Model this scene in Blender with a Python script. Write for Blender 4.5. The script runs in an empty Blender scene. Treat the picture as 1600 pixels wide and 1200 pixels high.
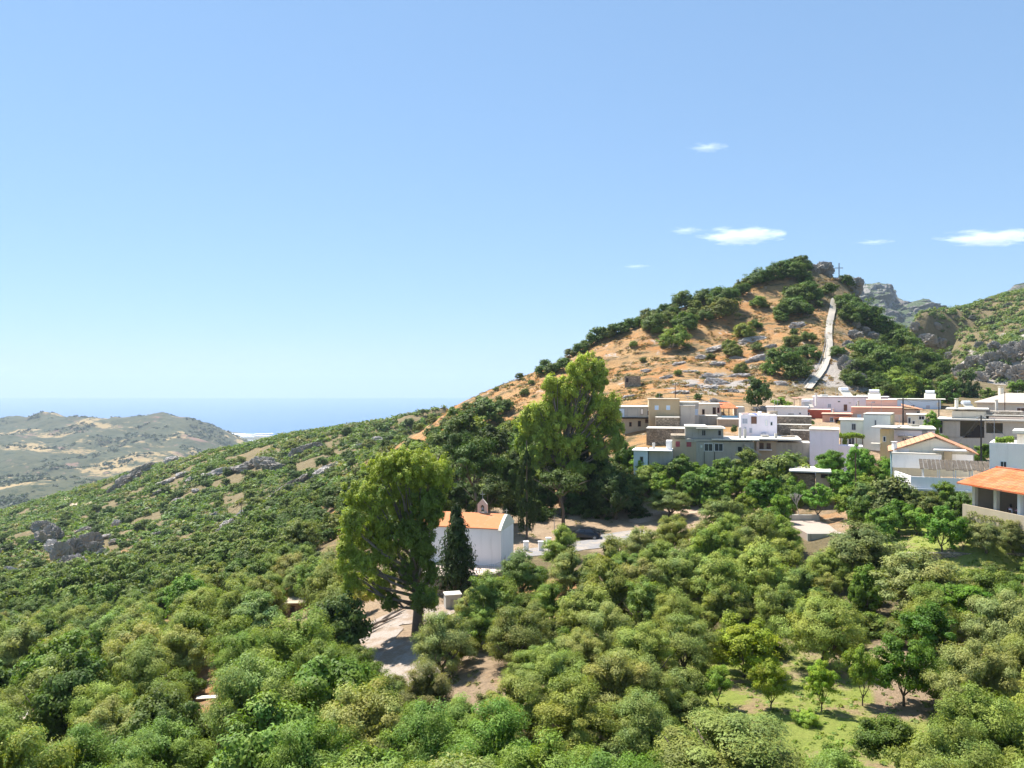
import bpy, math, random
import numpy as np
from mathutils import Vector, Matrix, noise as mnoise
R = math.radians
random.seed(7); RNG = np.random.default_rng(7)
scene = bpy.context.scene
COL = scene.collection

# ---------------------------------------------------------------- camera, sky, sun, exposure
F = 1230.0                                   # focal length in photo pixels (1600 wide)
cam_d = bpy.data.cameras.new('camera'); cam = bpy.data.objects.new('camera', cam_d); COL.objects.link(cam)
cam_d.sensor_width = 36.0; cam_d.lens = 36.0 * F / 1600.0
cam_d.clip_start = 0.5; cam_d.clip_end = 90000
cam.location = (0, 0, 0); cam.rotation_euler = (R(90), 0, 0)
scene.camera = cam
SUN_EL, SUN_AZ = 60.0, -44.0                 # azimuth measured from +Y (ahead) towards +X (right)
se, sa = R(SUN_EL), R(SUN_AZ)
sdir = Vector((math.sin(sa)*math.cos(se), math.cos(sa)*math.cos(se), math.sin(se)))
world = bpy.data.worlds.new('World'); scene.world = world; world.use_nodes = True
wn = world.node_tree; wn.nodes.clear()
sky = wn.nodes.new('ShaderNodeTexSky'); sky.sky_type = 'NISHITA'; sky.sun_disc = False
sky.sun_elevation = se; sky.sun_rotation = sa
sky.altitude = 400; sky.air_density = 1.0; sky.dust_density = 0.15; sky.ozone_density = 2.2
tint = wn.nodes.new('ShaderNodeMix'); tint.data_type = 'RGBA'; tint.blend_type = 'MULTIPLY'
tint.inputs[0].default_value = 1.0; tint.inputs[7].default_value = (0.80, 1.085, 1.40, 1)
bg = wn.nodes.new('ShaderNodeBackground'); bg.inputs['Strength'].default_value = 0.15
wo = wn.nodes.new('ShaderNodeOutputWorld')
gam = wn.nodes.new('ShaderNodeGamma'); gam.inputs[1].default_value = 0.48
wn.links.new(sky.outputs[0], gam.inputs[0]); wn.links.new(gam.outputs[0], tint.inputs[6]); wn.links.new(tint.outputs[2], bg.inputs['Color']); wn.links.new(bg.outputs[0], wo.inputs['Surface'])
sun_d = bpy.data.lights.new('sun', 'SUN'); sun_d.energy = 5.0; sun_d.angle = R(0.53); sun_d.color = (1.0, 0.955, 0.88)
sun = bpy.data.objects.new('sun', sun_d); COL.objects.link(sun)
sun.rotation_euler = sdir.to_track_quat('Z', 'Y').to_euler()
scene.view_settings.view_transform = 'Standard'; scene.view_settings.look = 'None'
scene.view_settings.gamma = 1.0; scene.view_settings.exposure = 1.0
scene.render.engine = 'CYCLES'
cy = scene.cycles
cy.max_bounces = 5; cy.diffuse_bounces = 3; cy.glossy_bounces = 2; cy.transmission_bounces = 3
cy.transparent_max_bounces = 6; cy.volume_bounces = 2; cy.caustics_reflective = False; cy.caustics_refractive = False
cy.use_adaptive_sampling = True; cy.adaptive_threshold = 0.02; cy.sample_clamp_indirect = 4.0
cy.use_denoising = True

# ---------------------------------------------------------------- numpy noise
_P = np.random.default_rng(3).permutation(512); _P = np.concatenate([_P, _P])
_G = np.random.default_rng(4).normal(size=(512, 3)); _G /= np.linalg.norm(_G, axis=1)[:, None]
def perlin(p):
    p = np.asarray(p, float); i = np.floor(p).astype(int); f = p - i; i &= 511
    u = f*f*f*(f*(f*6-15)+10); out = 0
    for dx in (0, 1):
        for dy in (0, 1):
            for dz in (0, 1):
                h = _P[(_P[(_P[(i[:, 0]+dx) & 511] + i[:, 1]+dy) & 511] + i[:, 2]+dz) & 511] & 511
                g = _G[h]
                d = g[:, 0]*(f[:, 0]-dx) + g[:, 1]*(f[:, 1]-dy) + g[:, 2]*(f[:, 2]-dz)
                w = (u[:, 0] if dx else 1-u[:, 0])*(u[:, 1] if dy else 1-u[:, 1])*(u[:, 2] if dz else 1-u[:, 2])
                out = out + w*d
    return out
def fbm(p, octv=4, ridged=False):
    p = np.asarray(p, float); a = 1.0; s = 0; 
    for k in range(octv):
        n = perlin(p*(2.03**k) + 17.3*k)
        s = s + a*((0.35-np.abs(n)) if ridged else n); a *= 0.5
    return s

# ---------------------------------------------------------------- materials
def newmat(name):
    m = bpy.data.materials.new(name); m.use_nodes = True
    nt = m.node_tree; b = nt.nodes['Principled BSDF']
    return m, nt, b
def N(nt, t, **kw):
    n = nt.nodes.new(t)
    for k, v in kw.items(): setattr(n, k, v)
    return n
def mixc(nt, fac, a, b, mode='MIX'):
    n = N(nt, 'ShaderNodeMix', data_type='RGBA', blend_type=mode)
    for s, v in ((n.inputs[0], fac), (n.inputs[6], a), (n.inputs[7], b)):
        if isinstance(v, (int, float)): s.default_value = v
        elif isinstance(v, tuple): s.default_value = (*v[:3], 1)
        else: nt.links.new(v, s)
    return n.outputs[2]
def ntex(nt, scale, detail=4, rough=0.55, coord='Object', vec=None):
    n = N(nt, 'ShaderNodeTexNoise'); n.inputs['Scale'].default_value = scale; n.inputs['Detail'].default_value = detail
    n.inputs['Roughness'].default_value = rough
    if vec is None:
        c = N(nt, 'ShaderNodeTexCoord'); vec = c.outputs[coord]
    nt.links.new(vec, n.inputs['Vector']); return n.outputs['Fac']
def ramp(nt, fac, pts):
    r = N(nt, 'ShaderNodeValToRGB'); e = r.color_ramp.elements
    while len(e) < len(pts): e.new(0.5)
    for q, (p, c) in zip(e, pts):
        q.position = p; q.color = (c, c, c, 1) if isinstance(c, (int, float)) else (*c, 1)
    nt.links.new(fac, r.inputs[0]); return r.outputs[0]
def bump(nt, b, h, strength=0.4, dist=0.05):
    n = N(nt, 'ShaderNodeBump'); n.inputs['Strength'].default_value = strength; n.inputs['Distance'].default_value = dist
    nt.links.new(h, n.inputs['Height']); nt.links.new(n.outputs[0], b.inputs['Normal'])
_pc = {}
def paint(name, c, var=0.25, rough=0.85, scale=0.8, stain=0.25, grime=(0.30, 0.27, 0.22), metal=0.0):
    """wall paint / plaster / concrete with mottling, vertical streak stains and fine grain"""
    if name in _pc: return _pc[name]
    m, nt, b = newmat(name); _pc[name] = m
    n1 = ntex(nt, scale, 5, 0.6)
    col = mixc(nt, n1, tuple(x*(1-var) for x in c), tuple(min(1, x*(1+var*0.35)) for x in c))
    tc = N(nt, 'ShaderNodeTexCoord'); mp = N(nt, 'ShaderNodeMapping'); mp.inputs['Scale'].default_value = (1.7, 1.7, 0.22)
    nt.links.new(tc.outputs['Object'], mp.inputs[0])
    n2 = ntex(nt, 1.1, 5, 0.65, vec=mp.outputs[0])
    st = ramp(nt, n2, [(0.52, 0.0), (0.74, stain)])
    col = mixc(nt, st, col, tuple(grime))
    nt.links.new(col, b.inputs['Base Color']); b.inputs['Roughness'].default_value = rough; b.inputs['Metallic'].default_value = metal
    bump(nt, b, ntex(nt, 9, 3), 0.25, 0.02)
    return m
def stone_mat(name, c=(0.36, 0.29, 0.21), scale=2.6):
    m, nt, b = newmat(name)
    v = N(nt, 'ShaderNodeTexVoronoi'); v.inputs['Scale'].default_value = scale
    tc = N(nt, 'ShaderNodeTexCoord'); mp = N(nt, 'ShaderNodeMapping'); mp.inputs['Scale'].default_value = (1, 1, 1.7)
    nt.links.new(tc.outputs['Object'], mp.inputs[0]); nt.links.new(mp.outputs[0], v.inputs['Vector'])
    v2 = N(nt, 'ShaderNodeTexVoronoi', feature='DISTANCE_TO_EDGE'); v2.inputs['Scale'].default_value = scale
    nt.links.new(mp.outputs[0], v2.inputs['Vector'])
    hs = N(nt, 'ShaderNodeSeparateColor'); nt.links.new(v.outputs['Color'], hs.inputs[0])
    c1 = mixc(nt, hs.outputs[0], tuple(x*0.6 for x in c), tuple(x*1.45 for x in c))
    c2 = mixc(nt, ramp(nt, v2.outputs['Distance'], [(0.0, 1.0), (0.09, 0.0)]), c1, tuple(x*0.35 for x in c))
    c3 = mixc(nt, ramp(nt, ntex(nt, 0.5, 4), [(0.45, 0.0), (0.7, 0.5)]), c2, (0.20, 0.15, 0.09))
    nt.links.new(c3, b.inputs['Base Color']); b.inputs['Roughness'].default_value = 0.95
    bump(nt, b, v2.outputs['Distance'], 0.8, 0.1)
    return m
def tile_mat(name, c=(0.52, 0.20, 0.09)):
    m, nt, b = newmat(name)
    tc = N(nt, 'ShaderNodeTexCoord'); 
    br = N(nt, 'ShaderNodeTexBrick'); br.inputs['Scale'].default_value = 1.0
    br.inputs['Brick Width'].default_value = 0.40; br.inputs['Row Height'].default_value = 0.62; br.inputs['Mortar Size'].default_value = 0.045
    br.offset = 0.0
    br.inputs['Color1'].default_value = (*[x*0.8 for x in c], 1); br.inputs['Color2'].default_value = (*[min(1, x*1.25) for x in c], 1)
    br.inputs['Mortar'].default_value = (*[x*0.45 for x in c], 1)
    nt.links.new(tc.outputs['UV'], br.inputs['Vector'])
    col = mixc(nt, ramp(nt, ntex(nt, 0.7, 5), [(0.45, 0.0), (0.8, 0.35)]), br.outputs['Color'], (0.62, 0.36, 0.22))
    nt.links.new(col, b.inputs['Base Color']); b.inputs['Roughness'].default_value = 0.85
    w = N(nt, 'ShaderNodeTexWave'); w.inputs['Scale'].default_value = 1.25; w.bands_direction = 'X'; nt.links.new(tc.outputs['UV'], w.inputs['Vector'])
    bump(nt, b, w.outputs['Fac'], 0.6, 0.05)
    return m
def leaf_mat(name, trans=0.35, gloss=0.45):
    """colour comes from the object's own colour times a per-leaf tint; leaves let some light through"""
    m, nt, b = newmat(name)
    oi = N(nt, 'ShaderNodeObjectInfo'); at = N(nt, 'ShaderNodeAttribute', attribute_name='tint')
    col = mixc(nt, 1.0, oi.outputs['Color'], at.outputs['Color'], 'MULTIPLY')
    hs = N(nt, 'ShaderNodeHueSaturation'); nt.links.new(col, hs.inputs['Color'])
    mr = N(nt, 'ShaderNodeMapRange'); mr.inputs[3].default_value = 0.88; mr.inputs[4].default_value = 1.15
    nt.links.new(oi.outputs['Random'], mr.inputs[0]); nt.links.new(mr.outputs[0], hs.inputs['Value'])
    col = hs.outputs[0]
    nt.links.new(col, b.inputs['Base Color']); b.inputs['Roughness'].default_value = 0.55
    b.inputs['Specular IOR Level'].default_value = gloss*.4
    t = N(nt, 'ShaderNodeBsdfTranslucent'); c2 = mixc(nt, 1.0, col, (1.25, 1.3, 0.55), 'MULTIPLY'); nt.links.new(c2, t.inputs[0])
    mx = N(nt, 'ShaderNodeMixShader'); mx.inputs[0].default_value = trans
    out = nt.nodes['Material Output']
    nt.links.new(b.outputs[0], mx.inputs[1]); nt.links.new(t.outputs[0], mx.inputs[2]); nt.links.new(mx.outputs[0], out.inputs[0])
    return m
def bark_mat(name, c):
    m, nt, b = newmat(name)
    col = mixc(nt, ntex(nt, 3, 5), tuple(x*0.55 for x in c), tuple(x*1.3 for x in c))
    nt.links.new(col, b.inputs['Base Color']); b.inputs['Roughness'].default_value = 0.95
    bump(nt, b, ntex(nt, 12, 4), 0.6, 0.05); return m
def plain(name, c, rough=0.6, metal=0.0, var=0.15, scale=3):
    if name in _pc: return _pc[name]
    m, nt, b = newmat(name); _pc[name] = m
    col = mixc(nt, ntex(nt, scale, 4), tuple(x*(1-var) for x in c), tuple(min(1, x*(1+var)) for x in c))
    nt.links.new(col, b.inputs['Base Color']); b.inputs['Roughness'].default_value = rough; b.inputs['Metallic'].default_value = metal
    return m

M = {}
M['leaf'] = leaf_mat('leaf', .30); M['needle'] = leaf_mat('needle', 0.15, 0.3)
M['bark'] = bark_mat('bark', (0.16, 0.12, 0.09)); M['euc_bark'] = bark_mat('pale bark', (0.24, 0.19, 0.15))
M['glass'] = plain('dark glass', (0.035, 0.045, 0.06), 0.12, 0, 0.1)
M['dark'] = plain('dark interior', (0.03, 0.026, 0.024), 0.9)
M['wood'] = plain('brown wood', (0.10, 0.05, 0.03), 0.6)
M['white_frame'] = plain('white frame', (0.72, 0.74, 0.78), 0.5, 0, 0.05)
M['metal'] = plain('grey metal', (0.35, 0.36, 0.38), 0.4, 0.6)
M['black'] = plain('black paint', (0.02, 0.02, 0.022), 0.4)
M['stone'] = stone_mat('dry stone'); M['pale_stone'] = stone_mat('pale stone', (0.42, 0.36, 0.30), 2.0)
M['tile'] = tile_mat('roof tiles'); M['tile_pale'] = tile_mat('sun-bleached tiles', (0.62, 0.30, 0.16)); M['tile_red'] = tile_mat('orange tiles', (0.66, 0.155, 0.04))

# ---------------------------------------------------------------- object helpers
def link_mesh(name, me, parent=None, loc=None):
    o = bpy.data.objects.new(name, me); COL.objects.link(o)
    if parent is not None: o.parent = parent
    if loc is not None: o.location = loc
    return o
def tag(o, label=None, cat=None, group=None, kind=None):
    if label: o['label'] = label
    if cat: o['category'] = cat
    if group: o['group'] = group
    if kind: o['kind'] = kind
    return o
def empty(name, loc, rz=0, label=None, cat=None, group=None):
    o = bpy.data.objects.new(name, None); COL.objects.link(o); o.location = loc; o.rotation_euler = (0, 0, rz)
    o.empty_display_size = 0.5
    return tag(o, label, cat, group)
def fast_mesh(name, V, Fq, mat, smooth=False, tint=None, uv=None):
    """V (n,3); Fq (m,k) all polygons with k corners"""
    me = bpy.data.meshes.new(name); V = np.asarray(V, np.float32); Fq = np.asarray(Fq, np.int32)
    m, k = Fq.shape
    me.vertices.add(len(V)); me.vertices.foreach_set('co', V.ravel())
    me.loops.add(m*k); me.loops.foreach_set('vertex_index', Fq.ravel())
    me.polygons.add(m); me.polygons.foreach_set('loop_start', np.arange(0, m*k, k, dtype=np.int32))
    me.polygons.foreach_set('use_smooth', np.full(m, smooth))
    if tint is not None:
        a = me.color_attributes.new('tint', 'FLOAT_COLOR', 'POINT')
        c = np.ones((len(V), 4), np.float32); c[:, :3] = tint; a.data.foreach_set('color', c.ravel())
    me.materials.append(mat); me.update(calc_edges=True); me.validate(); return me
class MB:
    """collects boxes, tubes and free polygons; build() links them as one mesh object"""
    def __init__(s): s.v = []; s.f = []; s.uv = {}
    def poly(s, pts, uv=None):
        i = len(s.v); s.v += [tuple(p) for p in pts]; s.f.append(tuple(range(i, i+len(pts))))
        if uv: s.uv[len(s.f)-1] = uv
        return s
    def box(s, x0, x1, y0, y1, z0, z1):
        i = len(s.v)
        s.v += [(x0,y0,z0),(x1,y0,z0),(x1,y1,z0),(x0,y1,z0),(x0,y0,z1),(x1,y0,z1),(x1,y1,z1),(x0,y1,z1)]
        s.f += [(i,i+3,i+2,i+1),(i+4,i+5,i+6,i+7),(i,i+1,i+5,i+4),(i+1,i+2,i+6,i+5),(i+2,i+3,i+7,i+6),(i+3,i,i+4,i+7)]
        return s
    def prism(s, pts, y0, y1):
        """outline pts [(x,z)] counter-clockwise seen from -y, extruded in y"""
        i = len(s.v); n = len(pts)
        s.v += [(x, y0, z) for x, z in pts] + [(x, y1, z) for x, z in pts]
        s.f.append(tuple(i+k for k in range(n))); s.f.append(tuple(i+n+k for k in reversed(range(n))))
        for k in range(n): s.f.append((i+(k+1) % n, i+k, i+n+k, i+n+(k+1) % n))
        return s
    def slab(s, pts, z0, z1):
        i = len(s.v); n = len(pts)
        s.v += [(x, y, z0) for x, y in pts] + [(x, y, z1) for x, y in pts]
        s.f.append(tuple(i+k for k in reversed(range(n)))); s.f.append(tuple(i+n+k for k in range(n)))
        for k in range(n): s.f.append((i+k, i+(k+1) % n, i+n+(k+1) % n, i+n+k))
        return s
    def tube(s, pts, rads, n=8, cap=True):
        pts = [Vector(p) for p in pts]; rings = []
        for k, p in enumerate(pts):
            d = (pts[min(k+1, len(pts)-1)] - pts[max(k-1, 0)]).normalized()
            a = d.cross(Vector((0.31, 0.95, 0.05))).normalized(); b = d.cross(a)
            r = rads[k] if hasattr(rads, '__len__') else rads
            rings.append(len(s.v)); s.v += [tuple(p + (a*math.cos(2*math.pi*j/n) + b*math.sin(2*math.pi*j/n))*r) for j in range(n)]
        for q in range(len(rings)-1):
            for j in range(n): s.f.append((rings[q]+j, rings[q]+(j+1) % n, rings[q+1]+(j+1) % n, rings[q+1]+j))
        if cap:
            s.f.append(tuple(rings[0]+j for j in reversed(range(n)))); s.f.append(tuple(rings[-1]+j for j in range(n)))
        return s
    def build(s, name, mat, parent=None, loc=None, smooth=False, bevel=0):
        me = bpy.data.meshes.new(name); me.from_pydata(s.v, [], s.f); me.materials.append(mat)
        if s.uv:
            u = me.uv_layers.new(name='UVMap')
            for fi, uvs in s.uv.items():
                p = me.polygons[fi]
                for k, li in enumerate(p.loop_indices): u.data[li].uv = uvs[k]
        if smooth: me.polygons.foreach_set('use_smooth', [True]*len(me.polygons))
        me.update(); return link_mesh(name, me, parent, loc)

# ---------------------------------------------------------------- terrain
def P(px, py, D): return (px, D, -(py-600)/F)            # (angular column, depth, slope z/D)
ctl = []
def C(*rows):
    for px, py, D in rows: ctl.append((px, D, -(py-600)/F))
def Z(*rows):
    for px, D, z in rows: ctl.append((px, D, z/D))
# below the viewpoint and the near grove
for px in (-500, 0, 400, 800, 1200, 1600, 2100):
    Z((px, 5, -11), (px, 12, -13.5), (px, 20, -17))
Z((800, 30, -19.3), (1300, 30, -19), (1600, 28, -17.5), (300, 30, -20), (0, 30, -21.5), (2100, 30, -17.5), (-500, 30, -23))
Z((800, 42, -20.2), (1200, 42, -20), (1600, 42, -19.3), (400, 42, -22), (0, 42, -24.5), (2100, 42, -18.5), (-500, 45, -28))
Z((1205, 48, -20), (1349, 49, -20), (1000, 50, -20.4), (1500, 52, -19.8), (700, 52, -21.2), (900, 60, -20.6), (1200, 62, -20.3), (1500, 65, -19.6), (1350, 74, -20))
C((880, 925, 77), (760, 1050, 56), (1050, 900, 84))
Z((1200, 78, -20.2), (1430, 78.5, -18.9), (1600, 78.5, -18.5), (1420, 81, -17.3), (1500, 88, -17.1), (1600, 86, -16.9), (2100, 80, -16))
Z((1280, 90, -19.8), (1150, 95, -20.2), (1300, 96, -18.3), (1300, 106, -17.9), (1240, 112, -17.6))
Z((1000, 100, -20.6), (913, 106, -20.9), (1045, 114, -19.7), (1080, 122, -18.8), (980, 118, -20), (850, 106, -20.9), (880, 120, -19.8))
Z((740, 84, -20.4), (740, 92, -20.3), (820, 95, -20.6), (650, 90, -20.6), (707, 78.6, -21.7), (680, 72, -21.9), (652, 68, -21.9), (610, 64, -22.2), (600, 76, -22.6), (635, 58, -21.9), (560, 80, -23.6), (790, 75, -21))
# left foreground
C((330, 1090, 62), (330, 1040, 70), (450, 968, 100), (270, 965, 110), (185, 978, 130), (30, 1095, 75), (0, 965, 140), (-400, 1050, 120), (500, 1030, 68), (150, 1040, 88))
C((100, 905, 220), (0, 935, 180), (200, 893, 230), (300, 875, 215), (400, 855, 180), (480, 805, 190), (520, 812, 165), (450, 885, 130), (-400, 960, 200))
C((560, 752, 200), (650, 695, 228), (620, 800, 150), (540, 870, 115), (750, 795, 120), (700, 752, 150), (800, 770, 140), (900, 770, 140))
# village
C((1000, 752, 126), (1100, 756, 127), (1200, 752, 126), (1320, 760, 120), (1290, 745, 130), (1200, 735, 136), (1100, 742, 132), (1380, 750, 131), (1400, 800, 101), (1500, 812, 97), (1560, 828, 82), (1650, 832, 80), (1440, 770, 112), (1540, 765, 112), (2100, 800, 100))
C((1000, 702, 147), (1150, 688, 147), (1300, 680, 146), (1400, 684, 140), (1550, 714, 128), (1480, 712, 124), (1500, 714, 138), (1580, 716, 138), (1440, 708, 136), (1640, 716, 138), (900, 710, 160))
C((1000, 668, 165), (1120, 655, 170), (1250, 650, 175), (1400, 648, 185), (1550, 648, 165), (1300, 630, 195), (2100, 640, 170))
C((1250, 613, 206), (1450, 625, 210), (1600, 622, 210))
# hill face
C((1290, 433, 300), (1240, 412, 305), (1200, 427, 300), (1120, 466, 290), (1040, 489, 285), (950, 527, 275), (900, 550, 270), (820, 592, 262), (760, 616, 257), (715, 636, 253), (685, 662, 250))
C((1311, 438, 299), (1331, 444, 302), (1343, 470, 301), (1250, 500, 268), (1250, 560, 235), (1150, 520, 265), (1150, 580, 228), (1050, 550, 250), (1050, 612, 200), (950, 580, 245), (950, 632, 195), (870, 622, 220), (800, 662, 215), (1180, 470, 285))
C((1285, 580, 222), (1295, 540, 243), (1297, 500, 268), (1303, 475, 283), (1270, 450, 292))
C((1380, 520, 290), (1400, 530, 293), (1450, 565, 290), (1490, 602, 275), (1400, 590, 225), (1340, 592, 214), (1350, 540, 255), (1370, 500, 299), (1420, 612, 215))
# behind the crest
for px, py, D in ((1240, 412, 305), (1120, 466, 290), (1040, 489, 285), (950, 527, 275), (900, 550, 270), (820, 592, 262), (760, 616, 257), (1311, 438, 299), (1343, 470, 301), (1400, 530, 293), (1450, 565, 290)):
    z = -(py-600)/F*D
    Z((px, D+22, z-9), (px, D+60, z-38), (px, D+150, z-75))
C((685, 700, 300), (715, 700, 320))
# gorge slope on the right
C((1490, 612, 310), (1550, 606, 312), (1600, 612, 310), (1550, 556, 334), (1600, 548, 330), (1500, 570, 345), (1500, 520, 400), (1450, 515, 450), (1425, 525, 450), (1500, 490, 520), (1600, 482, 450), (1600, 464, 600), (1550, 476, 600), (1480, 492, 610), (1430, 512, 600), (2100, 440, 550), (2100, 560, 300))
Z((1600, 720, 45), (1480, 700, 30), (1400, 600, -10), (2100, 800, 60))
# the long scrub slope on the left
crest = ((700, 640, 410), (660, 650, 420), (600, 662, 430), (540, 670, 450), (450, 683, 480), (400, 697, 500), (330, 711, 520), (250, 731, 540), (200, 745, 560), (100, 778, 600), (0, 808, 640), (-400, 900, 700))
C(*crest)
for px, py, D in crest:
    z = -(py-600)/F*D
    Z((px, D*1.1, z-12), (px, D*1.3, z-60), (px, D*1.9, z-190))
C((600, 703, 330), (500, 722, 340), (400, 762, 340), (300, 790, 350), (200, 820, 340), (100, 800, 450), (0, 850, 380), (100, 868, 275), (50, 832, 330), (400, 802, 280), (500, 762, 270), (560, 722, 275), (300, 842, 265), (200, 872, 258), (0, 893, 255), (-400, 980, 300), (640, 690, 270))
# far hills, then the coastal plain
C((0, 812, 1350), (150, 790, 1400), (300, 760, 1500), (-400, 830, 1400), (0, 765, 1800), (60, 760, 1900), (150, 740, 2100), (250, 722, 2200), (0, 730, 2200), (200, 708, 2450), (100, 690, 2600), (250, 695, 2550), (0, 695, 2600), (330, 712, 2500))
C((62, 656, 3000), (30, 662, 3000), (0, 669, 3000), (100, 666, 2950), (132, 669, 2900), (180, 663, 3000), (225, 662, 2950), (268, 661, 2900), (295, 669, 2850), (320, 682, 2800), (345, 697, 2750), (380, 715, 2700), (-400, 672, 3000))
for px in (-400, 0, 62, 132, 200, 268, 345): Z((px, 3600, -330), (px, 4300, -394), (px, 5200, -397), (px, 7800, -397.5))
for px in (450, 600, 800, 1000, 1300, 1600, 2100): Z((px, 1200, -240 if px < 900 else -60), (px, 2500, -390), (px, 4300, -396), (px, 7800, -398))
ctl = np.array(ctl); cu = ctl[:, 0]/F; cv = np.log(ctl[:, 1]); cs = ctl[:, 2]
A = np.sqrt((cu[:, None]-cu)**2 + (cv[:, None]-cv)**2 + 1e-6)
n_ = len(cu); T = np.zeros((n_+1, n_+1)); T[:n_, :n_] = A; T[:n_, n_] = 1; T[n_, :n_] = 1
wts = np.linalg.solve(T + np.diag([1e-7]*n_ + [0]), np.r_[cs, 0])
NU, NV = 541, 1150; UMIN, UMAX = -550.0, 2150.0; VMIN, VMAX = math.log(5.0), math.log(7800.0)
gu = np.linspace(UMIN, UMAX, NU); gv = np.linspace(VMIN, VMAX, NV)
UU, VV = np.meshgrid(gu, gv)                # rows = depth
fu, fv = UU.ravel()/F, VV.ravel(); Sg = np.empty(len(fu))
for k in range(0, len(fu), 40000):
    d = np.sqrt((fu[k:k+40000, None]-cu)**2 + (fv[k:k+40000, None]-cv)**2 + 1e-6); Sg[k:k+40000] = d @ wts[:n_] + wts[n_]
DD = np.exp(VV); XX = (UU-800)/F*DD; ZZ = Sg.reshape(NV, NU)*DD
pts = np.stack([XX.ravel(), DD.ravel(), np.zeros(XX.size)], 1)
rough = np.interp(np.log(DD), np.log([5, 60, 120, 190, 260, 400, 900, 2500, 4200, 7800]), [.12, .12, .15, .3, 1.0, 1.3, 2.2, 9, .5, .2])
NZ = fbm(pts/28.0, 5).reshape(NV, NU)
NZ2 = fbm(pts/np.array([330., 420., 300.]), 6, True).reshape(NV, NU)
big = np.clip((DD-700)/1500, 0, 1)*np.clip((4300-DD)/900, 0, 1)
ZZ = ZZ + NZ*rough*1.1*(1-big) + NZ2*big*70
hillw = np.clip((DD-205)/30, 0, 1)*np.clip((700-DD)/60, 0, 1)
ZZ = ZZ + hillw*(np.clip(fbm(pts/np.array([14., 9., 10.]), 4, True).reshape(NV, NU), -.4, 1)*1.9 + fbm(pts/5.0, 3).reshape(NV, NU)*.5)
shore = np.interp(UU, [-550, 0, 340, 430, 600, 2150], [7600, 7450, 6830, 6050, 5400, 5000]) + fbm(pts/900., 3).reshape(NV, NU)*260
cw = np.clip((DD-4200)/500, 0, 1); ZZ = ZZ*(1-cw) + (-397.5)*cw
ZZ = np.where(DD > shore, -404.0, ZZ)
def gz(x, y):
    """ground height under (x, y)"""
    y = max(y, 5.01); a = ((x/y*F+800)-UMIN)/(UMAX-UMIN)*(NU-1); b = (math.log(y)-VMIN)/(VMAX-VMIN)*(NV-1)
    a = min(max(a, 0), NU-1.001); b = min(max(b, 0), NV-1.001); i, j = int(a), int(b); s, t = a-i, b-j
    return float((ZZ[j, i]*(1-s)+ZZ[j, i+1]*s)*(1-t) + (ZZ[j+1, i]*(1-s)+ZZ[j+1, i+1]*s)*t)
def gzv(x, y):
    x = np.asarray(x, float); y = np.maximum(np.asarray(y, float), 5.01)
    a = np.clip(((x/y*F+800)-UMIN)/(UMAX-UMIN)*(NU-1), 0, NU-1.001); b = np.clip((np.log(y)-VMIN)/(VMAX-VMIN)*(NV-1), 0, NV-1.001)
    i = a.astype(int); j = b.astype(int); s = a-i; t = b-j
    return (ZZ[j, i]*(1-s)+ZZ[j, i+1]*s)*(1-t) + (ZZ[j+1, i]*(1-s)+ZZ[j+1, i+1]*s)*t
def hit(px, py, dmin=12, dmax=7000, up=0.0):
    """first ground point seen along the pixel's direction; 'up' aims at a point that high above the ground"""
    s = -(py-600)/F; u = (px-800)/F; D = dmin
    while D < dmax:
        if s*D < gz(u*D, D)+up: break
        D *= 1.006
    return Vector((u*D, D, gz(u*D, D)))
def hit_crown(px, py, wpx, k=0.55, dmin=14):
    """distance at which a crown wpx wide centred on the pixel stands k widths above the ground"""
    s = -(py-600)/F; u = (px-800)/F; D = dmin
    while D < 4000:
        if s*D - gz(u*D, D) < k*wpx*D/F: break
        D *= 1.006
    return Vector((u*D, D, gz(u*D, D)))
def at(px, py, D): return Vector(((px-800)/F*D, D, -(py-600)/F*D))
def topx(x, y): return x/y*F+800

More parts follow.
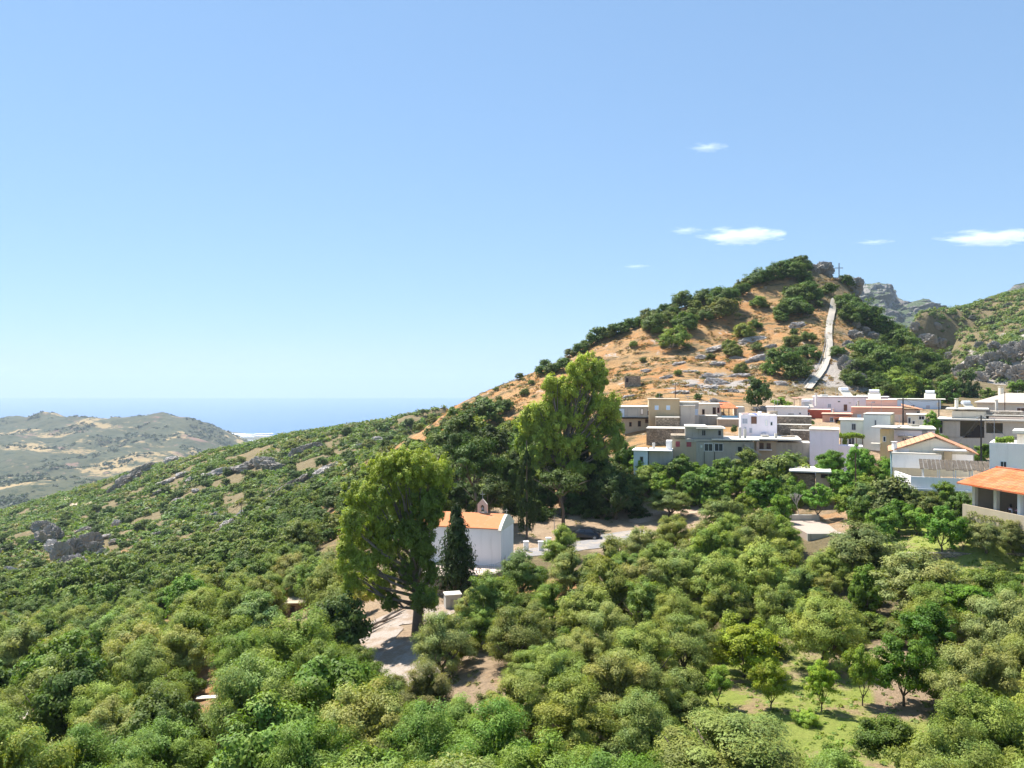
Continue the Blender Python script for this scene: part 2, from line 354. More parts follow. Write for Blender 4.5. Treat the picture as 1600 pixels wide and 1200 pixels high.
# ground colour zones: (px, D, orange dry, tan earth, green grass, scrub soil, rock)
zones = [
 (850, 60, 0, .1, .3, .9, 0), (1000, 60, 0, .1, .35, .9, 0), (950, 80, .1, .1, .2, .9, 0), (1100, 75, 0, .1, .3, .9, 0), (1200, 88, .1, .1, .3, .9, 0), (900, 45, 0, .1, .4, .8, 0), (700, 45, 0, .1, .4, .8, 0), (1520, 45, 0, .1, .5, .8, 0), (1550, 66, 0, .1, .4, .8, 0), (1300, 68, 0, .3, .3, .8, 0), (860, 90, 0, .2, .3, .9, 0),
 (1200, 48, 0, .2, .9, 0, 0), (1240, 50, 0, .2, .9, 0, 0), (1300, 45, 0, .1, 1, 0, 0), (1330, 50, 0, .2, .9, 0, 0), (1400, 50, 0, .75, .4, 0, 0), (1130, 55, 0, .3, .8, 0, 0), (1280, 56, 0, .4, .8, 0, 0), (1500, 60, 0, .8, .2, .1, 0),
 (1480, 85, 0, 0, 1, 0, 0), (1420, 84, 0, 0, 1, 0, 0), (1590, 86, 0, .3, .8, 0, 0), (1300, 108, .4, .8, 0, 0, 0), (1045, 116, .1, 1, 0, 0, 0), (900, 110, 0, 1, 0, 0, 0),
 (700, 70, 0, 1, 0, 0, 0), (600, 62, .1, 1, 0, 0, 0), (760, 56, .3, .9, .1, 0, 0), (880, 77, .7, .6, 0, .2, 0), (330, 68, .5, .7, 0, .2, 0), (100, 90, .2, .3, .1, .8, 0), (270, 110, .7, .4, 0, .3, 0), (1000, 30, 0, .4, .5, .4, 0), (200, 40, 0, .4, .4, .5, 0), (1600, 30, 0, .3, .7, .3, 0),
 (0, 140, .1, .2, .2, .9, 0), (200, 160, .1, .2, .2, .9, 0), (400, 150, .3, .2, .1, .7, 0), (520, 168, 1, .1, 0, 0, 0), (560, 200, 1, .1, 0, 0, 0), (620, 215, 1, .1, 0, .1, 0), (450, 130, .3, .2, 0, .6, 0), (700, 140, .5, .2, 0, .5, 0), (850, 150, .7, .2, 0, .3, 0), (990, 150, 1, .1, 0, 0, 0), (1000, 138, 1, .2, 0, 0, 0), (800, 215, .9, .1, 0, .2, 0),
 (1100, 140, .3, .8, 0, 0, 0), (1300, 140, .2, .9, 0, .1, 0), (1500, 130, .1, .9, 0, .1, 0), (1300, 190, .1, .6, 0, .5, 0),
 (1050, 230, 1, .12, 0, .05, .25), (950, 220, 1, .1, 0, 0, .15), (1150, 235, .9, .15, 0, .1, .55), (1100, 215, .8, .2, 0, 0, .7), (1200, 270, .9, .1, 0, .2, .2), (1100, 270, .95, 0, 0, .2, .1), (1150, 285, .8, .1, .1, .3, 0), (1000, 262, .85, .1, 0, .3, .1), (900, 250, .9, .1, 0, .15, .1), (1180, 262, .9, .2, 0, 0, .5), (1250, 260, .7, .1, 0, .4, .3), (1290, 290, .3, .3, 0, .4, .5),
 (1350, 280, .1, .1, 0, .7, .6), (1320, 255, .5, .1, 0, .4, .4), (1420, 280, 0, 0, 0, 1, .4), (1340, 220, .1, .1, 0, .6, .8), (1420, 225, 0, 0, 0, .8, .5), (1550, 325, 0, 0, 0, .3, 1), (1600, 320, 0, 0, 0, .3, 1), (1500, 420, .1, 0, 0, .9, .5), (1500, 520, .1, 0, 0, 1, .3), (1600, 560, .1, 0, 0, 1, .4), (1600, 420, .25, 0, 0, .8, .4),
 (600, 300, .3, .1, .1, .7, .25), (500, 280, .2, .1, .1, .8, .3), (500, 340, .1, .1, .2, .8, .35), (400, 300, .05, .1, .25, .8, .2), (300, 330, .1, .1, .25, .8, .2), (150, 300, .2, .2, .15, .7, .4), (0, 400, .25, .1, .2, .7, .1), (200, 450, .1, .1, .3, .7, .3), (400, 470, .3, .2, .1, .6, .5), (100, 550, .2, .1, .2, .7, .2), (280, 222, .8, .2, 0, .2, 0), (230, 235, .7, .1, 0, .3, 0), (20, 230, .6, .4, 0, .3, 0),
 (100, 2500, 0, .3, 0, 1, .2), (250, 2400, 0, .2, 0, 1, .3), (62, 3000, 0, .3, 0, 1, 0), (200, 6000, 0, .6, 0, .5, 0), (400, 6000, 0, .6, 0, .5, 0), (600, 1500, 0, 0, 0, 1, .3), (1400, 2000, 0, 0, 0, 1, .3)]
za = np.array(zones, float); zc = za[:, 2:]
step = 2
def zone_weights(px, D):
    u = px/F; v = np.log(D); out = np.zeros((len(u), 5)); 
    for k in range(0, len(u), 60000):
        d2 = (u[k:k+60000, None]-za[:, 0]/F)**2 + (v[k:k+60000, None]-np.log(za[:, 1]))**2 + 1e-5
        w = d2**-2.2; out[k:k+60000] = (w @ zc)/w.sum(1)[:, None]
    return out
ZW = zone_weights(UU.ravel(), DD.ravel())
def build_terrain():
    idx = np.arange(NU*NV).reshape(NV, NU)
    Fq = np.stack([idx[:-1, :-1], idx[:-1, 1:], idx[1:, 1:], idx[1:, :-1]], -1).reshape(-1, 4)
    V = np.stack([XX.ravel(), DD.ravel(), ZZ.ravel()], 1)
    me = bpy.data.meshes.new('hills')
    m, nt, b = newmat('terrain')
    a1 = N(nt, 'ShaderNodeAttribute', attribute_name='zone_a'); a2 = N(nt, 'ShaderNodeAttribute', attribute_name='zone_b')
    s1 = N(nt, 'ShaderNodeSeparateColor'); nt.links.new(a1.outputs['Color'], s1.inputs[0])
    s2 = N(nt, 'ShaderNodeSeparateColor'); nt.links.new(a2.outputs['Color'], s2.inputs[0])
    nb = ntex(nt, 0.045, 6, 0.65); ns = ntex(nt, 0.45, 5, 0.7); nf = ntex(nt, 3.5, 3, 0.7)
    def pick(w, lo, hi, nz):            # a zone shows where weight plus noise passes a threshold
        ad = N(nt, 'ShaderNodeMath', operation='ADD'); nt.links.new(w, ad.inputs[0]); nt.links.new(nz, ad.inputs[1])
        return _sm(nt, ad.outputs[0], lo, hi)
    soil = mixc(nt, ns, (0.12, 0.10, 0.045), (0.33, 0.25, 0.14))
    orange = mixc(nt, ns, (0.36, 0.15, 0.05), (0.62, 0.30, 0.105)); orange = mixc(nt, _sm(nt, nb, .35, .62), orange, (0.50, 0.31, 0.14))
    mpn = N(nt, 'ShaderNodeMapping'); mpn.inputs['Rotation'].default_value = (0, 0, R(35)); mpn.inputs['Scale'].default_value = (.35, 1.0, 1.0); tcn = N(nt, 'ShaderNodeTexCoord'); nt.links.new(tcn.outputs['Object'], mpn.inputs[0])
    nst = ntex(nt, .28, 8, .75, vec=mpn.outputs[0]); orange = mixc(nt, _sm(nt, nst, .48, .55), orange, (.38, .24, .12)); orange = mixc(nt, _sm(nt, nst, .535, .60), orange, (0.15, 0.12, 0.055))
    orange = mixc(nt, _sm(nt, ntex(nt, .11, 9, .8), .57, .63), orange, (.58, .47, .37))
    earth = mixc(nt, ns, (0.36, 0.24, 0.14), (0.58, 0.44, 0.30))
    grass = mixc(nt, ns, (0.24, 0.34, 0.055), (0.46, 0.46, 0.12)); grass = mixc(nt, _sm(nt, ntex(nt, .3, 5, .7), .52, .62), grass, (.46, .34, .18))
    rock = mixc(nt, nf, (0.30, 0.265, 0.235), (0.60, 0.53, 0.46))
    far = N(nt, 'ShaderNodeAttribute', attribute_name='far')
    tz = N(nt, 'ShaderNodeMapping'); tz.inputs['Scale'].default_value = (1, 1, 3.0); tcz = N(nt, 'ShaderNodeTexCoord'); nt.links.new(tcz.outputs['Object'], tz.inputs[0])
    farc = mixc(nt, ntex(nt, 0.009, 9, 0.8), (0.035, 0.052, 0.025), (0.135, 0.125, 0.065))
    farc = mixc(nt, _sm(nt, ntex(nt, 0.0042, 9, 0.72, vec=tz.outputs[0]), .53, .58), farc, (0.40, 0.29, 0.14))
    farc = mixc(nt, _sm(nt, ntex(nt, 0.035, 6, 0.8), .53, .58), farc, (0.035, 0.05, 0.025)); farc = mixc(nt, _sm(nt, ntex(nt, 0.0075, 8, 0.8), .58, .62), farc, (.24, .15, .11))
    col = soil
    col = mixc(nt, pick(s2.outputs[0], .85, 1.15, ns), col, grass)
    col = mixc(nt, pick(s1.outputs[1], .75, 1.1, ns), col, earth)
    col = mixc(nt, pick(s1.outputs[0], .75, 1.1, ns), col, orange)
    col = mixc(nt, pick(s2.outputs[1], 1.12, 1.22, ntex(nt, 0.13, 6, 0.7)), col, rock)
    col = mixc(nt, far.outputs['Fac'], col, farc)
    col = mixc(nt, _sm(nt, nf, .25, .75), mixc(nt, 1.0, col, (0.78, 0.78, 0.78), 'MULTIPLY'), col)
    nt.links.new(col, b.inputs['Base Color']); b.inputs['Roughness'].default_value = 0.97; b.inputs['Specular IOR Level'].default_value = 0.2
    bump(nt, b, ntex(nt, 1.0, 8, 0.8), 1.0, 0.6)
    me = fast_mesh('hills', V, Fq, m, True)
    for nm, ch in (('zone_a', ZW[:, [0, 1, 2]]), ('zone_b', ZW[:, [2, 4, 3]])):
        at_ = me.color_attributes.new(nm, 'FLOAT_COLOR', 'POINT'); c = np.ones((len(V), 4), np.float32); c[:, :3] = ch; at_.data.foreach_set('color', c.ravel())
    fa = me.attributes.new('far', 'FLOAT', 'POINT'); fa.data.foreach_set('value', np.clip((DD.ravel()-750)/400, 0, 1).astype(np.float32))
    o = link_mesh('hills', me); tag(o, kind='structure')
def _sm(nt, v, lo, hi):
    n = N(nt, 'ShaderNodeMapRange', interpolation_type='SMOOTHSTEP'); n.inputs[1].default_value = lo; n.inputs[2].default_value = hi
    nt.links.new(v, n.inputs[0]); return n.outputs[0]
build_terrain()

# sea out to the horizon
m, nt, b = newmat('sea water'); b.inputs['Base Color'].default_value = (0.008, 0.10, 0.28, 1); b.inputs['Roughness'].default_value = 0.28
b.inputs['Specular IOR Level'].default_value = 0.15
bump(nt, b, ntex(nt, 0.02, 6, 0.7), 0.5, 2.0)
ang = np.linspace(-1.15, 1.15, 60); rr = np.array([3500, 8000, 14000, 22500.]); V = [(r*math.tan(a), r, -400.0) for r in rr for a in ang]
Fq = [(j*60+i, j*60+i+1, (j+1)*60+i+1, (j+1)*60+i) for j in range(3) for i in range(59)]
tag(link_mesh('sea', fast_mesh('sea', V, Fq, m)), kind='structure')

# ---------------------------------------------------------------- foliage meshes
def quads(c, a, b_, n=None):
    """leaf-shaped quads: centre c, half-length vectors a, half-width vectors b_"""
    V = np.stack([c-a, c+b_-a*0.1, c+a, c-b_-a*0.1], 1).reshape(-1, 3)
    return V, np.arange(len(V)).reshape(-1, 4)
def unit(v): return v/np.maximum(np.linalg.norm(v, axis=1), 1e-6)[:, None]
def crown_mesh(name, seed, nclump=80, nleaf=9000, rx=1.0, rz=0.85, clump=0.26, leaf=0.035, asp=2.6, up=0.5, lump=0.35, mat='leaf', hollow=0.55, low=-0.75, spread=0.18, shape='round', tips=(1.25, 1.2, 0.9)):
    """crown of radius ~1 centred at the origin built from many leaf clumps scattered through an uneven volume"""
    g = np.random.default_rng(seed)
    d = unit(g.normal(size=(nclump*3, 3))); d = d[d[:, 2] > low][:nclump]
    rr = hollow + (1-hollow)*g.random(len(d))**0.6
    rr = rr*(1 + lump*1.6*perlin(d*1.35 + seed*3.1)) * (1-clump*0.5)
    cc = d*rr[:, None]
    if shape == 'cone':
        t = g.random(len(d))**0.8; ang = g.random(len(d))*6.283; r = (1-t)**0.8*(0.5+0.5*g.random(len(d)))*(1+0.25*perlin(np.stack([np.cos(ang), np.sin(ang), t*5+seed], 1)*1.5))
        cc = np.stack([np.cos(ang)*r, np.sin(ang)*r, t*2-1], 1); d = unit(cc*[1, 1, 0.1]+[0, 0, .2])
    if shape == 'column':
        t = g.random(len(d)); ang = g.random(len(d))*6.283; prof = np.clip(np.sin(np.clip(t*0.86+0.16, 0, 1)*math.pi)**0.55, 0.05, 1)
        r = prof*(0.6+0.4*g.random(len(d))); cc = np.stack([np.cos(ang)*r, np.sin(ang)*r, t*2-1], 1); d = unit(cc*[1, 1, 0]+[0, 0, .5])
    if shape == 'umbrella':
        cc[:, 2] = np.abs(cc[:, 2])*0.6 - 0.2 + 0.15*g.normal(size=len(cc))
    cc = cc*[rx, rx, rz]
    cs_ = clump*(0.65+0.7*g.random(len(cc)))
    if shape in ('cone', 'column'): cs_ = cs_*np.clip(1.15-(cc[:, 2]/rz+1)/2*0.75, .3, 1)
    per = g.integers(0, len(cc), nleaf)
    o = unit(g.normal(size=(nleaf, 3))); o[:, 2] = np.where((o[:, 2] < -0.2) & (g.random(nleaf) < .6), -o[:, 2]*0.6, o[:, 2])
    rad = g.random(nleaf)**0.45
    c = cc[per] + o*(cs_[per]*rad)[:, None]*[1, 1, 0.8]
    nr = unit(o*0.9 + d[per]*0.45 + np.array([-.1, .12, .45]) + g.normal(size=(nleaf, 3))*0.38)     # leaf faces turn outward and to the light
    dirn = unit(g.normal(size=(nleaf, 3))*.7 + o*.5 + np.array([0, 0, up])); dirn = unit(dirn - nr*(dirn*nr).sum(1)[:, None]); side = np.cross(nr, dirn)
    L = leaf*(0.6+0.8*g.random(nleaf))
    V, Fq = quads(c, dirn*L[:, None], side*(L/asp)[:, None])
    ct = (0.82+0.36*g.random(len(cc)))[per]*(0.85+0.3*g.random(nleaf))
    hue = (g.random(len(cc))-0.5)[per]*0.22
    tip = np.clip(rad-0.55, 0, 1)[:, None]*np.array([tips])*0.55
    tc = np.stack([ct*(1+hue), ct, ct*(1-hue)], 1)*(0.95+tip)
    # the inner foliage that closes the crown, following the same uneven outline
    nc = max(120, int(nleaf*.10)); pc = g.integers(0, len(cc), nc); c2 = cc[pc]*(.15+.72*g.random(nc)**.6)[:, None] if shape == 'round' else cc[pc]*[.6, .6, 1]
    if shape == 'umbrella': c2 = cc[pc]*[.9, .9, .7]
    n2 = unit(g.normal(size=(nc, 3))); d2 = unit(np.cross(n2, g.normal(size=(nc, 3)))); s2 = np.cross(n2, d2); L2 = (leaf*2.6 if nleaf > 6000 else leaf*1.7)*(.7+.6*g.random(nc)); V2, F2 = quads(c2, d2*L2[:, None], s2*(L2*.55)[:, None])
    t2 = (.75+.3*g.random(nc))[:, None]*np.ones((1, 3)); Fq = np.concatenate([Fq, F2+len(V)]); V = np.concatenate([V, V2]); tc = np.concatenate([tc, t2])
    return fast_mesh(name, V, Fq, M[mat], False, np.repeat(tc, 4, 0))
def trunk_mesh(name, seed, h, r, limbs=5, spreadr=1.0, top=1.6, bark='bark', lean=0.12, fork=0.45):
    g = random.Random(seed); mb = MB(); base = Vector((0, 0, -0.8))
    p = [base, Vector((g.uniform(-lean, lean)*h*.3, g.uniform(-lean, lean)*h*.3, h*fork*.5)), Vector((g.uniform(-lean, lean)*h, g.uniform(-lean, lean)*h, h*fork))]
    mb.tube(p, [r*1.6, r*1.0, r*0.85], 9)
    f = p[-1]
    for k in range(limbs):
        a = 6.283*k/limbs + g.uniform(-.5, .5); e = g.uniform(.45, 1.0)
        q1 = f + Vector((math.cos(a)*spreadr*.35*e, math.sin(a)*spreadr*.35*e, (h-f.z)*g.uniform(.3, .55)))
        q2 = q1 + Vector((math.cos(a)*spreadr*.4*e, math.sin(a)*spreadr*.4*e, (top-q1.z)*g.uniform(.35, .6)))
        q3 = q2 + Vector((math.cos(a+.4)*spreadr*.25*e, math.sin(a+.4)*spreadr*.25*e, (top-q2.z)*g.uniform(.4, .7)))
        mb.tube([f-Vector((0, 0, .1)), q1, q2, q3], [r*.6, r*.42, r*.25, r*.09], 6)
        for s in (-1, 1):
            q4 = q1 + Vector((math.cos(a+s*.9)*spreadr*.35, math.sin(a+s*.9)*spreadr*.35, (top-q1.z)*.45)); mb.tube([q1, q4], [r*.25, r*.06], 5)
    me = bpy.data.meshes.new(name); me.from_pydata(mb.v, [], mb.f); me.materials.append(M[bark]); me.polygons.foreach_set('use_smooth', [True]*len(me.polygons))
    return me
PROTO = {}
def proto(kind, lod):
    k = (kind, lod)
    if k in PROTO: return PROTO[k]
    nv = {0: 5, 1: 5, 2: 4}[lod]; out = []
    mul = {0: 1.0, 1: 0.5, 2: 0.2}[lod]; ls = {0: 1.0, 1: 1.45, 2: 2.2}[lod]
    for s in range(nv):
        sd = hash_((kind, s))
        if kind == 'olive': me = crown_mesh('olive crown', sd, 74, int(32000*mul), 1, 1, .235, .0265*ls, 3.0, .75, .42, low=-.85, hollow=.60)
        elif kind == 'citrus': me = crown_mesh('citrus crown', sd, 52, int(11000*mul), 1, 1, .23, .036*ls, 1.9, .25, .40, low=-.8)
        elif kind == 'oak': me = crown_mesh('oak crown', sd, 66, int(16000*mul), 1, 1, .24, .036*ls, 1.8, .2, .42, low=-.9)
        elif kind == 'bush': me = crown_mesh('bush foliage', sd, 52, int(11000*mul), 1, 1, .28, .040*ls, 2.0, .4, .5, low=-.35)
        elif kind == 'pine': me = crown_mesh('pine crown', sd, 70, int(14000*mul), 1, 1, .22, .034*ls, 3.2, .4, .5, mat='needle', hollow=.4)
        elif kind == 'umbrella': me = crown_mesh('pine crown', sd, 90, int(14000*mul), 1, 1, .22, .034*ls, 3.2, .3, .4, mat='needle', shape='umbrella')
        elif kind == 'cypress': me = crown_mesh('cypress crown', sd, 150, int(12000*mul), 1, 1, .30, .045*ls, 3.0, 1.6, .3, mat='needle', shape='column')
        elif kind == 'conifer': me = crown_mesh('conifer crown', sd, 170, int(13000*mul), 1, 1, .34, .045*ls, 3.0, .1, .3, mat='needle', shape='cone')
        out.append(me)
    PROTO[k] = out; return out
def hash_(t): return sum((i+1)*ord(ch) for i, ch in enumerate(str(t))) % 9973
TR = {}
def trunk(kind, v):
    k = (kind, v)
    if k not in TR:
        TR[k] = {'olive': lambda: trunk_mesh('trunk', v+10, .75, .085, 5, 1.1, 1.45, lean=.25), 'citrus': lambda: trunk_mesh('trunk', v+20, .8, .05, 5, 1.0, 1.8, fork=.5, lean=.1),
                 'oak': lambda: trunk_mesh('trunk', v+30, .8, .07, 5, 1.1, 1.5), 'pine': lambda: trunk_mesh('trunk', v+40, 1.6, .06, 6, 1.1, 2.4, fork=.8),
                 'umbrella': lambda: trunk_mesh('trunk', v+50, 1.9, .055, 6, 1.3, 2.3, fork=.75)}[kind]()
    return TR[k]
OLIVE = [(.215, .255, .095), (.235, .265, .09), (.20, .25, .085), (.25, .265, .12), (.185, .235, .07)]
COLR = {'olive': OLIVE, 'citrus': [(.13, .21, .035), (.165, .235, .04)], 'oak': [(.095, .145, .035), (.115, .165, .04)], 'bush': [(.11, .16, .045), (.14, .18, .05)],
        'pine': [(.075, .11, .04)], 'umbrella': [(.085, .12, .045)], 'cypress': [(.035, .06, .028)], 'conifer': [(.05, .085, .04)]}
NAMES = {'evergreen': ('oak_tree', 'oak'), 'olive': ('olive_tree', 'olive tree'), 'citrus': ('citrus_tree', 'fruit tree'), 'oak': ('broadleaf_tree', 'tree'), 'bush': ('bush', 'bush'), 'pine': ('pine_tree', 'pine'),
         'umbrella': ('pine_tree', 'pine'), 'cypress': ('cypress_tree', 'cypress'), 'conifer': ('conifer_tree', 'conifer')}
PLACED = []                                   # x, y, radius of every plant
def plant(kind, x, y, rad, hc=None, label=None, group=None, colr=None, rz=None, z=None, cat=None, lod=None, sink=0.0, trunk_on=True):
    """rad: crown radius (m); hc: height of the crown's centre above the ground"""
    D = y; lod = (0 if D < 62 else 1 if D < 135 else 2) if lod is None else lod
    pr = proto(kind, lod); v = random.randrange(len(pr)); rz = rad*random.uniform(.9, 1.1) if rz is None else rz
    z0 = gz(x, y) if z is None else z
    ang = random.uniform(0, 6.283); nm, ct = NAMES[kind]
    if hc is None: hc = {'olive': .88, 'citrus': 1.25, 'oak': .86, 'bush': .38, 'pine': 1.9, 'umbrella': 2.1, 'cypress': 1.05, 'conifer': 1.1}[kind]*rz
    c = colr or random.choice(COLR[kind]); c = [q*random.uniform(.93, 1.07)*k_ for q, k_ in zip(c, (1.08, 1.10, .70))]
    if kind == 'bush':
        o = link_mesh(nm, pr[v], None, (x, y, z0+hc-sink)); o.scale = (rad, rad*random.uniform(.85, 1.1), rz); o.rotation_euler = (0, 0, ang); o.color = (*c, 1)
        tag(o, label, ct, group); PLACED.append((x, y, rad)); return o
    t = empty(nm, (x, y, z0), ang, label, ct, group)
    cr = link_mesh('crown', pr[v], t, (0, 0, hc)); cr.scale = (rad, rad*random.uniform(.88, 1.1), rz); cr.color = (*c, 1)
    if trunk_on and kind in ('olive', 'citrus', 'oak', 'pine', 'umbrella'):
        tr = link_mesh('trunk', trunk(kind, v % 3), t); k = hc/{'olive': 1.0, 'citrus': 1.25, 'oak': 1.0, 'pine': 1.9, 'umbrella': 2.0}[kind]; tr.scale = (rad*.8, rad*.8, k)
        if kind in ('pine', 'umbrella'): tr.scale = (rad, rad, k)
    elif trunk_on:
        if 'straight' not in TR: TR['straight'] = MB().tube([(0, 0, -.8), (0, 0, 1), (0, 0, 2)], [.13, .08, .03], 8).build('trunk', M['bark']).data; bpy.data.objects.remove([o for o in bpy.data.objects if o.data is TR['straight']][0])
        tr = link_mesh('trunk', TR['straight'], t); tr.scale = (rad, rad, hc)
    PLACED.append((x, y, rad)); return t
PROT = []
def plant_px(kind, px, py, wpx, hpx=None, base=None, D=None, **kw):
    """crown centred on pixel (px,py), wpx wide; base = pixel row of the foot on the ground (else the crown stands at its natural height)"""
    hpx = hpx or wpx*.85
    if kind in ('oak', 'pine') and hpx < .86*wpx: h2 = .86*wpx; py += (h2-hpx)/2; hpx = h2
    if D is None:
        if base is not None: h = hit(px, base); D = h.y
        else:
            kk = {'olive': .42, 'citrus': .6, 'oak': .42, 'bush': .1, 'pine': .9, 'umbrella': 1.0, 'cypress': 1.0, 'conifer': 1.1}[kind]
            D = hit_crown(px, py, wpx, kk).y
    PROT.append((px, py, wpx/2, hpx/2, D)); x = (px-800)/F*D; z0 = gz(x, D); zc_ = -(py-600)/F*D
    rad = wpx/2*D/F; rz = hpx/2*D/F; hc = zc_-z0
    # a little of every crown reaches beyond its nominal radius
    return plant(kind, x, D, rad*.95, hc=hc, rz=rz*{'olive': 1.1, 'citrus': 1.02, 'oak': 1.1, 'bush': 1.2, 'pine': 1.1, 'umbrella': 1.3, 'cypress': 1.0, 'conifer': 1.0}[kind], z=z0, **kw)

# trees one can name, by where they stand in the place
G_C = None
plant_px('citrus', 1122, 1065, 52, 55, base=1106, label='small round fruit tree, smallest and first of the row in the grassy clearing', colr=(.17, .26, .05))
plant_px('citrus', 1205, 1066, 64, 72, base=1111, label='bushy yellow-green fruit tree with low crown, second in the clearing row', colr=(.25, .32, .05))
plant_px('citrus', 1284, 1066, 54, 66, base=1113, label='thin open fruit tree on a slender trunk, third in the clearing row', colr=(.26, .33, .05))
plant_px('citrus', 1348, 1048, 56, 80, base=1104, label='spindly fruit tree with several bare stems beside the dark dense one', colr=(.22, .30, .06))
plant_px('citrus', 1412, 1040, 100, 108, base=1104, label='dark dense fruit tree casting a long shadow over the bare earth', colr=(.10, .175, .03))
plant_px('citrus', 1163, 1008, 118, 92, base=1058, label='wide yellow-topped fruit tree behind the small ones of the clearing', colr=(.23, .29, .035))
plant_px('olive', 1284, 985, 130, 108, base=1046, label='grey-green olive with drooping boughs over shaded bare ground behind the clearing')
plant_px('oak', 1352, 933, 58, 84, label='narrow bright green tree squeezed between two grey olives', colr=(.11, .175, .03))
plant_px('olive', 1437, 915, 138, 95, label='broad pale olive just below the dark terrace wall', colr=(.23, .245, .13))
plant_px('olive', 1349, 860, 128, 76, label='wide olive in front of the square paved terrace', colr=(.19, .215, .10))
plant_px('bush', 1366, 985, 66, 46, label='low rounded grey bush between two dark gaps under the pale olive')
plant_px('citrus', 1455, 985, 112, 84, label='deep green leafy tree between the pale olives on the orchard edge', colr=(.085, .17, .03))
plant_px('citrus', 1502, 938, 110, 60, label='deep green leafy tree just under the terrace wall', colr=(.095, .18, .03))
plant_px('olive', 1530, 1080, 150, 140, label='large pale olive with rounded silvery crown beside the long shadow', colr=(.22, .24, .12))
plant_px('olive', 1566, 985, 130, 110, label='pale olive behind the largest silvery one at the orchard edge', colr=(.22, .24, .12))
plant_px('olive', 1135, 1188, 262, 120, D=34, label='huge dark-centred olive nearest the clearing, crown cut by the lower frame', colr=(.20, .235, .085))
plant_px('bush', 1385, 1165, 110, 80, D=37, label='dark green bush standing in the grass below the fruit trees', colr=(.10, .15, .04))
plant_px('bush', 1262, 1127, 48, 30, label='small bright bush among stones in the clearing', colr=(.22, .30, .06))
plant_px('citrus', 1472, 826, 78, 66, base=864, label='round dark green fruit tree standing on the lawn', colr=(.09, .17, .03))
plant_px('citrus', 1505, 835, 32, 44, base=864, label='slim fruit tree on the lawn close to the round dark one', colr=(.12, .20, .04))
plant_px('olive', 1541, 838, 62, 44, base=866, label='small forked olive on the lawn above the dark wall', colr=(.22, .24, .12))
plant_px('olive', 1582, 838, 54, 46, base=868, label='last small olive on the lawn, below the tiled porch', colr=(.22, .24, .12))
plant_px('olive', 1046, 784, 70, 38, base=811, label='lone gnarled olive with thick dark trunk on bare brown earth', colr=(.17, .195, .08))
plant_px('citrus', 1278, 778, 54, 46, base=814, label='leafy tree on two thin trunks above the paved terrace', colr=(.14, .25, .05))
plant_px('olive', 692, 1010, 110, 98, label='silvery olive beside the bend of the dirt track', colr=(.22, .26, .14))
plant_px('olive', 809, 1000, 110, 92, label='olive tree with ochre ground at its feet, right of the track bend', colr=(.20, .22, .09))
plant_px('olive', 664, 1088, 104, 96, label='dusty brown-green olive below the track, a dark hollow under it', colr=(.22, .225, .13))
plant_px('bush', 756, 920, 42, 34, D=79, label='small bush at the foot of the chapel terrace wall', colr=(.15, .21, .06))
plant_px('olive', 818, 895, 84, 66, base=935, label='olive tree hiding the foot of the chapel gable', colr=(.14, .19, .07))
plant_px('olive', 873, 880, 70, 50, D=92, label='olive tree in front of the parked black car', colr=(.18, .22, .09))
plant_px('oak', 527, 985, 108, 118, label='dark blackish-green round tree left of the dirt track', colr=(.075, .105, .04))
plant_px('bush', 568, 932, 34, 36, D=80, label='dry yellow bush beside the fallen branches by the track', colr=(.36, .32, .12))
plant_px('cypress', 185, 955, 22, 52, D=128, label='black-green pointed cypress alone on the wooded slope', colr=(.03, .055, .028))
plant_px('cypress', 143, 962, 10, 26, D=130, label='tiny thin dark cypress, the smaller of the slope pair')
plant_px('cypress', 233, 930, 9, 34, D=140, label='thin dark spire among oaks up the wooded slope')
plant_px('cypress', 352, 935, 14, 46, D=115, label='slim dark cypress above the pale olive near the stone hut')
plant_px('olive', 404, 968, 92, 70, label='tall silvery olive in front of the small stone hut', colr=(.20, .25, .13))
plant_px('conifer', 713, 856, 78, 128, D=80.5, label='dark pointed conifer before the chapel wall, growing below its terrace', colr=(.05, .08, .035))
plant_px('oak', 1184, 613, 46, 50, D=182, label='big dark round tree on the rocks above the lavender house', colr=(.055, .095, .03))
plant_px('oak', 1290, 726, 40, 40, D=116, label='leafy fig tree below the white wall with the vine', colr=(.14, .24, .05))
plant_px('oak', 1345, 722, 48, 58, D=114, label='tall bright tree rising in front of the grey-white block', colr=(.15, .25, .06))
plant_px('oak', 1318, 752, 60, 50, D=110, label='bright green tree thicket beside the power pole', colr=(.13, .23, .05))
plant_px('oak', 1385, 740, 40, 54, D=112, label='light green climbing shrubbery by the steps of the tiled house', colr=(.16, .25, .05))
plant_px('oak', 1215, 732, 120, 52, D=118, label='very wide olive-green tree under the concrete slabs', colr=(.18, .22, .08))
plant_px('oak', 1458, 664, 26, 36, D=140, label='bright citrus hedge squeezed between the village houses', colr=(.16, .27, .05))
plant_px('oak', 1473, 690, 24, 24, D=128, label='leafy tree behind the gable of the tiled-roof house', colr=(.16, .25, .05))
plant_px('oak', 1530, 718, 20, 34, D=122, label='dark leafy tree at the corner of the tiled-roof house', colr=(.11, .19, .04))
plant_px('bush', 1262, 662, 24, 12, D=150, label='rounded green bush on top of the dry stone walls', colr=(.14, .26, .05))
plant_px('bush', 1320, 662, 26, 7, D=148, label='flowering red and yellow bush before the salmon cottage', colr=(.30, .20, .06))
plant_px('bush', 1147, 672, 12, 14, D=150, label='dark shrub hanging on the tan retaining wall', colr=(.05, .08, .03))
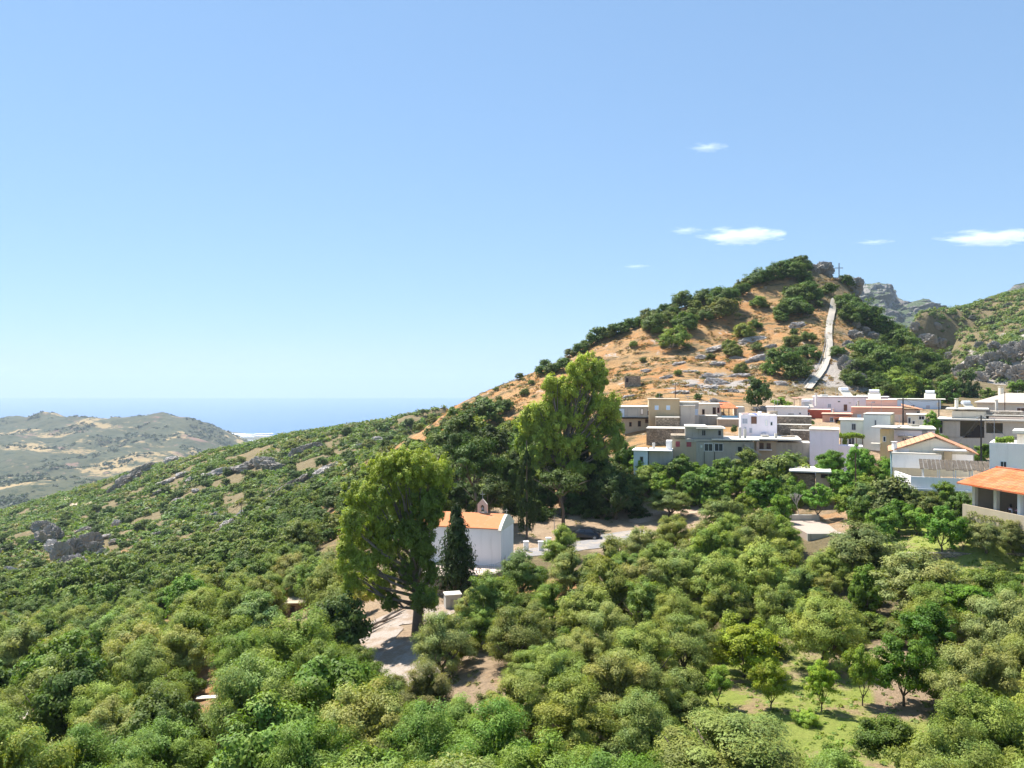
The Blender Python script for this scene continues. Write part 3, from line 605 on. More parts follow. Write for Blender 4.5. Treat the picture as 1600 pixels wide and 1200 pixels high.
for px, py, w, h, D, cl, lb in [(1400, 612, 58, 44, 208, (.15, .20, .05), 'lime green tree behind the long white house'), (1440, 612, 46, 36, 210, (.13, .18, .05), 'olive-green tree behind the pale blue house'),
        (1478, 618, 40, 42, 205, (.10, .16, .045), 'green tree behind the solar heater of the pale blue house'), (1512, 608, 40, 52, 215, (.075, .11, .05), 'dull conifer-like tree before the gorge cliff'), (1366, 618, 40, 26, 205, (.13, .19, .05), 'green tree behind the white rooftop tanks'),
        (1545, 618, 30, 26, 205, (.12, .18, .05), 'small green tree left of the hipped roof'), (1590, 606, 30, 26, 215, (.14, .22, .05), 'bright green tree behind the chimney of the hipped roof'), (1222, 632, 40, 24, 190, (.15, .23, .05), 'low bright tree between the dark round tree and white houses'),
        (1535, 655, 5, 5, 150, (.1, .2, .05), None)]:
    if lb: plant_px('oak', px, py, w, h, D=D, label=lb, colr=cl)
# the pines and cypresses behind the chapel
for kind, px, py, w, h, D, cl, lb in [
    ('pine', 745, 722, 92, 96, 112, (.075, .105, .04), 'dark pine behind the chapel bell gable'), ('pine', 770, 770, 80, 62, 108, (.065, .095, .035), 'low dense pine touching the chapel roof ridge'),
    ('pine', 716, 700, 60, 60, 122, (.07, .11, .04), 'dark pine left of the chapel bell gable'), ('cypress', 823, 765, 36, 116, 106, (.035, .055, .025), 'black narrow cypress with whitewashed trunk beside the chapel'),
    ('umbrella', 880, 752, 92, 62, 113, (.075, .105, .04), 'flat-topped pine spreading over the parked car'), ('pine', 962, 775, 84, 80, 117, (.05, .075, .03), 'very dark pine shading the lane past the car'),
    ('pine', 925, 800, 60, 56, 119, (.05, .075, .03), 'dark pine directly behind the car roof'), ('pine', 850, 812, 46, 44, 117, (.05, .08, .03), 'small dark pine between the cypress and the car'),
    ('oak', 905, 718, 120, 60, 128, (.06, .09, .03), 'dark tree mass at the foot of the tall eucalyptus'), ('oak', 660, 760, 70, 60, 110, (.07, .11, .035), 'dark tree left of the chapel roof behind the near eucalyptus'),
    ('oak', 975, 720, 50, 60, 132, (.08, .15, .04), 'green tree between the tall eucalyptus and the blue cottage'), ('oak', 1010, 745, 60, 34, 124, (.16, .21, .06), 'yellow-green tree under the blue cottage'),
    ('oak', 1105, 752, 92, 48, 122, (.11, .19, .04), 'bright bushy tree below the grey concrete house'), ('oak', 1150, 748, 56, 46, 121, (.12, .20, .045), 'bright tree beneath the outside stair of the concrete house'),
    ('oak', 1062, 726, 50, 34, 126, (.13, .19, .06), 'bush-like tree with bare twigs left of the concrete house'), ('oak', 1192, 770, 64, 56, 112, (.075, .14, .03), 'dark leafy tree right of the bare earth yard'),
    ('oak', 1240, 775, 50, 60, 108, (.15, .24, .06), 'pale leafy fig with crooked bare branches'), ('olive', 1133, 806, 82, 58, None, (.16, .19, .09), 'round grey olive at the edge of the bare earth yard'),
    ('oak', 1345, 800, 46, 52, None, (.10, .17, .04), 'dark green tree at the corner of the paved terrace'), ('oak', 1378, 812, 62, 44, None, (.14, .22, .05), 'yellow-green bush-like tree beside the lawn'),
    ('oak', 1400, 775, 100, 44, 98, (.14, .165, .08), 'grey-brown spreading tree hiding the white terrace wall'), ('oak', 1356, 775, 60, 44, 100, (.15, .19, .08), 'grey-green tree left of the spreading one by the tiled house'),
    ('oak', 1452, 790, 56, 44, 95, (.12, .15, .06), 'dark tree in front of the white terrace wall'), ('oak', 1500, 795, 52, 54, 90, (.10, .17, .05), 'leafy tree at the corner of the tiled porch'),
    ('olive', 470, 700+140, 70, 50, None, (.17, .20, .08), 'tawny tree left of the near eucalyptus')]:
    plant_px(kind, px, py, w, h, D=D, label=lb, colr=cl)

for k, (px, py, w, h, D, cl) in enumerate([(1035, 762, 44, 40, 122, 1), (1075, 762, 46, 40, 121, 0), (1128, 768, 40, 34, 119, 0), (1165, 790, 40, 40, 110, 1), (1218, 800, 44, 44, 103, 1), (1200, 815, 56, 44, 99, 0), (1255, 748, 34, 26, 121, 1), (1300, 705+20, 44, 36, 118, 0), (1325, 780, 50, 44, 102, 1), (1405, 800, 52, 40, 93, 0), (1432, 812, 44, 40, 91, 1), (1480, 775, 50, 36, 97, 0), (1420, 780, 54, 40, 97, 2), (1370, 750, 40, 36, 112, 0),
    (1000, 722, 34, 26, 129, 1), (1028, 735, 40, 26, 126, 0), (1130, 735, 50, 30, 126, 0), (1170, 725, 60, 36, 122, 2), (1240, 725, 60, 36, 120, 2), (1180, 745, 50, 34, 118, 1), (1500, 706, 30, 26, 127, 0), (1538, 706, 28, 26, 124, 0), (1090, 735, 44, 26, 127, 1), (1350, 758, 46, 40, 108, 1), (990, 765, 44, 40, 122, 2), (945, 745, 50, 44, 125, 2), (1535, 800, 34, 30, 88, 1), (1505, 822, 40, 24, 86, 2)]):
    plant_px('oak', px, py, w, h, D=D, label=['green garden tree in the dense belt between the yard and the village', 'bright yellow-green tree in the belt between the yard and the village', 'dull olive-green tree in the belt between the yard and the village'][cl], group=['green trees of the village belt', 'bright trees of the village belt', 'dull trees of the village belt'][cl], colr=[(.115, .185, .04), (.17, .25, .05), (.15, .18, .065)][cl])
# two eucalyptus trees, each with its own open crown of separate foliage masses
def eucalyptus(px, base, D, blobs, trunk_r, label, lit_shade):
    z0 = gz((px-800)/F*D, D); x0 = (px-800)/F*D; t = empty('eucalyptus_tree', (x0, D, z0), 0, label, 'eucalyptus')
    VV_, FF_, TT_ = [], [], []; off = 0; mb = MB(); hmax = max(-(b[1]-600)/F*D for b in blobs)-z0
    mb.tube([(0, 0, -1), (.1, 0, hmax*.16), (-.2, .2, hmax*.32), (.3, 0, hmax*.5)], [trunk_r*1.5, trunk_r, trunk_r*.8, trunk_r*.55], 10)
    for k, (bx, by, w, h, ci) in enumerate(blobs):
        g = np.random.default_rng(k+int(px)); n = int(w*h/(38*(D/85)))+12; rx_, rz_ = w/2*D/F, h/2*D/F
        c0 = np.array([(bx-px)/F*D, g.uniform(-.5, .5)*3.2, -(by-600)/F*D-z0])
        d = unit(g.normal(size=(n, 3))); cc = d*((g.random(n)**.5)*(.8+.45*g.random(n)))[:, None]*[rx_, rx_*.9, rz_]
        nl = int(n*(80 if D < 90 else 100)); per = g.integers(0, n, nl); o = unit(g.normal(size=(nl, 3))); cr = (.22+.36*g.random(n))*(D/85)
        rad = g.random(nl)**.5; c = c0+cc[per]+o*(cr[per]*rad)[:, None]*[1, 1, 1.15]
        nr = unit(o*.9+d[per]*.5+[-.1, .1, .35]+g.normal(size=(nl, 3))*.5); dirn = unit(o*.3+[0, 0, -.6]+g.normal(size=(nl, 3))*.5); dirn = unit(dirn-nr*(dirn*nr).sum(1)[:, None]); side = np.cross(nr, dirn)
        L = .15*(.7+.6*g.random(nl))*D/90
        V, Fq = quads(c, dirn*L[:, None], side*(L/2.6)[:, None]); ct = ((.8+.4*g.random(n))[per]*(.85+.3*g.random(nl)))
        tc = np.stack([ct*1.03, ct, ct*.9], 1)*np.array(lit_shade[ci])/np.array(lit_shade[0])  # masses with the second tone carry shade in their leaf colour
        VV_.append(V); FF_.append(Fq+off); TT_.append(np.repeat(tc, 4, 0)); off += len(V)
        # a limb into every foliage mass
        st = Vector((.0, 0, min(hmax*.42, max(hmax*.15, c0[2]*.55)))); en = Vector(c0)+Vector((0, 0, -rz_*.2)); mid = st.lerp(en, .5)+Vector((0, 0, -.06*(en-st).length))
        mb.tube([st, mid, en, en+Vector((g.uniform(-.5, .5), g.uniform(-.5, .5), rz_*.7))], [trunk_r*.42, trunk_r*.27, trunk_r*.14, .03], 6)
        for q in range(3):
            e2 = Vector(c0)+Vector((g.uniform(-1, 1)*rx_*.7, g.uniform(-1, 1)*rx_*.7, g.uniform(-.3, .7)*rz_)); mb.tube([mid, mid.lerp(e2, .6)+Vector((0, 0, .2)), e2], [trunk_r*.16, trunk_r*.1, .03], 5)
    mb.build('trunk', M['euc_bark'], t, smooth=True)
    cr = link_mesh('crown', fast_mesh('eucalyptus crown', np.concatenate(VV_), np.concatenate(FF_), M['leaf'], False, np.concatenate(TT_)), t); cr.color = (*lit_shade[0], 1); PLACED.append((x0, D, 2.0))
eucalyptus(652, 990, 69, [(600, 735, 66, 44, 0), (660, 722, 76, 46, 0), (690, 745, 42, 50, 0), (620, 720, 50, 36, 0), (570, 770, 56, 46, 0), (625, 775, 76, 50, 0), (672, 785, 58, 60, 1), (555, 815, 40, 46, 0), (600, 825, 60, 50, 0), (645, 830, 70, 56, 1), (664, 850, 38, 66, 1),
    (576, 872, 56, 44, 0), (590, 915, 44, 46, 0), (555, 905, 36, 34, 0), (635, 890, 66, 56, 1), (660, 925, 44, 40, 1), (610, 940, 28, 30, 1), (676, 928, 26, 36, 0), (676, 892, 22, 36, 1), (600, 860, 50, 40, 0), (570, 840, 40, 40, 0), (630, 800, 50, 40, 0), (590, 790, 50, 36, 0), (545, 855, 30, 34, 0), (640, 745, 60, 40, 0), (680, 800, 26, 40, 1), (535, 885, 24, 20, 0)],
    .42, 'tall yellow-green eucalyptus with straight dark trunk beside the dirt track', [(.31, .37, .065), (.15, .205, .045)])
eucalyptus(880, 840, 124, [(915, 572, 50, 36, 0), (935, 590, 34, 46, 1), (885, 610, 46, 40, 0), (925, 630, 52, 50, 1), (890, 650, 44, 40, 0), (945, 660, 34, 50, 1), (845, 640, 44, 34, 0), (825, 665, 38, 44, 0), (850, 690, 44, 44, 0), (890, 692, 50, 40, 0), (935, 700, 50, 36, 1), (820, 700, 30, 44, 1), (962, 690, 26, 30, 1),
    (900, 555+30, 30, 40, 0), (868, 668, 30, 34, 0), (885, 722, 46, 30, 1), (905, 612, 54, 44, 0), (862, 655, 50, 44, 0), (918, 672, 56, 44, 0), (870, 705, 56, 36, 1), (940, 632, 30, 36, 0), (845, 672, 40, 36, 0), (915, 592, 44, 30, 0), (900, 735, 60, 30, 1), (835, 715, 40, 34, 1), (870, 625, 44, 40, 0), (900, 650, 50, 44, 0), (835, 655, 44, 40, 0), (955, 640, 30, 50, 0), (962, 668, 28, 40, 1), (862, 600, 30, 34, 0)],
    .55, 'tallest eucalyptus with feathery crown rising above the chapel grove', [(.38, .45, .08), (.25, .33, .065)])

# trees and bushes on the orange hill (pixel of a close look -> place on the slope)
def zoom3(zx, zy, zw): return 1000+zx/2.667, 380+zy/2.667, zw/2.667
HB = [(670,85,60,0),(640,130,90,0),(600,120,80,0),(545,150,90,0),(500,165,80,0),(350,190,110,0),(420,190,60,1),(380,215,50,0),(180,250,90,0),(230,238,50,2),(60,288,100,0),(20,298,60,1),(650,110,60,0),(700,105,40,0),(620,100,60,0),(450,172,50,0),(320,215,50,0),(140,262,40,1),
 (495,262,60,2),(650,225,100,0),(700,220,80,0),(620,270,70,0),(655,290,100,0),(590,300,70,0),(590,325,50,0),(740,230,50,0),(785,205,60,0),(745,265,35,0),(690,165,70,0),(270,315,65,0),(190,350,100,0),(115,325,60,1),(145,415,110,2),(340,295,110,1),(350,285,60,1),(300,250,50,1),(480,348,50,0),(435,378,80,2),(375,440,60,1),(390,462,70,1),(640,375,30,0),(635,425,70,1),(700,400,60,1),(705,465,80,0),(600,520,150,0),(655,542,110,0),(420,535,60,1),(825,465,60,0),(35,320,70,1),(70,370,50,2),(490,440,50,1),(520,270,30,1),(215,300,50,1),
 (850,260,80,0),(890,290,120,0),(870,315,90,0),(950,330,120,0),(1000,355,100,0),(1040,390,110,0),(1090,430,120,0),(960,470,130,0),(1010,510,130,0),(920,540,100,0),(890,505,80,1),(1060,500,100,0),(1130,480,90,1),(1190,500,120,0),(1250,540,90,0),(1220,565,80,0),(1060,590,110,2),(1110,615,100,2),(1030,620,80,0),(1280,600,90,0),(855,165,50,0),(870,180,50,0),(960,540,90,0),(1010,440,90,0),(930,430,70,1),(1140,540,90,0),(270,225,60,0),(240,242,50,1),(100,285,60,0),(140,278,50,0),(430,172,60,0),(470,155,60,0),(400,205,50,1),(300,235,40,0),(1130,580,90,0),(980,590,90,0),(900,590,80,0),(860,560,60,1),(1080,545,90,0)]
HC = [(.085, .13, .035), (.13, .155, .05), (.16, .21, .05)]; HL = [('dark green evergreen trees on the rocky hill', 'dark green evergreen tree on the hill below the cross'), ('olive-brown shrubs on the orange hillside', 'dull olive-brown shrub on the dry orange hillside'), ('bright shrubs on the orange hillside', 'bright yellow-green shrub on the dry orange hillside')]
for zx, zy, zw, c in HB:
    px, py, w = zoom3(zx, zy, zw); h = hit(px, py+w*.22, 150)
    if h.y > 420: h = hit(px, py+w*.8, 150)
    if h.y > 420: continue
    D = h.y; r = w*D/F*.62
    plant('bush', h.x, D, r, hc=r*.4, rz=r*.92, label=HL[c][1], group=HL[c][0], colr=HC[c], lod=1 if w > 22 else 2)
for px, py, w, c in [(1062,505,16,1),(1012,497,18,0),(985,512,22,0),(960,522,24,0),(935,528,26,0),(912,546,18,1),(880,556,26,0),(862,566,22,0),(845,572,18,0),(812,582,12,1),(830,600,10,1),(775,604,8,1),(990,540,12,2),(1005,565,10,1),(935,565,12,1),(900,590,14,1),(1030,620,9,0),(1090,622,12,0),(1060,585,12,1),(1110,560,12,1),(930,610,12,1),(1100,470,20,0),(905,549,20,0),(924,537,22,0),(948,526,22,1),(972,518,22,0),(1000,506,20,0),(1026,497,22,0),(890,555,16,1),(1078,478,20,0),(852,572,16,0),(1050,490,18,0),
   (760,655,50,0),(790,640,26,0),(745,680,46,2),(800,680,34,1),(720,690,50,0),(690,700,40,1),(790,700,34,2),(675,660,16,1),(700,668,26,1),(725,655,18,2),(640,665,14,0),(655,672,16,1),(610,690,20,0),(595,705,16,0),(640,700,24,0),(560,742,20,1),(590,730,30,0),(540,760,22,0),(610,755,22,1),(575,715,14,0),(820,615,14,1),(780,625,10,1)]:
    h = hit(px, py+w*.2, 120)
    if h.y > 460: h = hit(px, py+w*.9, 120)
    D = h.y; r = w*D/F*.62; plant('bush', h.x, D, r, hc=r*.4, rz=r*.92, label=HL[c][1], group=HL[c][0], colr=HC[c], lod=2 if D > 150 else 1)
for px, py, w in [(661, 643, 9), (1048, 690-52, 5), (1040, 0, 0)]:
    if w: D = 405 if px < 700 else 190; x = (px-800)/F*D; r = w*D/F*.5; plant('oak', x, D, r, hc=-(py-600)/F*D-gz(x, D), colr=(.07, .1, .04), label='single dark tree on the skyline of the far slope' if px < 700 else 'small dark tree above the grey house')

# shrubs that clothe the saddle between the two eucalyptus trees and the skyline
nsad = 0
for _ in range(5000):
    px = random.uniform(560, 840); D = random.uniform(122, 238); x = (px-800)/F*D; py = 600-gz(x, D)/D*F
    if px > 760 and D > 200: continue
    if abs((py-(765-(px-520)*.58))) < 11 and px < 700: continue
    if ((px-785)/24)**2+((py-716)/12)**2 < 1 or ((px-720)/12)**2+((py-700)/8)**2 < 1 or ((px-560)/24)**2+((py-800)/14)**2 < 1: continue
    if nsad > 150: break
    if px < 560: continue
    r = random.uniform(1.9, 3.4)
    if any((x-a)**2+(D-b_)**2 < ((r+q)*.72)**2 for a, b_, q in PLACED): continue
    c = random.choice([0, 0, 1, 2]); plant('bush', x, D, r, hc=r*.4, rz=r*.92, label=['dark green shrub on the saddle behind the chapel', 'olive-brown shrub on the saddle behind the chapel', 'light green shrub on the saddle behind the chapel'][c], group=['dark shrubs of the saddle', 'brownish shrubs of the saddle', 'light shrubs of the saddle'][c], colr=HC[c], lod=2); nsad += 1
for k, (px, py, w, h, D) in enumerate([(850, 775, 50, 60, 122), (835, 800, 36, 40, 116), (900, 790, 60, 44, 121), (935, 770, 50, 60, 123), (985, 790, 50, 44, 121), (960, 745, 60, 50, 127), (865, 735, 50, 50, 129), (790, 750, 50, 60, 122), (815, 720, 46, 50, 131), (700, 760, 50, 60, 118), (730, 775, 60, 50, 116), (680, 790, 50, 44, 112), (1000, 800, 40, 26, 118), (770, 690, 60, 56, 138), (725, 670, 56, 50, 150), (800, 790, 40, 44, 113), (875, 815, 40, 30, 119), (945, 815, 50, 30, 118), (910, 740, 60, 50, 127)]):
    plant_px('oak', px, py, w, h, D=D, label='very dark broadleaf tree in the shady wood behind the chapel and car', group='dark trees of the wood behind the chapel', colr=random.choice([(.055, .085, .028), (.07, .10, .03), (.045, .07, .025)]))
nsl = 0
for _ in range(9000):                      # larger evergreen shrubs that stand out of the scrub, and those beside the bare orange bank
    if random.random() < .5: px, D = random.uniform(440, 600), random.uniform(140, 222)
    else: px, D = random.uniform(-60, 700), random.uniform(205, 400)
    x = (px-800)/F*D; py = 600-gz(x, D)/D*F
    if px > 560 and D < 225: continue
    if abs(py-(765-(px-520)*.58)) < 9 and 500 < px < 700: continue
    if ((px-518)/22)**2+((py-808)/10)**2 < 1 or ((px-110)/70)**2+((py-862)/34)**2 < 1: continue
    r = random.uniform(1.8, 3.3)
    if any((x-a)**2+(D-b_)**2 < ((r+q)*(.75 if px > 430 and D < 225 else 2.1))**2 for a, b_, q in PLACED): continue
    c = random.choice([0, 0, 1]); t = plant('bush', x, D, r, hc=r*.42, rz=r*.95, label=['large dark evergreen shrub standing out of the left slope scrub', 'large olive-green shrub standing out of the left slope scrub'][c], group=['large dark shrubs of the left slope', 'large olive-green shrubs of the left slope'][c], colr=[(.075, .115, .03), (.15, .18, .05)][c], lod=2); t.name = 'evergreen_shrub'; t['category'] = 'shrub'; nsl += 1
    if nsl > 230: break
# clear ground where no tree of the fill may stand: (px, py on the ground, radius px)
CLEAR = [(1200,1100,80,22),(1280,1100,80,24),(1360,1100,90,26),(1430,1120,60,25),(1250,1150,60,30),(1160,1100,60,15),(1340,1050,50,16),(1290,1060,50,14),(1300,1130,110,28),(1400,1150,60,20),(640,960,60,30),(600,1000,60,34),(620,1040,50,26),(680,945,50,24),(590,965,40,20),(760,1050,44,18),(735,1062,30,12),(882,920,24,8),(862,905,20,8),
  (905,850,70,16),(850,855,40,12),(820,850,50,10),(960,850,60,12),(1050,800,70,16),(1095,785,50,16),(1010,812,50,10),(1295,822,46,22),(1290,805,44,10),(1450,852,60,16),(1520,855,60,14),(1585,860,50,14),(330,1045,22,34),(322,1092,24,10),(28,1095,22,30),(460,955,34,18),(455,975,26,14),(270,962,16,12),(420,1000,12,24),(735,905,80,30),(1440,878,60,8),(520,812,20,12),(1330,928,24,8),(1050,902,24,6),(730,980,12,10)]
def clear_at(px, py):
    for a, b_, rx, ry in CLEAR:
        if ((px-a)/rx)**2+((py-b_)/ry)**2 < 1: return True
    return False
ZN = [(0, 'olive trees packed on the lower left slope', 'grey-green olive tree among the packed trees of the lower left slope'),
      (1, 'olive trees of the grove below the chapel', 'grey-green olive tree of the dense grove below the chapel')]
cand = [(random.uniform(-150, 1750), 22+183*random.random()**1.25) for _ in range(42000)]
nfill = 0
for px, py, w in [(875,850,62),(892,896,76),(950,876,78),(1000,852,70),(1050,838,62),(956,926,90),(862,942,72),(770,944,98),(919,964,98),(1012,950,90),(1000,917,86),(1062,906,96),(1112,864,88),(1119,914,98),(1181,846,88),(1196,894,104),(1256,921,78),(1225,876,76),(1062,970,98),(944,1000,108),(1002,1026,116),(869,1064,108),(962,1084,126),(1018,1076,108),(826,1050,80),(750,984,74),(1072,1012,98),(806,1110,118),(900,1134,136),(725,1140,112),(1000,1140,126),(1130,955,84),(1215,950,84),(905,1035,96),(840,965,60),(1090,850,64),(1145,862,60),(980,895,66),(735,950,60),(1160,900,60),(1030,880,70),(1225,840,60),(1295,890,70),(1400,905,60),(1290,925,60)]:
    plant_px('olive', px, py, w*random.uniform(.95, 1.08), w*random.uniform(.8, .95), label=ZN[1][2], group=ZN[1][1], colr=random.choice(OLIVE))
for px, D in sorted(cand, key=lambda t: random.random()):
    x = (px-800)/F*D
    left = px < 560+ (D < 60)*60
    if not left and D > 114: continue
    if px > 560 and px < 640 and D > 80: continue
    if 640 < px < 830 and D > 76: continue
    if px > 1250 and D > 92: continue
    if px > 1380 and D > 76: continue
    if px > 830 and D > (96 if px < 950 else 112) and px < 1240: continue
    if left and D > 90 and px > 430+ (200-D)*.9: continue
    z = gz(x, D); py = 600-z/D*F
    if clear_at(px, py): continue
    base = 3.0 if not left else 2.9
    if D > 110: base = 2.9
    r = base*random.uniform(.75, 1.15)*(1.0 if D > 34 else .8)
    # crowns must not bury open ground seen behind them, nor touch their neighbours
    if z+1.9*r > -(1235-600)/F*D*0 - .40*D and D < 40: pass
    topy = 600-(z+r*1.8)/D*F
    if not left:
        lim = np.interp(px, [560, 690, 700, 800, 830, 900, 960, 1100, 1180, 1250, 1320, 1400, 1600], [930, 940, 938, 930, 868, 852, 824, 812, 812, 838, 842, 880, 885])
        if topy < lim: continue
    if 560 < px < 700 and D < 62 and topy < 1062: continue
    if 1050 < px < 1475 and D < 50 and topy < 1128: continue
    if D < 34 and topy < 1085 + random.uniform(0, 20): continue
    if D < 46 and 1130 < px < 1500 and topy < 1120: continue
    rp_ = r*F/D; cyp = py-rp_*.95
    if any(((px-a)/(rx*.5+rp_*.75))**2+((cyp-b_)/(ry*.5+rp_*.75))**2 < 1 for a, b_, rx, ry in CLEAR if py > b_-ry): continue
    if any(D < d_ and ((px-a)/(rx*.4+rp_*.7))**2+((cyp-b_)/(ry*.4+rp_*.7))**2 < 1 for a, b_, rx, ry, d_ in PROT): continue
    if any((x-a)**2+(D-b_)**2 < ((r+q)*.74)**2 for a, b_, q in PLACED): continue
    k = random.random()
    zi = 0 if left else 1
    if left and D > 118: kind, lb, gp, cl = 'oak', 'dark green oak on the wooded slope beyond the olives', 'oaks on the wooded slope', random.choice([(.10, .145, .04), (.12, .165, .045), (.09, .13, .035), (.145, .18, .06)])
    elif left and k < .22: kind, lb, gp, cl = 'oak', 'darker broadleaf tree scattered among the olives of the lower left slope', 'broadleaf trees among the left olives', random.choice([(.085, .12, .035), (.12, .19, .04)])
    else: kind, lb, gp, cl = 'olive', ZN[zi][2], ZN[zi][1], random.choice(OLIVE)
    if D < 45 and px < 1000 and k < .7: cl = random.choice([(.17, .235, .07), (.15, .225, .065)])
    t = plant(kind, x, D, r, rz=r*random.uniform(.95, 1.2), label=lb, group=gp, colr=cl); nfill += 1
    if gp == 'oaks on the wooded slope': t.name = 'oak_tree'; t['category'] = 'oak'
nsm = 0
for _ in range(16000):
    px, D = random.uniform(-150, 1750), random.uniform(30, 108); x = (px-800)/F*D; left = px < 560
    if not left and ((px < 830 and D > 76) or (D > 96) or (px > 1250 and D > 90)): continue
    z = gz(x, D); py = 600-z/D*F
    if clear_at(px, py) or (not left and py < 885) or (1090 < px < 1450 and 1040 < py < 1160): continue
    r = random.uniform(1.0, 1.8); rp_ = r*F/D; cyp = py-rp_*.95
    if any(((px-a)/(rx*.5+rp_*.7))**2+((cyp-b_)/(ry*.5+rp_*.7))**2 < 1 for a, b_, rx, ry in CLEAR if py > b_-ry): continue
    if any(D < d_ and ((px-a)/(rx*.4+rp_*.7))**2+((cyp-b_)/(ry*.4+rp_*.7))**2 < 1 for a, b_, rx, ry, d_ in PROT): continue
    if any((x-a)**2+(D-b_)**2 < ((r+q)*.66)**2 for a, b_, q in PLACED): continue
    c = random.random() < .5
    t = plant('bush', x, D, r, hc=r*.55, rz=r*1.0, label='low green shrub filling a gap between the olive trees' if c else 'low grey-green shrub filling a gap between the olive trees', group='green gap shrubs of the groves' if c else 'grey-green gap shrubs of the groves', colr=(.10, .145, .035) if c else (.15, .175, .065)); t.name = 'shrub'; t['category'] = 'shrub'; nsm += 1
    if nsm > 260: break
print('fill trees', nfill, nsm)

# ---------------------------------------------------------------- ground cover too many to count
def tuft_mesh(name, X, Y, rad, nper, leaf, col, jitter=.2, upk=.5, flat=.6, tri=False):
    g = np.random.default_rng(len(X)); n = len(X); Zg = gzv(X, Y)
    per = np.repeat(np.arange(n), nper); m_ = len(per); o = unit(g.normal(size=(m_, 3))); o[:, 2] = np.abs(o[:, 2])
    rr_ = g.random(m_)**.4; rad = np.broadcast_to(rad, n); c = np.stack([X[per], Y[per], Zg[per]], 1)+o*(rr_*rad[per])[:, None]*[1, 1, flat]
    # uneven outline
    c[:, 2] += perlin(c*1.1)*rad[per]*.35
    nr = unit(o*.9+g.normal(size=(m_, 3))*.4+[-.1, .1, .5]); dirn = unit(g.normal(size=(m_, 3))*.7+o*.4+[0, 0, upk]); dirn = unit(dirn-nr*(dirn*nr).sum(1)[:, None]); side = np.cross(nr, dirn)
    L = np.broadcast_to(leaf, n)[per]*(.6+.8*g.random(m_)); V, Fq = quads(c, dirn*L[:, None], side*(L*.55)[:, None])
    t = (1+jitter*(g.random(n)-.5)*2)[per]*(.85+.3*g.random(m_)); h = ((g.random(n)-.5)*jitter)[per]
    cc = np.asarray(col)[per] if np.ndim(col) == 2 else np.ones((m_, 1))*np.asarray(col)
    return fast_mesh(name, V, Fq, M['leaf'], False, np.repeat(np.stack([t*(1+h), t, t*(1-h)], 1)*cc, 4, 0))
def scatter(n, pxr, Dr, cond=None):
    g = np.random.default_rng(n); px = g.uniform(*pxr, n); D = np.sqrt(g.uniform(Dr[0]**2, Dr[1]**2, n)); x = (px-800)/F*D
    return px, D, x
# scrub on the long left slope and the gorge side
px, D, x = scatter(30000, (-250, 1000), (205, 660)); nz_ = fbm(np.stack([x/24, D/24, D*0], 1), 4); z_ = gzv(x, D); py = 600-z_/D*F
ridge = np.interp(px, [-250, 560, 640, 700, 1000], [205, 205, 245, 260, 320])
nb_ = fbm(np.stack([x/70+3, D/45, D*0], 1), 4); keep = (D > ridge) & (nz_ > -.14-.40*nb_) & (z_ > -160)
g = np.random.default_rng(5); r_ = (1.15+1.5*g.random(len(px))**2)*np.interp(D, [200, 600], [1, 1.35])*(1+.35*np.clip(nz_, -.5, .5))
base = np.array([(.12, .185, .035), (.16, .215, .045), (.085, .14, .03), (.21, .21, .08)])[np.clip((g.random(len(px))*3.2+nb_*3.2), 0, 3.9).astype(int)]
k = keep; me = tuft_mesh('scrub', x[k], D[k], r_[k], 46, r_[k]*.26, base[k], .22, .35, .8)
o = link_mesh('scrub', me); tag(o, kind='stuff')
px, D, x = scatter(15000, (1300, 1900), (290, 720)); nz_ = fbm(np.stack([x/22, D/22, D*0], 1), 4); z_ = gzv(x, D); r_ = (1.3+1.6*g.random(len(px))**2)*1.0
k = (nz_ > -.65) & ((D > 312) | (px < 1480)); k &= ~((px < 1460) & (D < 320)); base = np.array([(.14, .20, .045), (.18, .225, .06), (.10, .155, .04)])[g.integers(0, 3, len(px))]
o = link_mesh('scrub', tuft_mesh('scrub', x[k], D[k], r_[k], 40, r_[k]*.27, base[k], .2, .35, .8)); tag(o, kind='stuff')
px, D, x = scatter(14000, (-300, 420), (1350, 3050)); nz_ = fbm(np.stack([x/160, D/160, D*0], 1), 5); k = (nz_ > .12); r_ = 3+5.5*g.random(len(px))**2
o = link_mesh('scrub', tuft_mesh('scrub', x[k], D[k], r_[k], 14, r_[k]*.45, (.05, .065, .03), .3, .3, .8)); tag(o, kind='stuff')
# tufts on the orange hill
px, D, x = scatter(20000, (680, 1500), (150, 305)); nz_ = fbm(np.stack([x/9, D/9, D*0], 1), 4); k = (nz_ > -.04) & (g.random(len(px)) < .8)
k &= ~((px > 930) & (D < 196)); r_ = .35+.9*g.random(len(px))**2.5
base = np.array([(.22, .19, .065), (.30, .19, .075), (.13, .14, .045), (.38, .21, .075)])[g.integers(0, 4, len(px))]
o = link_mesh('dry_grass', tuft_mesh('dry grass', x[k], D[k], r_[k], 26, r_[k]*.25, base[k], .2, .5, .55)); tag(o, kind='stuff')
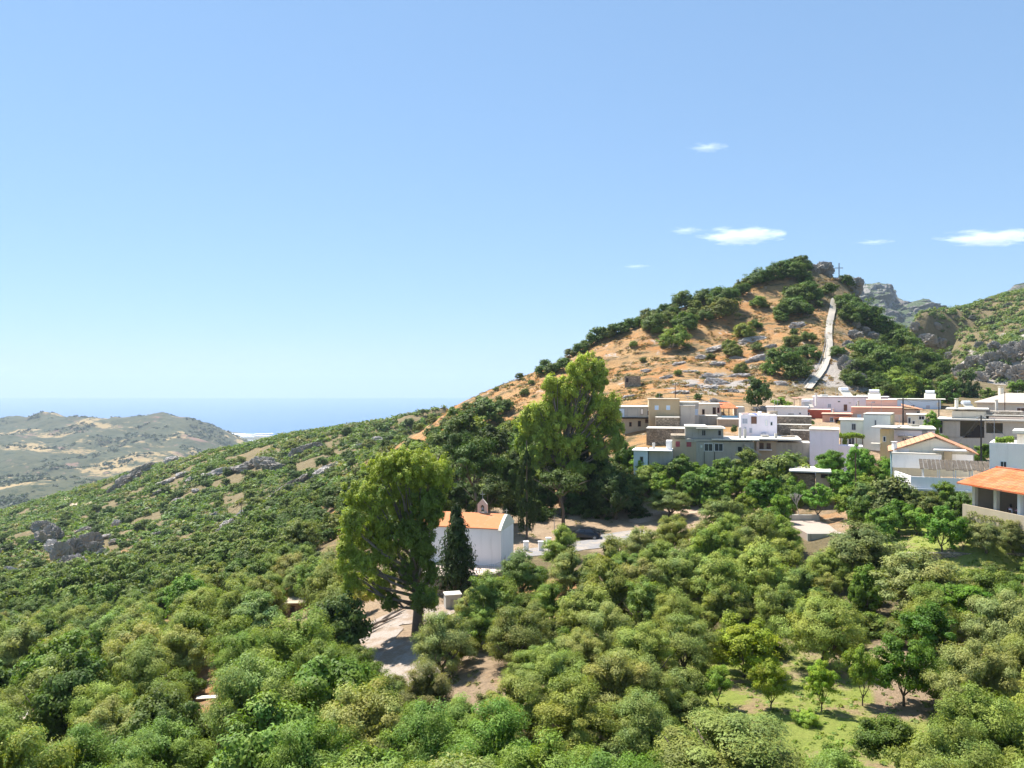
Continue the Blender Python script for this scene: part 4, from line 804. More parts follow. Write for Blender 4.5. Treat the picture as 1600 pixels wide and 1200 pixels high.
# low growth under the grove, in the clearing and on the lower left slope
px, D, x = scatter(26000, (-150, 1750), (28, 130)); z_ = gzv(x, D); zw = zone_weights(px, D); nz_ = fbm(np.stack([x/3., D/3., D*0], 1), 3)
k = ((zw[:, 2] > .32) & (nz_ > -.32)) | ((zw[:, 2] <= .32) & (nz_ > .22))
bad = np.zeros(len(px), bool)
for a, b_, rx, ry in CLEAR:
    if b_ in (960,1000,1040,945,965,850,855,822,805,800,785,812,905,1095) : bad |= ((px-a)/rx)**2+((600-z_/D*F-b_)/ry)**2 < .8
k &= ~bad & ~((px > 640) & (px < 800) & (D > 76)) & ~((px > 1200) & (D > 92))
r_ = .12+.24*g.random(len(px))**2; gr = zw[:, 2:3]; base = gr*np.array([[.20, .27, .05]])*1.0+(1-gr)*np.array([[.24, .22, .09]])
o = link_mesh('grass', tuft_mesh('grass', x[k], D[k], r_[k], 14, r_[k]*.42, base[k], .25, 1.3, .5)); tag(o, kind='stuff')

# ---------------------------------------------------------------- buildings
WH = (.80, .80, .82)
P_ = {'white': paint('white wall', (.95, .91, .88), .10, stain=.18), 'lav': paint('lavender white wall', (.95, .87, .92), .10, stain=.16), 'blue': paint('pale blue wall', (.66, .77, .88), .10, stain=.15),
      'teal': paint('shaded side wall', (.42, .60, .66), .12), 'cream': paint('cream wall', (.82, .76, .62), .12, stain=.25), 'ochre': paint('ochre wall', (.55, .42, .25), .18, stain=.3),
      'conc': paint('grey concrete', (.43, .40, .34), .25, stain=.55, grime=(.12, .11, .10)), 'concl': paint('pale concrete', (.56, .53, .47), .2, stain=.4), 'beige': paint('beige wall', (.68, .61, .50), .15, stain=.35),
      'green': paint('grey-green wall', (.70, .72, .65), .1, stain=.2), 'salmon': paint('salmon wall', (.72, .40, .28), .12, stain=.15), 'pink': paint('pale pink wall', (.74, .58, .48), .1, stain=.15), 'red': paint('brick red wall', (.50, .12, .07), .15, stain=.15),
      'roof': paint('sunlit roof slab', (.74, .68, .58), .2, stain=.35), 'tanw': paint('tan render', (.50, .41, .29), .25, stain=.5), 'stone': M['stone'], 'pale': M['pale_stone'], 'yel': paint('ochre side wall', (.62, .50, .28), .1, stain=.3)}
class House:
    """front face spans photo columns x0..x1 at depth D of its left corner, turned by yaw degrees; local x along the front, local y into the house"""
    def __init__(s, name, x0, x1, D, yaw=0, label=None, cat='house', group=None, ab=False):
        a = R(yaw) - (0 if ab else math.atan(((x0+min(x1, 1600))/2-800)/F)); xl = (x0-800)/F*D; t1 = (x1-800)/F
        s.w = (t1*D-xl)/(math.cos(a)-t1*math.sin(a)); s.D = D; s.a = a; s.z0 = gz(xl, D)
        s.root = empty(name, (xl, D, 0), a, label, cat, group); s.xl = xl
    def lx(s, px):
        """local x of a photo column on the front face"""
        t = (px-800)/F; return (t*s.D-s.xl)/(math.cos(s.a)-t*math.sin(s.a))
    def Dl(s, x): return s.D+x*math.sin(s.a)
    def z(s, py, px=None, x=None):
        d = s.Dl(s.lx(px) if px is not None else (x if x is not None else s.w/2)); return -(py-600)/F*d
    def wall(s, y0, y1, mat='white', x0=None, x1=None, d0=0, d1=8, name='wall', down=0):
        mb = MB(); a, b = (0 if x0 is None else s.lx(x0)), (s.w if x1 is None else s.lx(x1)); xm = (a+b)/2
        zb = s.z(y1, x=xm)-down; s.ztop = s.z(y0, x=xm); mb.box(a, b, d0, d1, zb, s.ztop); return mb.build(name, P_[mat] if isinstance(mat, str) else mat, s.root)
    def slab(s, y, x0=None, x1=None, d0=-.3, d1=8.3, th=.22, mat='roof', over=.25, name='roof', up=0.0):
        a, b = (-over if x0 is None else s.lx(x0)), (s.w+over if x1 is None else s.lx(x1)); z = s.z(y, x=(a+b)/2)+up
        return MB().box(a, b, d0, d1, z, z+th).build(name, P_[mat], s.root)
    def parapet(s, y, x0=None, x1=None, d0=0, d1=8, h=.35, t=.2, mat='white', name='parapet'):
        a, b = (0 if x0 is None else s.lx(x0)), (s.w if x1 is None else s.lx(x1)); z = s.z(y, x=(a+b)/2)+.004; e = .012
        mb = MB(); mb.box(a-e, b+e, d0-e, d0+t, z, z+h); mb.box(a-e, b+e, d1-t, d1+e, z, z+h); mb.box(a-e, a+t, d0+t, d1-t, z, z+h); mb.box(b-t, b+e, d0+t, d1-t, z, z+h)
        return mb.build(name, P_[mat], s.root)
    def win(s, px, py, w, h, kind='window', pane='glass', frame='white_frame', face='f', depth=0.0, bars=1, lab=None):
        """opening centred on the photo pixel, w x h photo pixels; face f (front), l (left side), r (right side) with px giving metres along the side"""
        D = s.D if face != 'f' else s.Dl(s.lx(px)); W, H = w/F*D, h/F*D; t = .07
        zc_ = -(py-600)/F*D
        if face == 'f': cx = s.lx(px); tr = lambda u, v, k: (cx+u, depth-k, zc_+v)
        elif face == 'l': tr = lambda u, v, k: (-k, px-u, zc_+v)
        else: tr = lambda u, v, k: (s.w+k, px+u, zc_+v)
        def bx(mb, u0, u1, v0, v1, k0, k1):
            p = [tr(u, v, k) for u, v, k in ((u0, v0, k0), (u1, v0, k0), (u1, v1, k0), (u0, v1, k0), (u0, v0, k1), (u1, v0, k1), (u1, v1, k1), (u0, v1, k1))]
            i = len(mb.v); mb.v += p; mb.f += [(i, i+3, i+2, i+1), (i+4, i+5, i+6, i+7), (i, i+1, i+5, i+4), (i+1, i+2, i+6, i+5), (i+2, i+3, i+7, i+6), (i+3, i, i+4, i+7)]
        mb = MB(); bx(mb, -W/2-t, W/2+t, H/2, H/2+t, 0, .06); bx(mb, -W/2-t, W/2+t, -H/2-t, -H/2, 0, .09); bx(mb, -W/2-t, -W/2, -H/2, H/2, 0, .06); bx(mb, W/2, W/2+t, -H/2, H/2, 0, .06)
        for q in range(bars): u = -W/2+W*(q+1)/(bars+1); bx(mb, u-.025, u+.025, -H/2, H/2, .02, .05)
        o = mb.build(kind, M[frame], s.root)
        if lab: o['label'] = lab
        m2 = MB(); bx(m2, -W/2, W/2, -H/2, H/2, 0, .015); m2.build('pane' if pane == 'glass' else 'shutter' if pane not in ('dark', 'wood') else 'leaf' if False else 'panel', M[pane] if pane in M else P_[pane], o)
        return o
    def post(s, px, y0, y1, w=.2, d=0.0, mat='concl', name='pillar'):
        x = s.lx(px); return MB().box(x-w/2, x+w/2, d, d+w, s.z(y1, px=px), s.z(y0, px=px)).build(name, P_.get(mat) or M[mat], s.root)
    def box(s, name, x0, x1, y0, y1, d0, d1, mat):
        a, b = s.lx(x0), s.lx(x1); xm = (a+b)/2; return MB().box(a, b, d0, d1, s.z(y1, x=xm), s.z(y0, x=xm)).build(name, P_.get(mat) or M[mat], s.root)
def thing_px(name, px, py, D, label, cat, group=None, rz=0):
    return empty(name, tuple(at(px, py, D)), rz, label, cat, group)
M['shut_blue'] = plain('pale blue shutters', (.55, .70, .85), .6, 0, .1); M['shut_red'] = plain('maroon shutters', (.35, .07, .09), .6); M['shut_brown'] = plain('brown shutters', (.17, .08, .05), .6)
M['rail_blue'] = plain('blue railing', (.25, .55, .78), .5); M['shut_grey'] = plain('grey shutters', (.45, .45, .52), .6)

# -- upper left corner of the village
h = House('grey_house', 964, 1016, 163, 4, 'low grey two-storey house, westernmost of the village, dark band between floors')
h.wall(653, 676, 'tanw', 973, 1016, 0, 7, down=1); h.wall(636, 653, 'concl', 964, 1016, -.15, 7, 'upper_wall'); h.slab(636.2, th=.15); h.box('balcony_band', 962, 1017, 652, 654, -.5, -.16, 'dark')
for a in ((970, 645, 11, 13, 'blue'), (988, 645, 16, 12, 'concl')): h.win(*a[:4], pane=a[4], frame='metal', bars=0, depth=-.15)
h.win(1003, 643, 4, 8, 'window', 'white', 'shut_brown', bars=0, depth=-.15); h.win(1013, 645, 3, 7, 'door', 'wood', bars=0, depth=-.15); h.win(985, 663, 3, 6, 'window', 'dark', 'shut_brown', bars=0); h.win(999, 662, 4, 8, 'door', 'dark', 'shut_brown', bars=0); h.win(1011, 658, 5, 5, 'window', 'wood', 'shut_brown', bars=0)
h = House('ochre_house', 1014, 1062, 160, 3, 'tall ochre house with two pale blue shuttered windows')
h.wall(624, 672, 'ochre', d1=8, down=1); h.slab(624, th=.12, over=.1, mat='tanw'); h.win(1026, 637, 5, 6, pane='shut_blue'); h.win(1044, 637, 5, 6, pane='shut_blue')
h = House('concrete_house', 1062, 1092, 161, 3, 'bare concrete tower-like house beside the ochre one')
h.wall(629, 672, 'concl', 1062, 1092, .5, 8, down=1); h.slab(629.2, d0=.2, th=.14); h.wall(634, 672, 'beige', 1062.5, 1085, -1.6, .5, 'stair_tower', 1); h.slab(634, 1061.5, 1086, -1.8, .5, .13, over=0, name='porch_roof'); h.win(1088.5, 644, 4, 9, 'door', 'shut_blue', bars=0, depth=.5)
def wallthing(name, x0, x1, y0, y1, D, yaw, mat, label, d=1.2, cap=True, cat='wall', down=1.5):
    h = House(name, x0, x1, D, yaw, label, cat); h.wall(y0, y1, mat, d0=0, d1=d, name='wall_face', down=down)
    if cap: h.slab(y0, d0=-.06, d1=d+.06, th=.10, over=.05, name='coping')
    return h
wallthing('stone_wall', 1025, 1062, 652.5, 672, 156, 2, 'stone', 'dark stone lean-to wall under the ochre house', 3)
wallthing('stone_wall', 1010, 1071, 670, 690, 149, -2, 'stone', 'long low stone outbuilding wall with flat concrete top below the ochre house', 6)
h = House('white_house', 1092, 1127, 171, 5, 'small cream-white house with an orange tiled porch and blue railing')
h.wall(631.5, 655, 'cream', d1=7, down=1); h.slab(631.5, th=.12, mat='roof'); h.win(1099, 643.5, 3, 7, pane='dark', frame='shut_brown', bars=0); h.win(1116, 642, 4, 10, 'door', 'dark', 'shut_brown', bars=1); h.win(1122.5, 641, 2.5, 7, pane='dark', frame='shut_red', bars=0)
zt = h.z(629, px=1135); zl = h.z(637, px=1140); a, b = h.lx(1126.5), h.lx(1149); mb = MB()
mb.poly([(a-.3, -2.6, zl), (b+.3, -2.6, zl), (b-1.0, 1.5, zt), (a-.3, 1.5, zt)], [(0, 0), (4, 0), (3, 3), (0, 3)]); mb.poly([(b+.3, -2.6, zl), (b+.3, 4, zl), (b-1.0, 1.5, zt)], [(0, 0), (4, 0), (2, 2)]); mb.poly([(a-.3, -2.6, zl-.12), (a-.3, 4, zl-.12), (b+.3, 4, zl-.12), (b+.3, -2.6, zl-.12)]); mb.poly([(a-.3, -2.6, zl-.12), (b+.3, -2.6, zl-.12), (b+.3, -2.6, zl), (a-.3, -2.6, zl)])
mb.build('porch_roof', M['tile_red'], h.root)
for px in (1129, 1137, 1148): h.post(px, 638, 651, .16, -2.4, 'wood', 'porch_post')
h.box('balcony', 1120, 1153, 652, 655, -2.9, 6, 'roof'); h.box('railing', 1125.5, 1150, 648.5, 652, -2.8, -2.7, 'rail_blue')
h.wall(636, 652, 'cream', 1150, 1165, 1.5, 6, 'back_wall')
wallthing('retaining_wall', 1090, 1121, 650, 672, 163, 2, 'conc', 'grey concrete retaining wall left of the tan one under the white house', 4)
wallthing('retaining_wall', 1121, 1156, 655.5, 684, 160, 4, 'tanw', 'tan retaining wall with a dark shrub, below the blue railing', 5)
# -- the big grey concrete house
h = House('large_concrete_house', 1049, 1178, 132, 3, 'sprawling bare grey concrete house with white-framed double windows and flat slabs')
h.wall(690, 735, 'conc', 1088, 1178, 0, 8, 'wall', 2); h.wall(686, 724, 'tanw', 1049, 1088, .15, 7, 'side_wing', 2); h.slab(680.5, 1048, 1071, 0, 6, .6, 'stone', name='rubble_parapet', up=-.6)
h.slab(688, 1112, 1186, -.7, 8, .2, name='roof'); h.wall(668, 689, 'conc', 1071, 1131, 1.0, 7, 'upper_storey'); h.slab(668, 1070, 1105, .6, 7.2, .17, name='upper_roof'); h.slab(670.3, 1088, 1134, -.1, 6.6, .13, name='upper_slab')
h.wall(686, 691, 'conc', 1071, 1113, 0, 1.0, 'ledge')
for px, py, w_, h_ in ((1107, 699, 12, 11), (1123, 699, 12, 11)): h.win(px, py, w_, h_, bars=1)
h.win(1100, 677, 5, 8, pane='dark', frame='metal', depth=1.0); h.win(1125, 677, 4, 8, 'door', 'dark', 'metal', bars=0, depth=1.0); h.win(1156, 702.5, 6, 9, pane='glass', frame='metal', bars=0); h.win(1096, 697.5, 3, 4, pane='green', frame='metal', bars=0); h.win(1059, 694, 5, 7, pane='shut_red', frame='shut_red', bars=0, depth=.15); h.win(1076.5, 694.5, 6, 6, pane='shut_red', frame='shut_red', bars=0, depth=.15)
h.box('drain_pipe', 1100, 1100.8, 705, 730, -.12, 0, 'black'); h.box('drain_pipe', 1116, 1116.8, 706, 730, -.12, 0, 'black')
a, b = h.lx(1163), h.lx(1178.5); z1_, z0_ = h.z(693, px=1163), h.z(709, px=1180); MB().prism([(a, z1_-.25), (b+1, z0_-.3), (b+1, z0_), (a, z1_)], -1.1, -.1).build('outside_stair', P_['conc'], h.root)
h = House('garage', 1178, 1213, 134, 2, 'tan room with two dark openings under a flat concrete terrace', 'outbuilding')
h.wall(689.5, 712, 'tanw', d0=0, d1=6, down=1); h.slab(687.5, 1176, 1252, -1, 9, .22, name='terrace_slab'); h.win(1190, 697, 5, 9, 'door', 'wood', 'shut_brown', bars=0); h.win(1201, 697, 5, 8, 'door', 'wood', 'shut_brown', bars=0); h.box('pink_pier', 1182, 1186, 690, 708, -.3, -.01, 'pink'); h.box('balcony', 1186, 1206, 702, 703.4, -.7, -.02, 'white')
h.wall(692, 712, 'conc', 1213, 1268, .4, 6, 'side_wall', 1)
for px in (1156, 1164, 1212):
    t = thing_px('concrete_pillar', px, 688-(.0), 134.5 if px > 1170 else 133, {1156: 'pale square concrete pillar on the slab, taller of two', 1164: 'thin tan pillar on the slab beside the lavender house', 1212: 'short dark pointed stub on the terrace slab right of the lavender house'}[px], 'pillar')
    hh = {1156: 2.2, 1164: 1.9, 1212: 1.2}[px]; MB().box(-.2, .2, -.2, .2, 0, hh).build('shaft', P_['concl'], t); MB().box(-.26, .26, -.26, .26, -.2, .12).build('base', P_['concl'], t)
# -- blue cottage
h = House('blue_cottage', 990, 1012, 128, -4, 'little pale blue cottage with one small dark window among the trees')
h.wall(704.5, 735, 'blue', d1=5, down=2); h.slab(704.5, d1=5.2, th=.1, x1=1050, mat='white'); h.win(1002.5, 717.5, 4, 7, pane='glass', frame='metal', bars=0); h.wall(706, 722, 'concl', 1013, 1050, 1.2, 6, 'rear_wing', 2); h.box('shed', 1040, 1049, 690, 704.5, 1.5, 4, 'white')
t = thing_px('chimney', 1021.5, 704, 130, 'pale round-capped chimney on the blue cottage roof', 'chimney'); MB().box(-.18, .18, -.18, .18, 0, 1.1).build('stack', P_['concl'], t); MB().tube([(0, 0, 1.05), (0, 0, 1.3)], [.28, .22], 10).build('cap', P_['concl'], t)
t = thing_px('chimney', 1013, 705, 129, 'short dark stove pipe on the blue cottage roof', 'chimney'); MB().tube([(0, 0, 0), (0, 0, .55)], .09, 8).build('pipe', M['black'], t); MB().tube([(0, 0, .5), (0, 0, .58)], .16, 8).build('cap', M['black'], t)
# -- lavender house
h = House('lavender_house', 1157, 1214, 141, 3, 'boxy lavender-white house with brown square window and grey shutter')
h.wall(649.5, 692, 'lav', d1=9, down=1); h.parapet(649.5, d1=9, h=.12, mat='white'); h.win(1164, 658, 7, 7, pane='shut_grey', bars=1); h.win(1178, 656.5, 7, 10, pane='shut_brown', frame='shut_brown', bars=0); h.win(1164.5, 675, 2.5, 15, 'door', 'shut_grey', bars=0); h.win(1173, 672.5, 3.5, 7, 'door', 'shut_grey', bars=0); h.win(1205.5, 662, 2.5, 5, pane='glass', bars=0)
for px, lb in ((1197.5, 'upright'), (1204, 'niche')): h.win(px, 660.5, 2.6, 8 if px < 1200 else 9, 'blind_window', 'white', 'white_frame', bars=0) if px < 1200 else None
h.box('wall_unit', 1190, 1197, 676, 681, -.5, -.02, 'shut_grey')
t = thing_px('tarpaulin_heap', 1178, 650, 144, 'crumpled blue tarpaulin heap on the lavender house roof', 'tarpaulin')
g = np.random.default_rng(2); import bmesh
bm = bmesh.new(); bmesh.ops.create_icosphere(bm, subdivisions=3, radius=1)
for v in bm.verts: n_1 = mnoise.noise(v.co*2.3); v.co = Vector((v.co.x*.9, v.co.y*.7, max(0, v.co.z*.45)))*(1+.5*n_1)
me = bpy.data.meshes.new('tarp'); bm.to_mesh(me); bm.free(); me.materials.append(plain('blue tarpaulin', (.22, .25, .6), .5)); link_mesh('cover', me, t)
# -- dry stone walls right of it
wallthing('stone_wall', 1214, 1268, 651, 668, 150, 2, 'stone', 'topmost dry stone wall tier right of the lavender house', 3)
wallthing('stone_wall', 1214, 1268, 664, 694, 146, 2, 'stone', 'middle dry stone wall tier right of the lavender house', 2)
wallthing('stone_wall', 1236, 1268, 673, 694, 143.5, 3, 'stone', 'lowest rubble-topped stone wall tier beside the white vine wall', 1.5)
# -- long white rows behind
h = House('long_white_house', 1198, 1262, 172, 0, 'low white house with flat roof between the lavender house and the red cottage')
h.wall(637, 655, 'white', d1=8, down=1); h.slab(636.4, th=.1, mat='white'); h.win(1236, 647, 8, 2, pane='concl', bars=0); h.win(1250, 646, 2, 2, pane='dark', bars=0)
h = House('red_cottage', 1259, 1298, 171, 0, 'low brick-red cottage block under the long white house'); h.wall(640.5, 664, 'red', d1=5, down=1); h.slab(640.5, th=.08, mat='pink', over=.05, d0=-.05, d1=5.1); h.win(1263.5, 646.5, 2, 2.5, pane='dark', bars=0)
h = House('salmon_cottage', 1285, 1331, 163, 0, 'salmon-red cottage with sloping orange porch roof and small window'); h.wall(649, 672, 'salmon', d1=6, down=1); h.slab(647.6, th=.14, mat='salmon', over=.2); h.win(1299.5, 655.5, 4, 6, pane='glass', bars=1); h.win(1309, 659, 6, 6, pane='dark', frame='shut_red', bars=0)
a, b = h.lx(1302), h.lx(1330); mb = MB(); mb.prism([(a, h.z(654, px=1302)), (b, h.z(650.5, px=1330)), (b, h.z(649.4, px=1330)), (a, h.z(652.8, px=1302))], -2.2, -.01); mb.build('porch_roof', M['tile_red'], h.root); h.post(1303, 654, 664, .12, -2.1, 'white', 'porch_post'); h.post(1329, 651, 664, .12, -2.1, 'white', 'porch_post')
h = House('long_white_house', 1270, 1388, 186, 0, 'longest lavender-white house, a row of tanks on its flat roof'); h.wall(621, 652, 'lav', d1=9, down=1); h.slab(620.3, th=.12, mat='white'); h.win(1311, 627.5, 3, 1.4, pane='dark', bars=0); h.win(1328, 629.5, 3, 1.2, pane='pink', bars=0); h.wall(624, 642, 'white', 1252, 1270, -.5, 6, 'side_wing')
[h.win(px_, 634, 4, 5, pane='shut_grey', bars=1) for px_ in (1296, 1340, 1362)]; h.win(1321, 637, 4, 9, 'door', 'shut_brown', 'shut_brown', bars=0)
h = House('canopy', 1240, 1256, 178, 0, 'thin red tiled canopy on posts at the end of the long white house', 'canopy'); h.slab(622, th=.16, mat='salmon', d0=-2, d1=3, over=.2, name='roof'); h.post(1241, 622.5, 640, .12, -1.8, 'wood', 'post'); h.post(1250, 622.5, 640, .12, -1.8, 'wood', 'post')
h = House('pale_blue_house', 1378, 1470, 197, 0, 'long pale blue house with projecting flat roof behind the salmon house'); h.wall(625, 658, 'blue', d1=9, down=2); h.slab(624.3, x1=1478, th=.16, mat='cream'); h.win(1466, 632, 4, 6, pane='cream', bars=0); h.win(1426, 636, 5, 5, pane='glass', bars=1); h.win(1450, 636, 5, 5, pane='shut_grey', bars=1)
h = House('pink_house', 1353, 1402, 172, 0, 'pale peach upper block behind the salmon house'); h.wall(625.5, 652, 'pink', d1=7, down=1); h.slab(625.2, th=.1, mat='pink', over=.05); h.win(1365, 628.5, 4, 1.2, pane='dark', bars=0)
h = House('salmon_house', 1330, 1411, 164, 0, 'broad salmon-banded house with peach lower wall, behind the grey-white block'); h.wall(646.5, 676, 'pink', d1=9, down=2); h.wall(637.5, 646.5, 'salmon', d0=-.12, d1=9, name='upper_band'); h.slab(637.2, th=.08, mat='salmon', over=.1); h.win(1342.5, 652, 5, 8, pane='shut_blue', bars=1)
a = h.lx(1411); zr = h.z(633.5, px=1415); ze = h.z(640, px=1440); b = h.lx(1441)
h.wall(641, 676, 'pink', 1411.5, 1438, .6, 8, 'side_wing'); mb = MB(); mb.poly([(a-.2, -.6, ze+.75), (b+.3, -.6, ze), (b+.3, 8.5, ze), (a-.2, 8.5, zr+.2)], [(0, 0), (4, 0), (4, 8), (0, 8)]); mb.poly([(a-.2, -.6, ze+.6), (a-.2, 8.5, zr), (b+.3, 8.5, ze-.15), (b+.3, -.6, ze-.15)]); mb.poly([(a-.2, -.6, ze+.6), (b+.3, -.6, ze-.15), (b+.3, -.6, ze), (a-.2, -.6, ze+.75)]); mb.build('lean_to_roof', M['tile_pale'], h.root)
h.win(1435, 646, 4, 6, pane='dark', frame='white_frame', bars=0, depth=.6)
h = House('cream_house', 1418, 1446, 152, 0, 'small cream house with windows between the power pole and hedge tree'); h.wall(649, 676, 'cream', d1=7, down=1); h.slab(648.6, th=.12, mat='roof'); h.win(1421, 657, 3, 8, pane='glass', bars=0); h.win(1427.5, 661, 3, 6, pane='glass', bars=0); h.win(1440, 653, 7, 5, pane='dark', bars=1)
# -- grey-white block and its neighbours
h = House('tall_block', 1349, 1391, 139, -6, 'tall plain grey-green block with ochre side, largest blank wall of the village'); h.wall(648.5, 738, 'green', d1=7, down=3); h.slab(647.6, th=.14, mat='cream', over=.06, d0=-.06, d1=7.06); h.win(1368, 662, 1, 10, 'pipe', 'glass', 'metal', bars=0); h.wall(649, 738, 'yel', 1391.4, 1392, .3, 6.8, 'side_wall', 3)
h = House('cream_annex', 1313, 1349, 142, 0, 'cream annex with tall dark shuttered window above the vine'); h.wall(657.5, 715, 'green', d1=6, down=2); h.slab(657, th=.16, mat='cream', x1=1350); h.win(1334, 667, 5, 9, pane='glass', frame='shut_grey', bars=1); h.win(1330.5, 690.5, 8, 13, 'door', 'glass', 'white_frame', bars=1); h.win(1308+10, 693, 3, 8, pane='glass', bars=0)
h = House('white_terrace_house', 1265, 1311, 131, 0, 'plain white block with rough sunlit top, a crack in its wall'); h.wall(672, 740, 'lav', d1=7, down=3); h.slab(671.6, th=.12, mat='cream', over=.08, d1=7.1)
h.wall(697.5, 740, 'lav', 1311, 1349, .8, 4, 'terrace_wall', 3)
h.win(1278, 690, 4, 5, pane='glass', bars=1) if False else None
h = House('slab_house', 1364, 1392, 127, -8, 'beige house with projecting roof slab before the tall block'); h.wall(670.5, 740, 'yel', 1375, 1390, 0, 5, 'wall', 3); h.slab(669, 1362, 1402, -1, 5.5, .2, name='roof'); h.box('balcony', 1362, 1376, 692, 699, -1.2, 0, 'cream')
h.win(1382, 686, 3, 7, pane='glass', bars=0)
h = House('lavender_annex', 1392, 1461, 131, 2, 'white-lavender house with cream flat roof strewn with small structures'); h.wall(672.5, 710, 'lav', d1=7, down=2); h.slab(671, d0=-.5, d1=9, th=.25, mat='cream', over=.15); h.win(1445, 676.5, 6, 5, pane='concl', frame='metal', bars=2); h.slab(682, 1403, 1425, -2, -.02, .12, mat='tanw', name='lean_to'); h.win(1413, 688, 5, 6, pane='glass', bars=1); h.win(1430, 686, 4, 8, 'door', 'shut_brown', 'shut_brown', bars=0)
# pergola with vine
t = thing_px('vine_pergola', 1326, 696, 137.5, 'green vine covering a small pergola over the terrace door', 'pergola')
W_ = 40/F*138/2
for sx in (-1, 1):
    for sy in (-1, 1): MB().tube([(sx*W_*.85, sy*1.2, -.8), (sx*W_*.85, sy*1.2, 1.5)], .06, 6).build('post', M['wood'], t)
mb = MB(); [mb.box(-W_, W_, y-.04, y+.04, 1.5, 1.58) for y in (-1.2, -.4, .4, 1.2)]; mb.build('lattice', M['wood'], t)
def foliage_box(name, parent, n, sx, sy, sz, loc, col, leaf=.13, z=0):
    g = np.random.default_rng(n); c = (g.random((n, 3))*2-1)*[sx, sy, sz]; c[:, 2] += .35*sz*np.sin(c[:, 0]*2.1)+.2*sz*g.normal(size=n); nr = unit(g.normal(size=(n, 3))*.7+[0, -.3, .8]); d = unit(np.cross(nr, g.normal(size=(n, 3)))); sd = np.cross(nr, d)
    V, Fq = quads(c, d*leaf, sd*leaf*.6); k = .75+.5*g.random(n); tc = np.stack([k, k, k], 1); o = link_mesh(name, fast_mesh(name, V, Fq, M['leaf'], False, np.repeat(tc, 4, 0)), parent, loc); o.color = (*col, 1); return o
foliage_box('vine', t, 2600, W_, 1.4, .32, (0, 0, 1.75), (.26, .36, .05), .15); foliage_box('hanging_vine', t, 500, .35, .3, .9, (-W_*.45, -.8, .5), (.18, .26, .05), .12)
# -- tiled-roof house with terrace
h = House('tiled_roof_house', 1394, 1523, 109, 3, 'white house with wide orange gable roof and a long walled terrace')
zE = h.z(702, px=1400); zA = h.z(681, px=1460); xa, x0_, x1_ = h.lx(1461), h.lx(1390), h.lx(1523); zr_ = h.z(707, px=1523)
mb = MB(); L_ = 9; mb.prism([(h.lx(1395), h.z(745, px=1400)), (h.lx(1521), h.z(745, px=1520)), (h.lx(1521), zr_-.05), (xa, zA-.3), (h.lx(1395), zE-.25)], 0, L_); mb.build('wall', P_['cream'], h.root)
mb = MB(); nrm = .16
for (xa0, za0, xb0, zb0) in ((x0_-.2, zE-.25, xa, zA), (xa, zA, x1_+.4, zr_-.15)):
    ln = math.hypot(xb0-xa0, zb0-za0); mb.poly([(xa0, -.7, za0), (xb0, -.7, zb0), (xb0, L_+.5, zb0), (xa0, L_+.5, za0)], [(0, 0), (0, ln), (L_+1.2, ln), (L_+1.2, 0)]); mb.poly([(xa0, -.7, za0-nrm), (xa0, L_+.5, za0-nrm), (xb0, L_+.5, zb0-nrm), (xb0, -.7, zb0-nrm)]); mb.poly([(xa0, -.7, za0-nrm), (xb0, -.7, zb0-nrm), (xb0, -.7, zb0), (xa0, -.7, za0)])
    e = xa0 if xb0 == xa else xb0; ez = za0 if xb0 == xa else zb0; mb.poly([(e, -.7, ez-nrm), (e, -.7, ez), (e, L_+.5, ez), (e, L_+.5, ez-nrm)])
mb.build('roof', M['tile_pale'], h.root)
h.box('white_band', 1394.6, 1420, 700, 706, -.06, -.01, 'white'); h.wall(708, 730, 'white', 1394.5, 1470, -1.6, -.02, 'front_room'); h.slab(707.6, 1393, 1468, -1.8, -.03, .1, mat='roof', name='front_roof')
h.slab(703, 1458, 1508, -2.2, -.03, .16, mat='white', name='canopy'); h.wall(705, 730, 'tanw', 1475, 1487, -.5, -.03, 'door_bay'); h.wall(710, 732, 'white', 1487, 1520, -.3, -.03, 'bright_wall'); h.box('downpipe', 1520.6, 1521.6, 706, 728, -.3, -.2, 'metal')
# terrace: floor, parapet, lower wall, pergola of cane matting
zf = h.z(745, px=1460)
tx0, tx1 = h.lx(1398), h.lx(1562)
MB().slab([(tx0, -1.7), (tx0+1.8, -8), (tx1, -8), (tx1, -1.7)], zf-6, zf-.5).build('terrace_base', P_['cream'], h.root)
mb = MB(); t_ = .22
def wseg(mb, p, q, z0, z1, t):
    d = (Vector(q)-Vector(p)).normalized(); n = Vector((-d.y, d.x))*t; mb.slab([p, q, (q[0]+n.x, q[1]+n.y), (p[0]+n.x, p[1]+n.y)], z0, z1)
wseg(mb, (tx0-.05, -1.7), (tx0+1.75, -8.05), zf-.7, zf+.75, t_); wseg(mb, (tx0+1.75, -8.05), (tx1, -8.05), zf-.7, zf+.75, t_); mb.build('parapet', P_['white'], h.root)
MB().box(tx0+1.4, tx1, -8.45, -8.06, zf-.95, zf-.7).build('cornice', P_['white'], h.root)
mb = MB(); ptx0, ptx1 = tx0+3.2, tx0+14.0
for px_ in np.linspace(ptx0, ptx1, 7):
    for yy in (-7.5, -4.2): mb.box(px_-.05, px_+.05, yy-.05, yy+.05, zf-.5, zf+(1.75 if yy < -6 else 2.62))
pg = mb.build('pergola_posts', M['white_frame'], h.root)
M['cane'] = paint('cane matting', (.085, .065, .045), .5, scale=4, stain=.5); mb = MB(); zz0, zz1 = zf+1.8, zf+2.7; q_ = 24
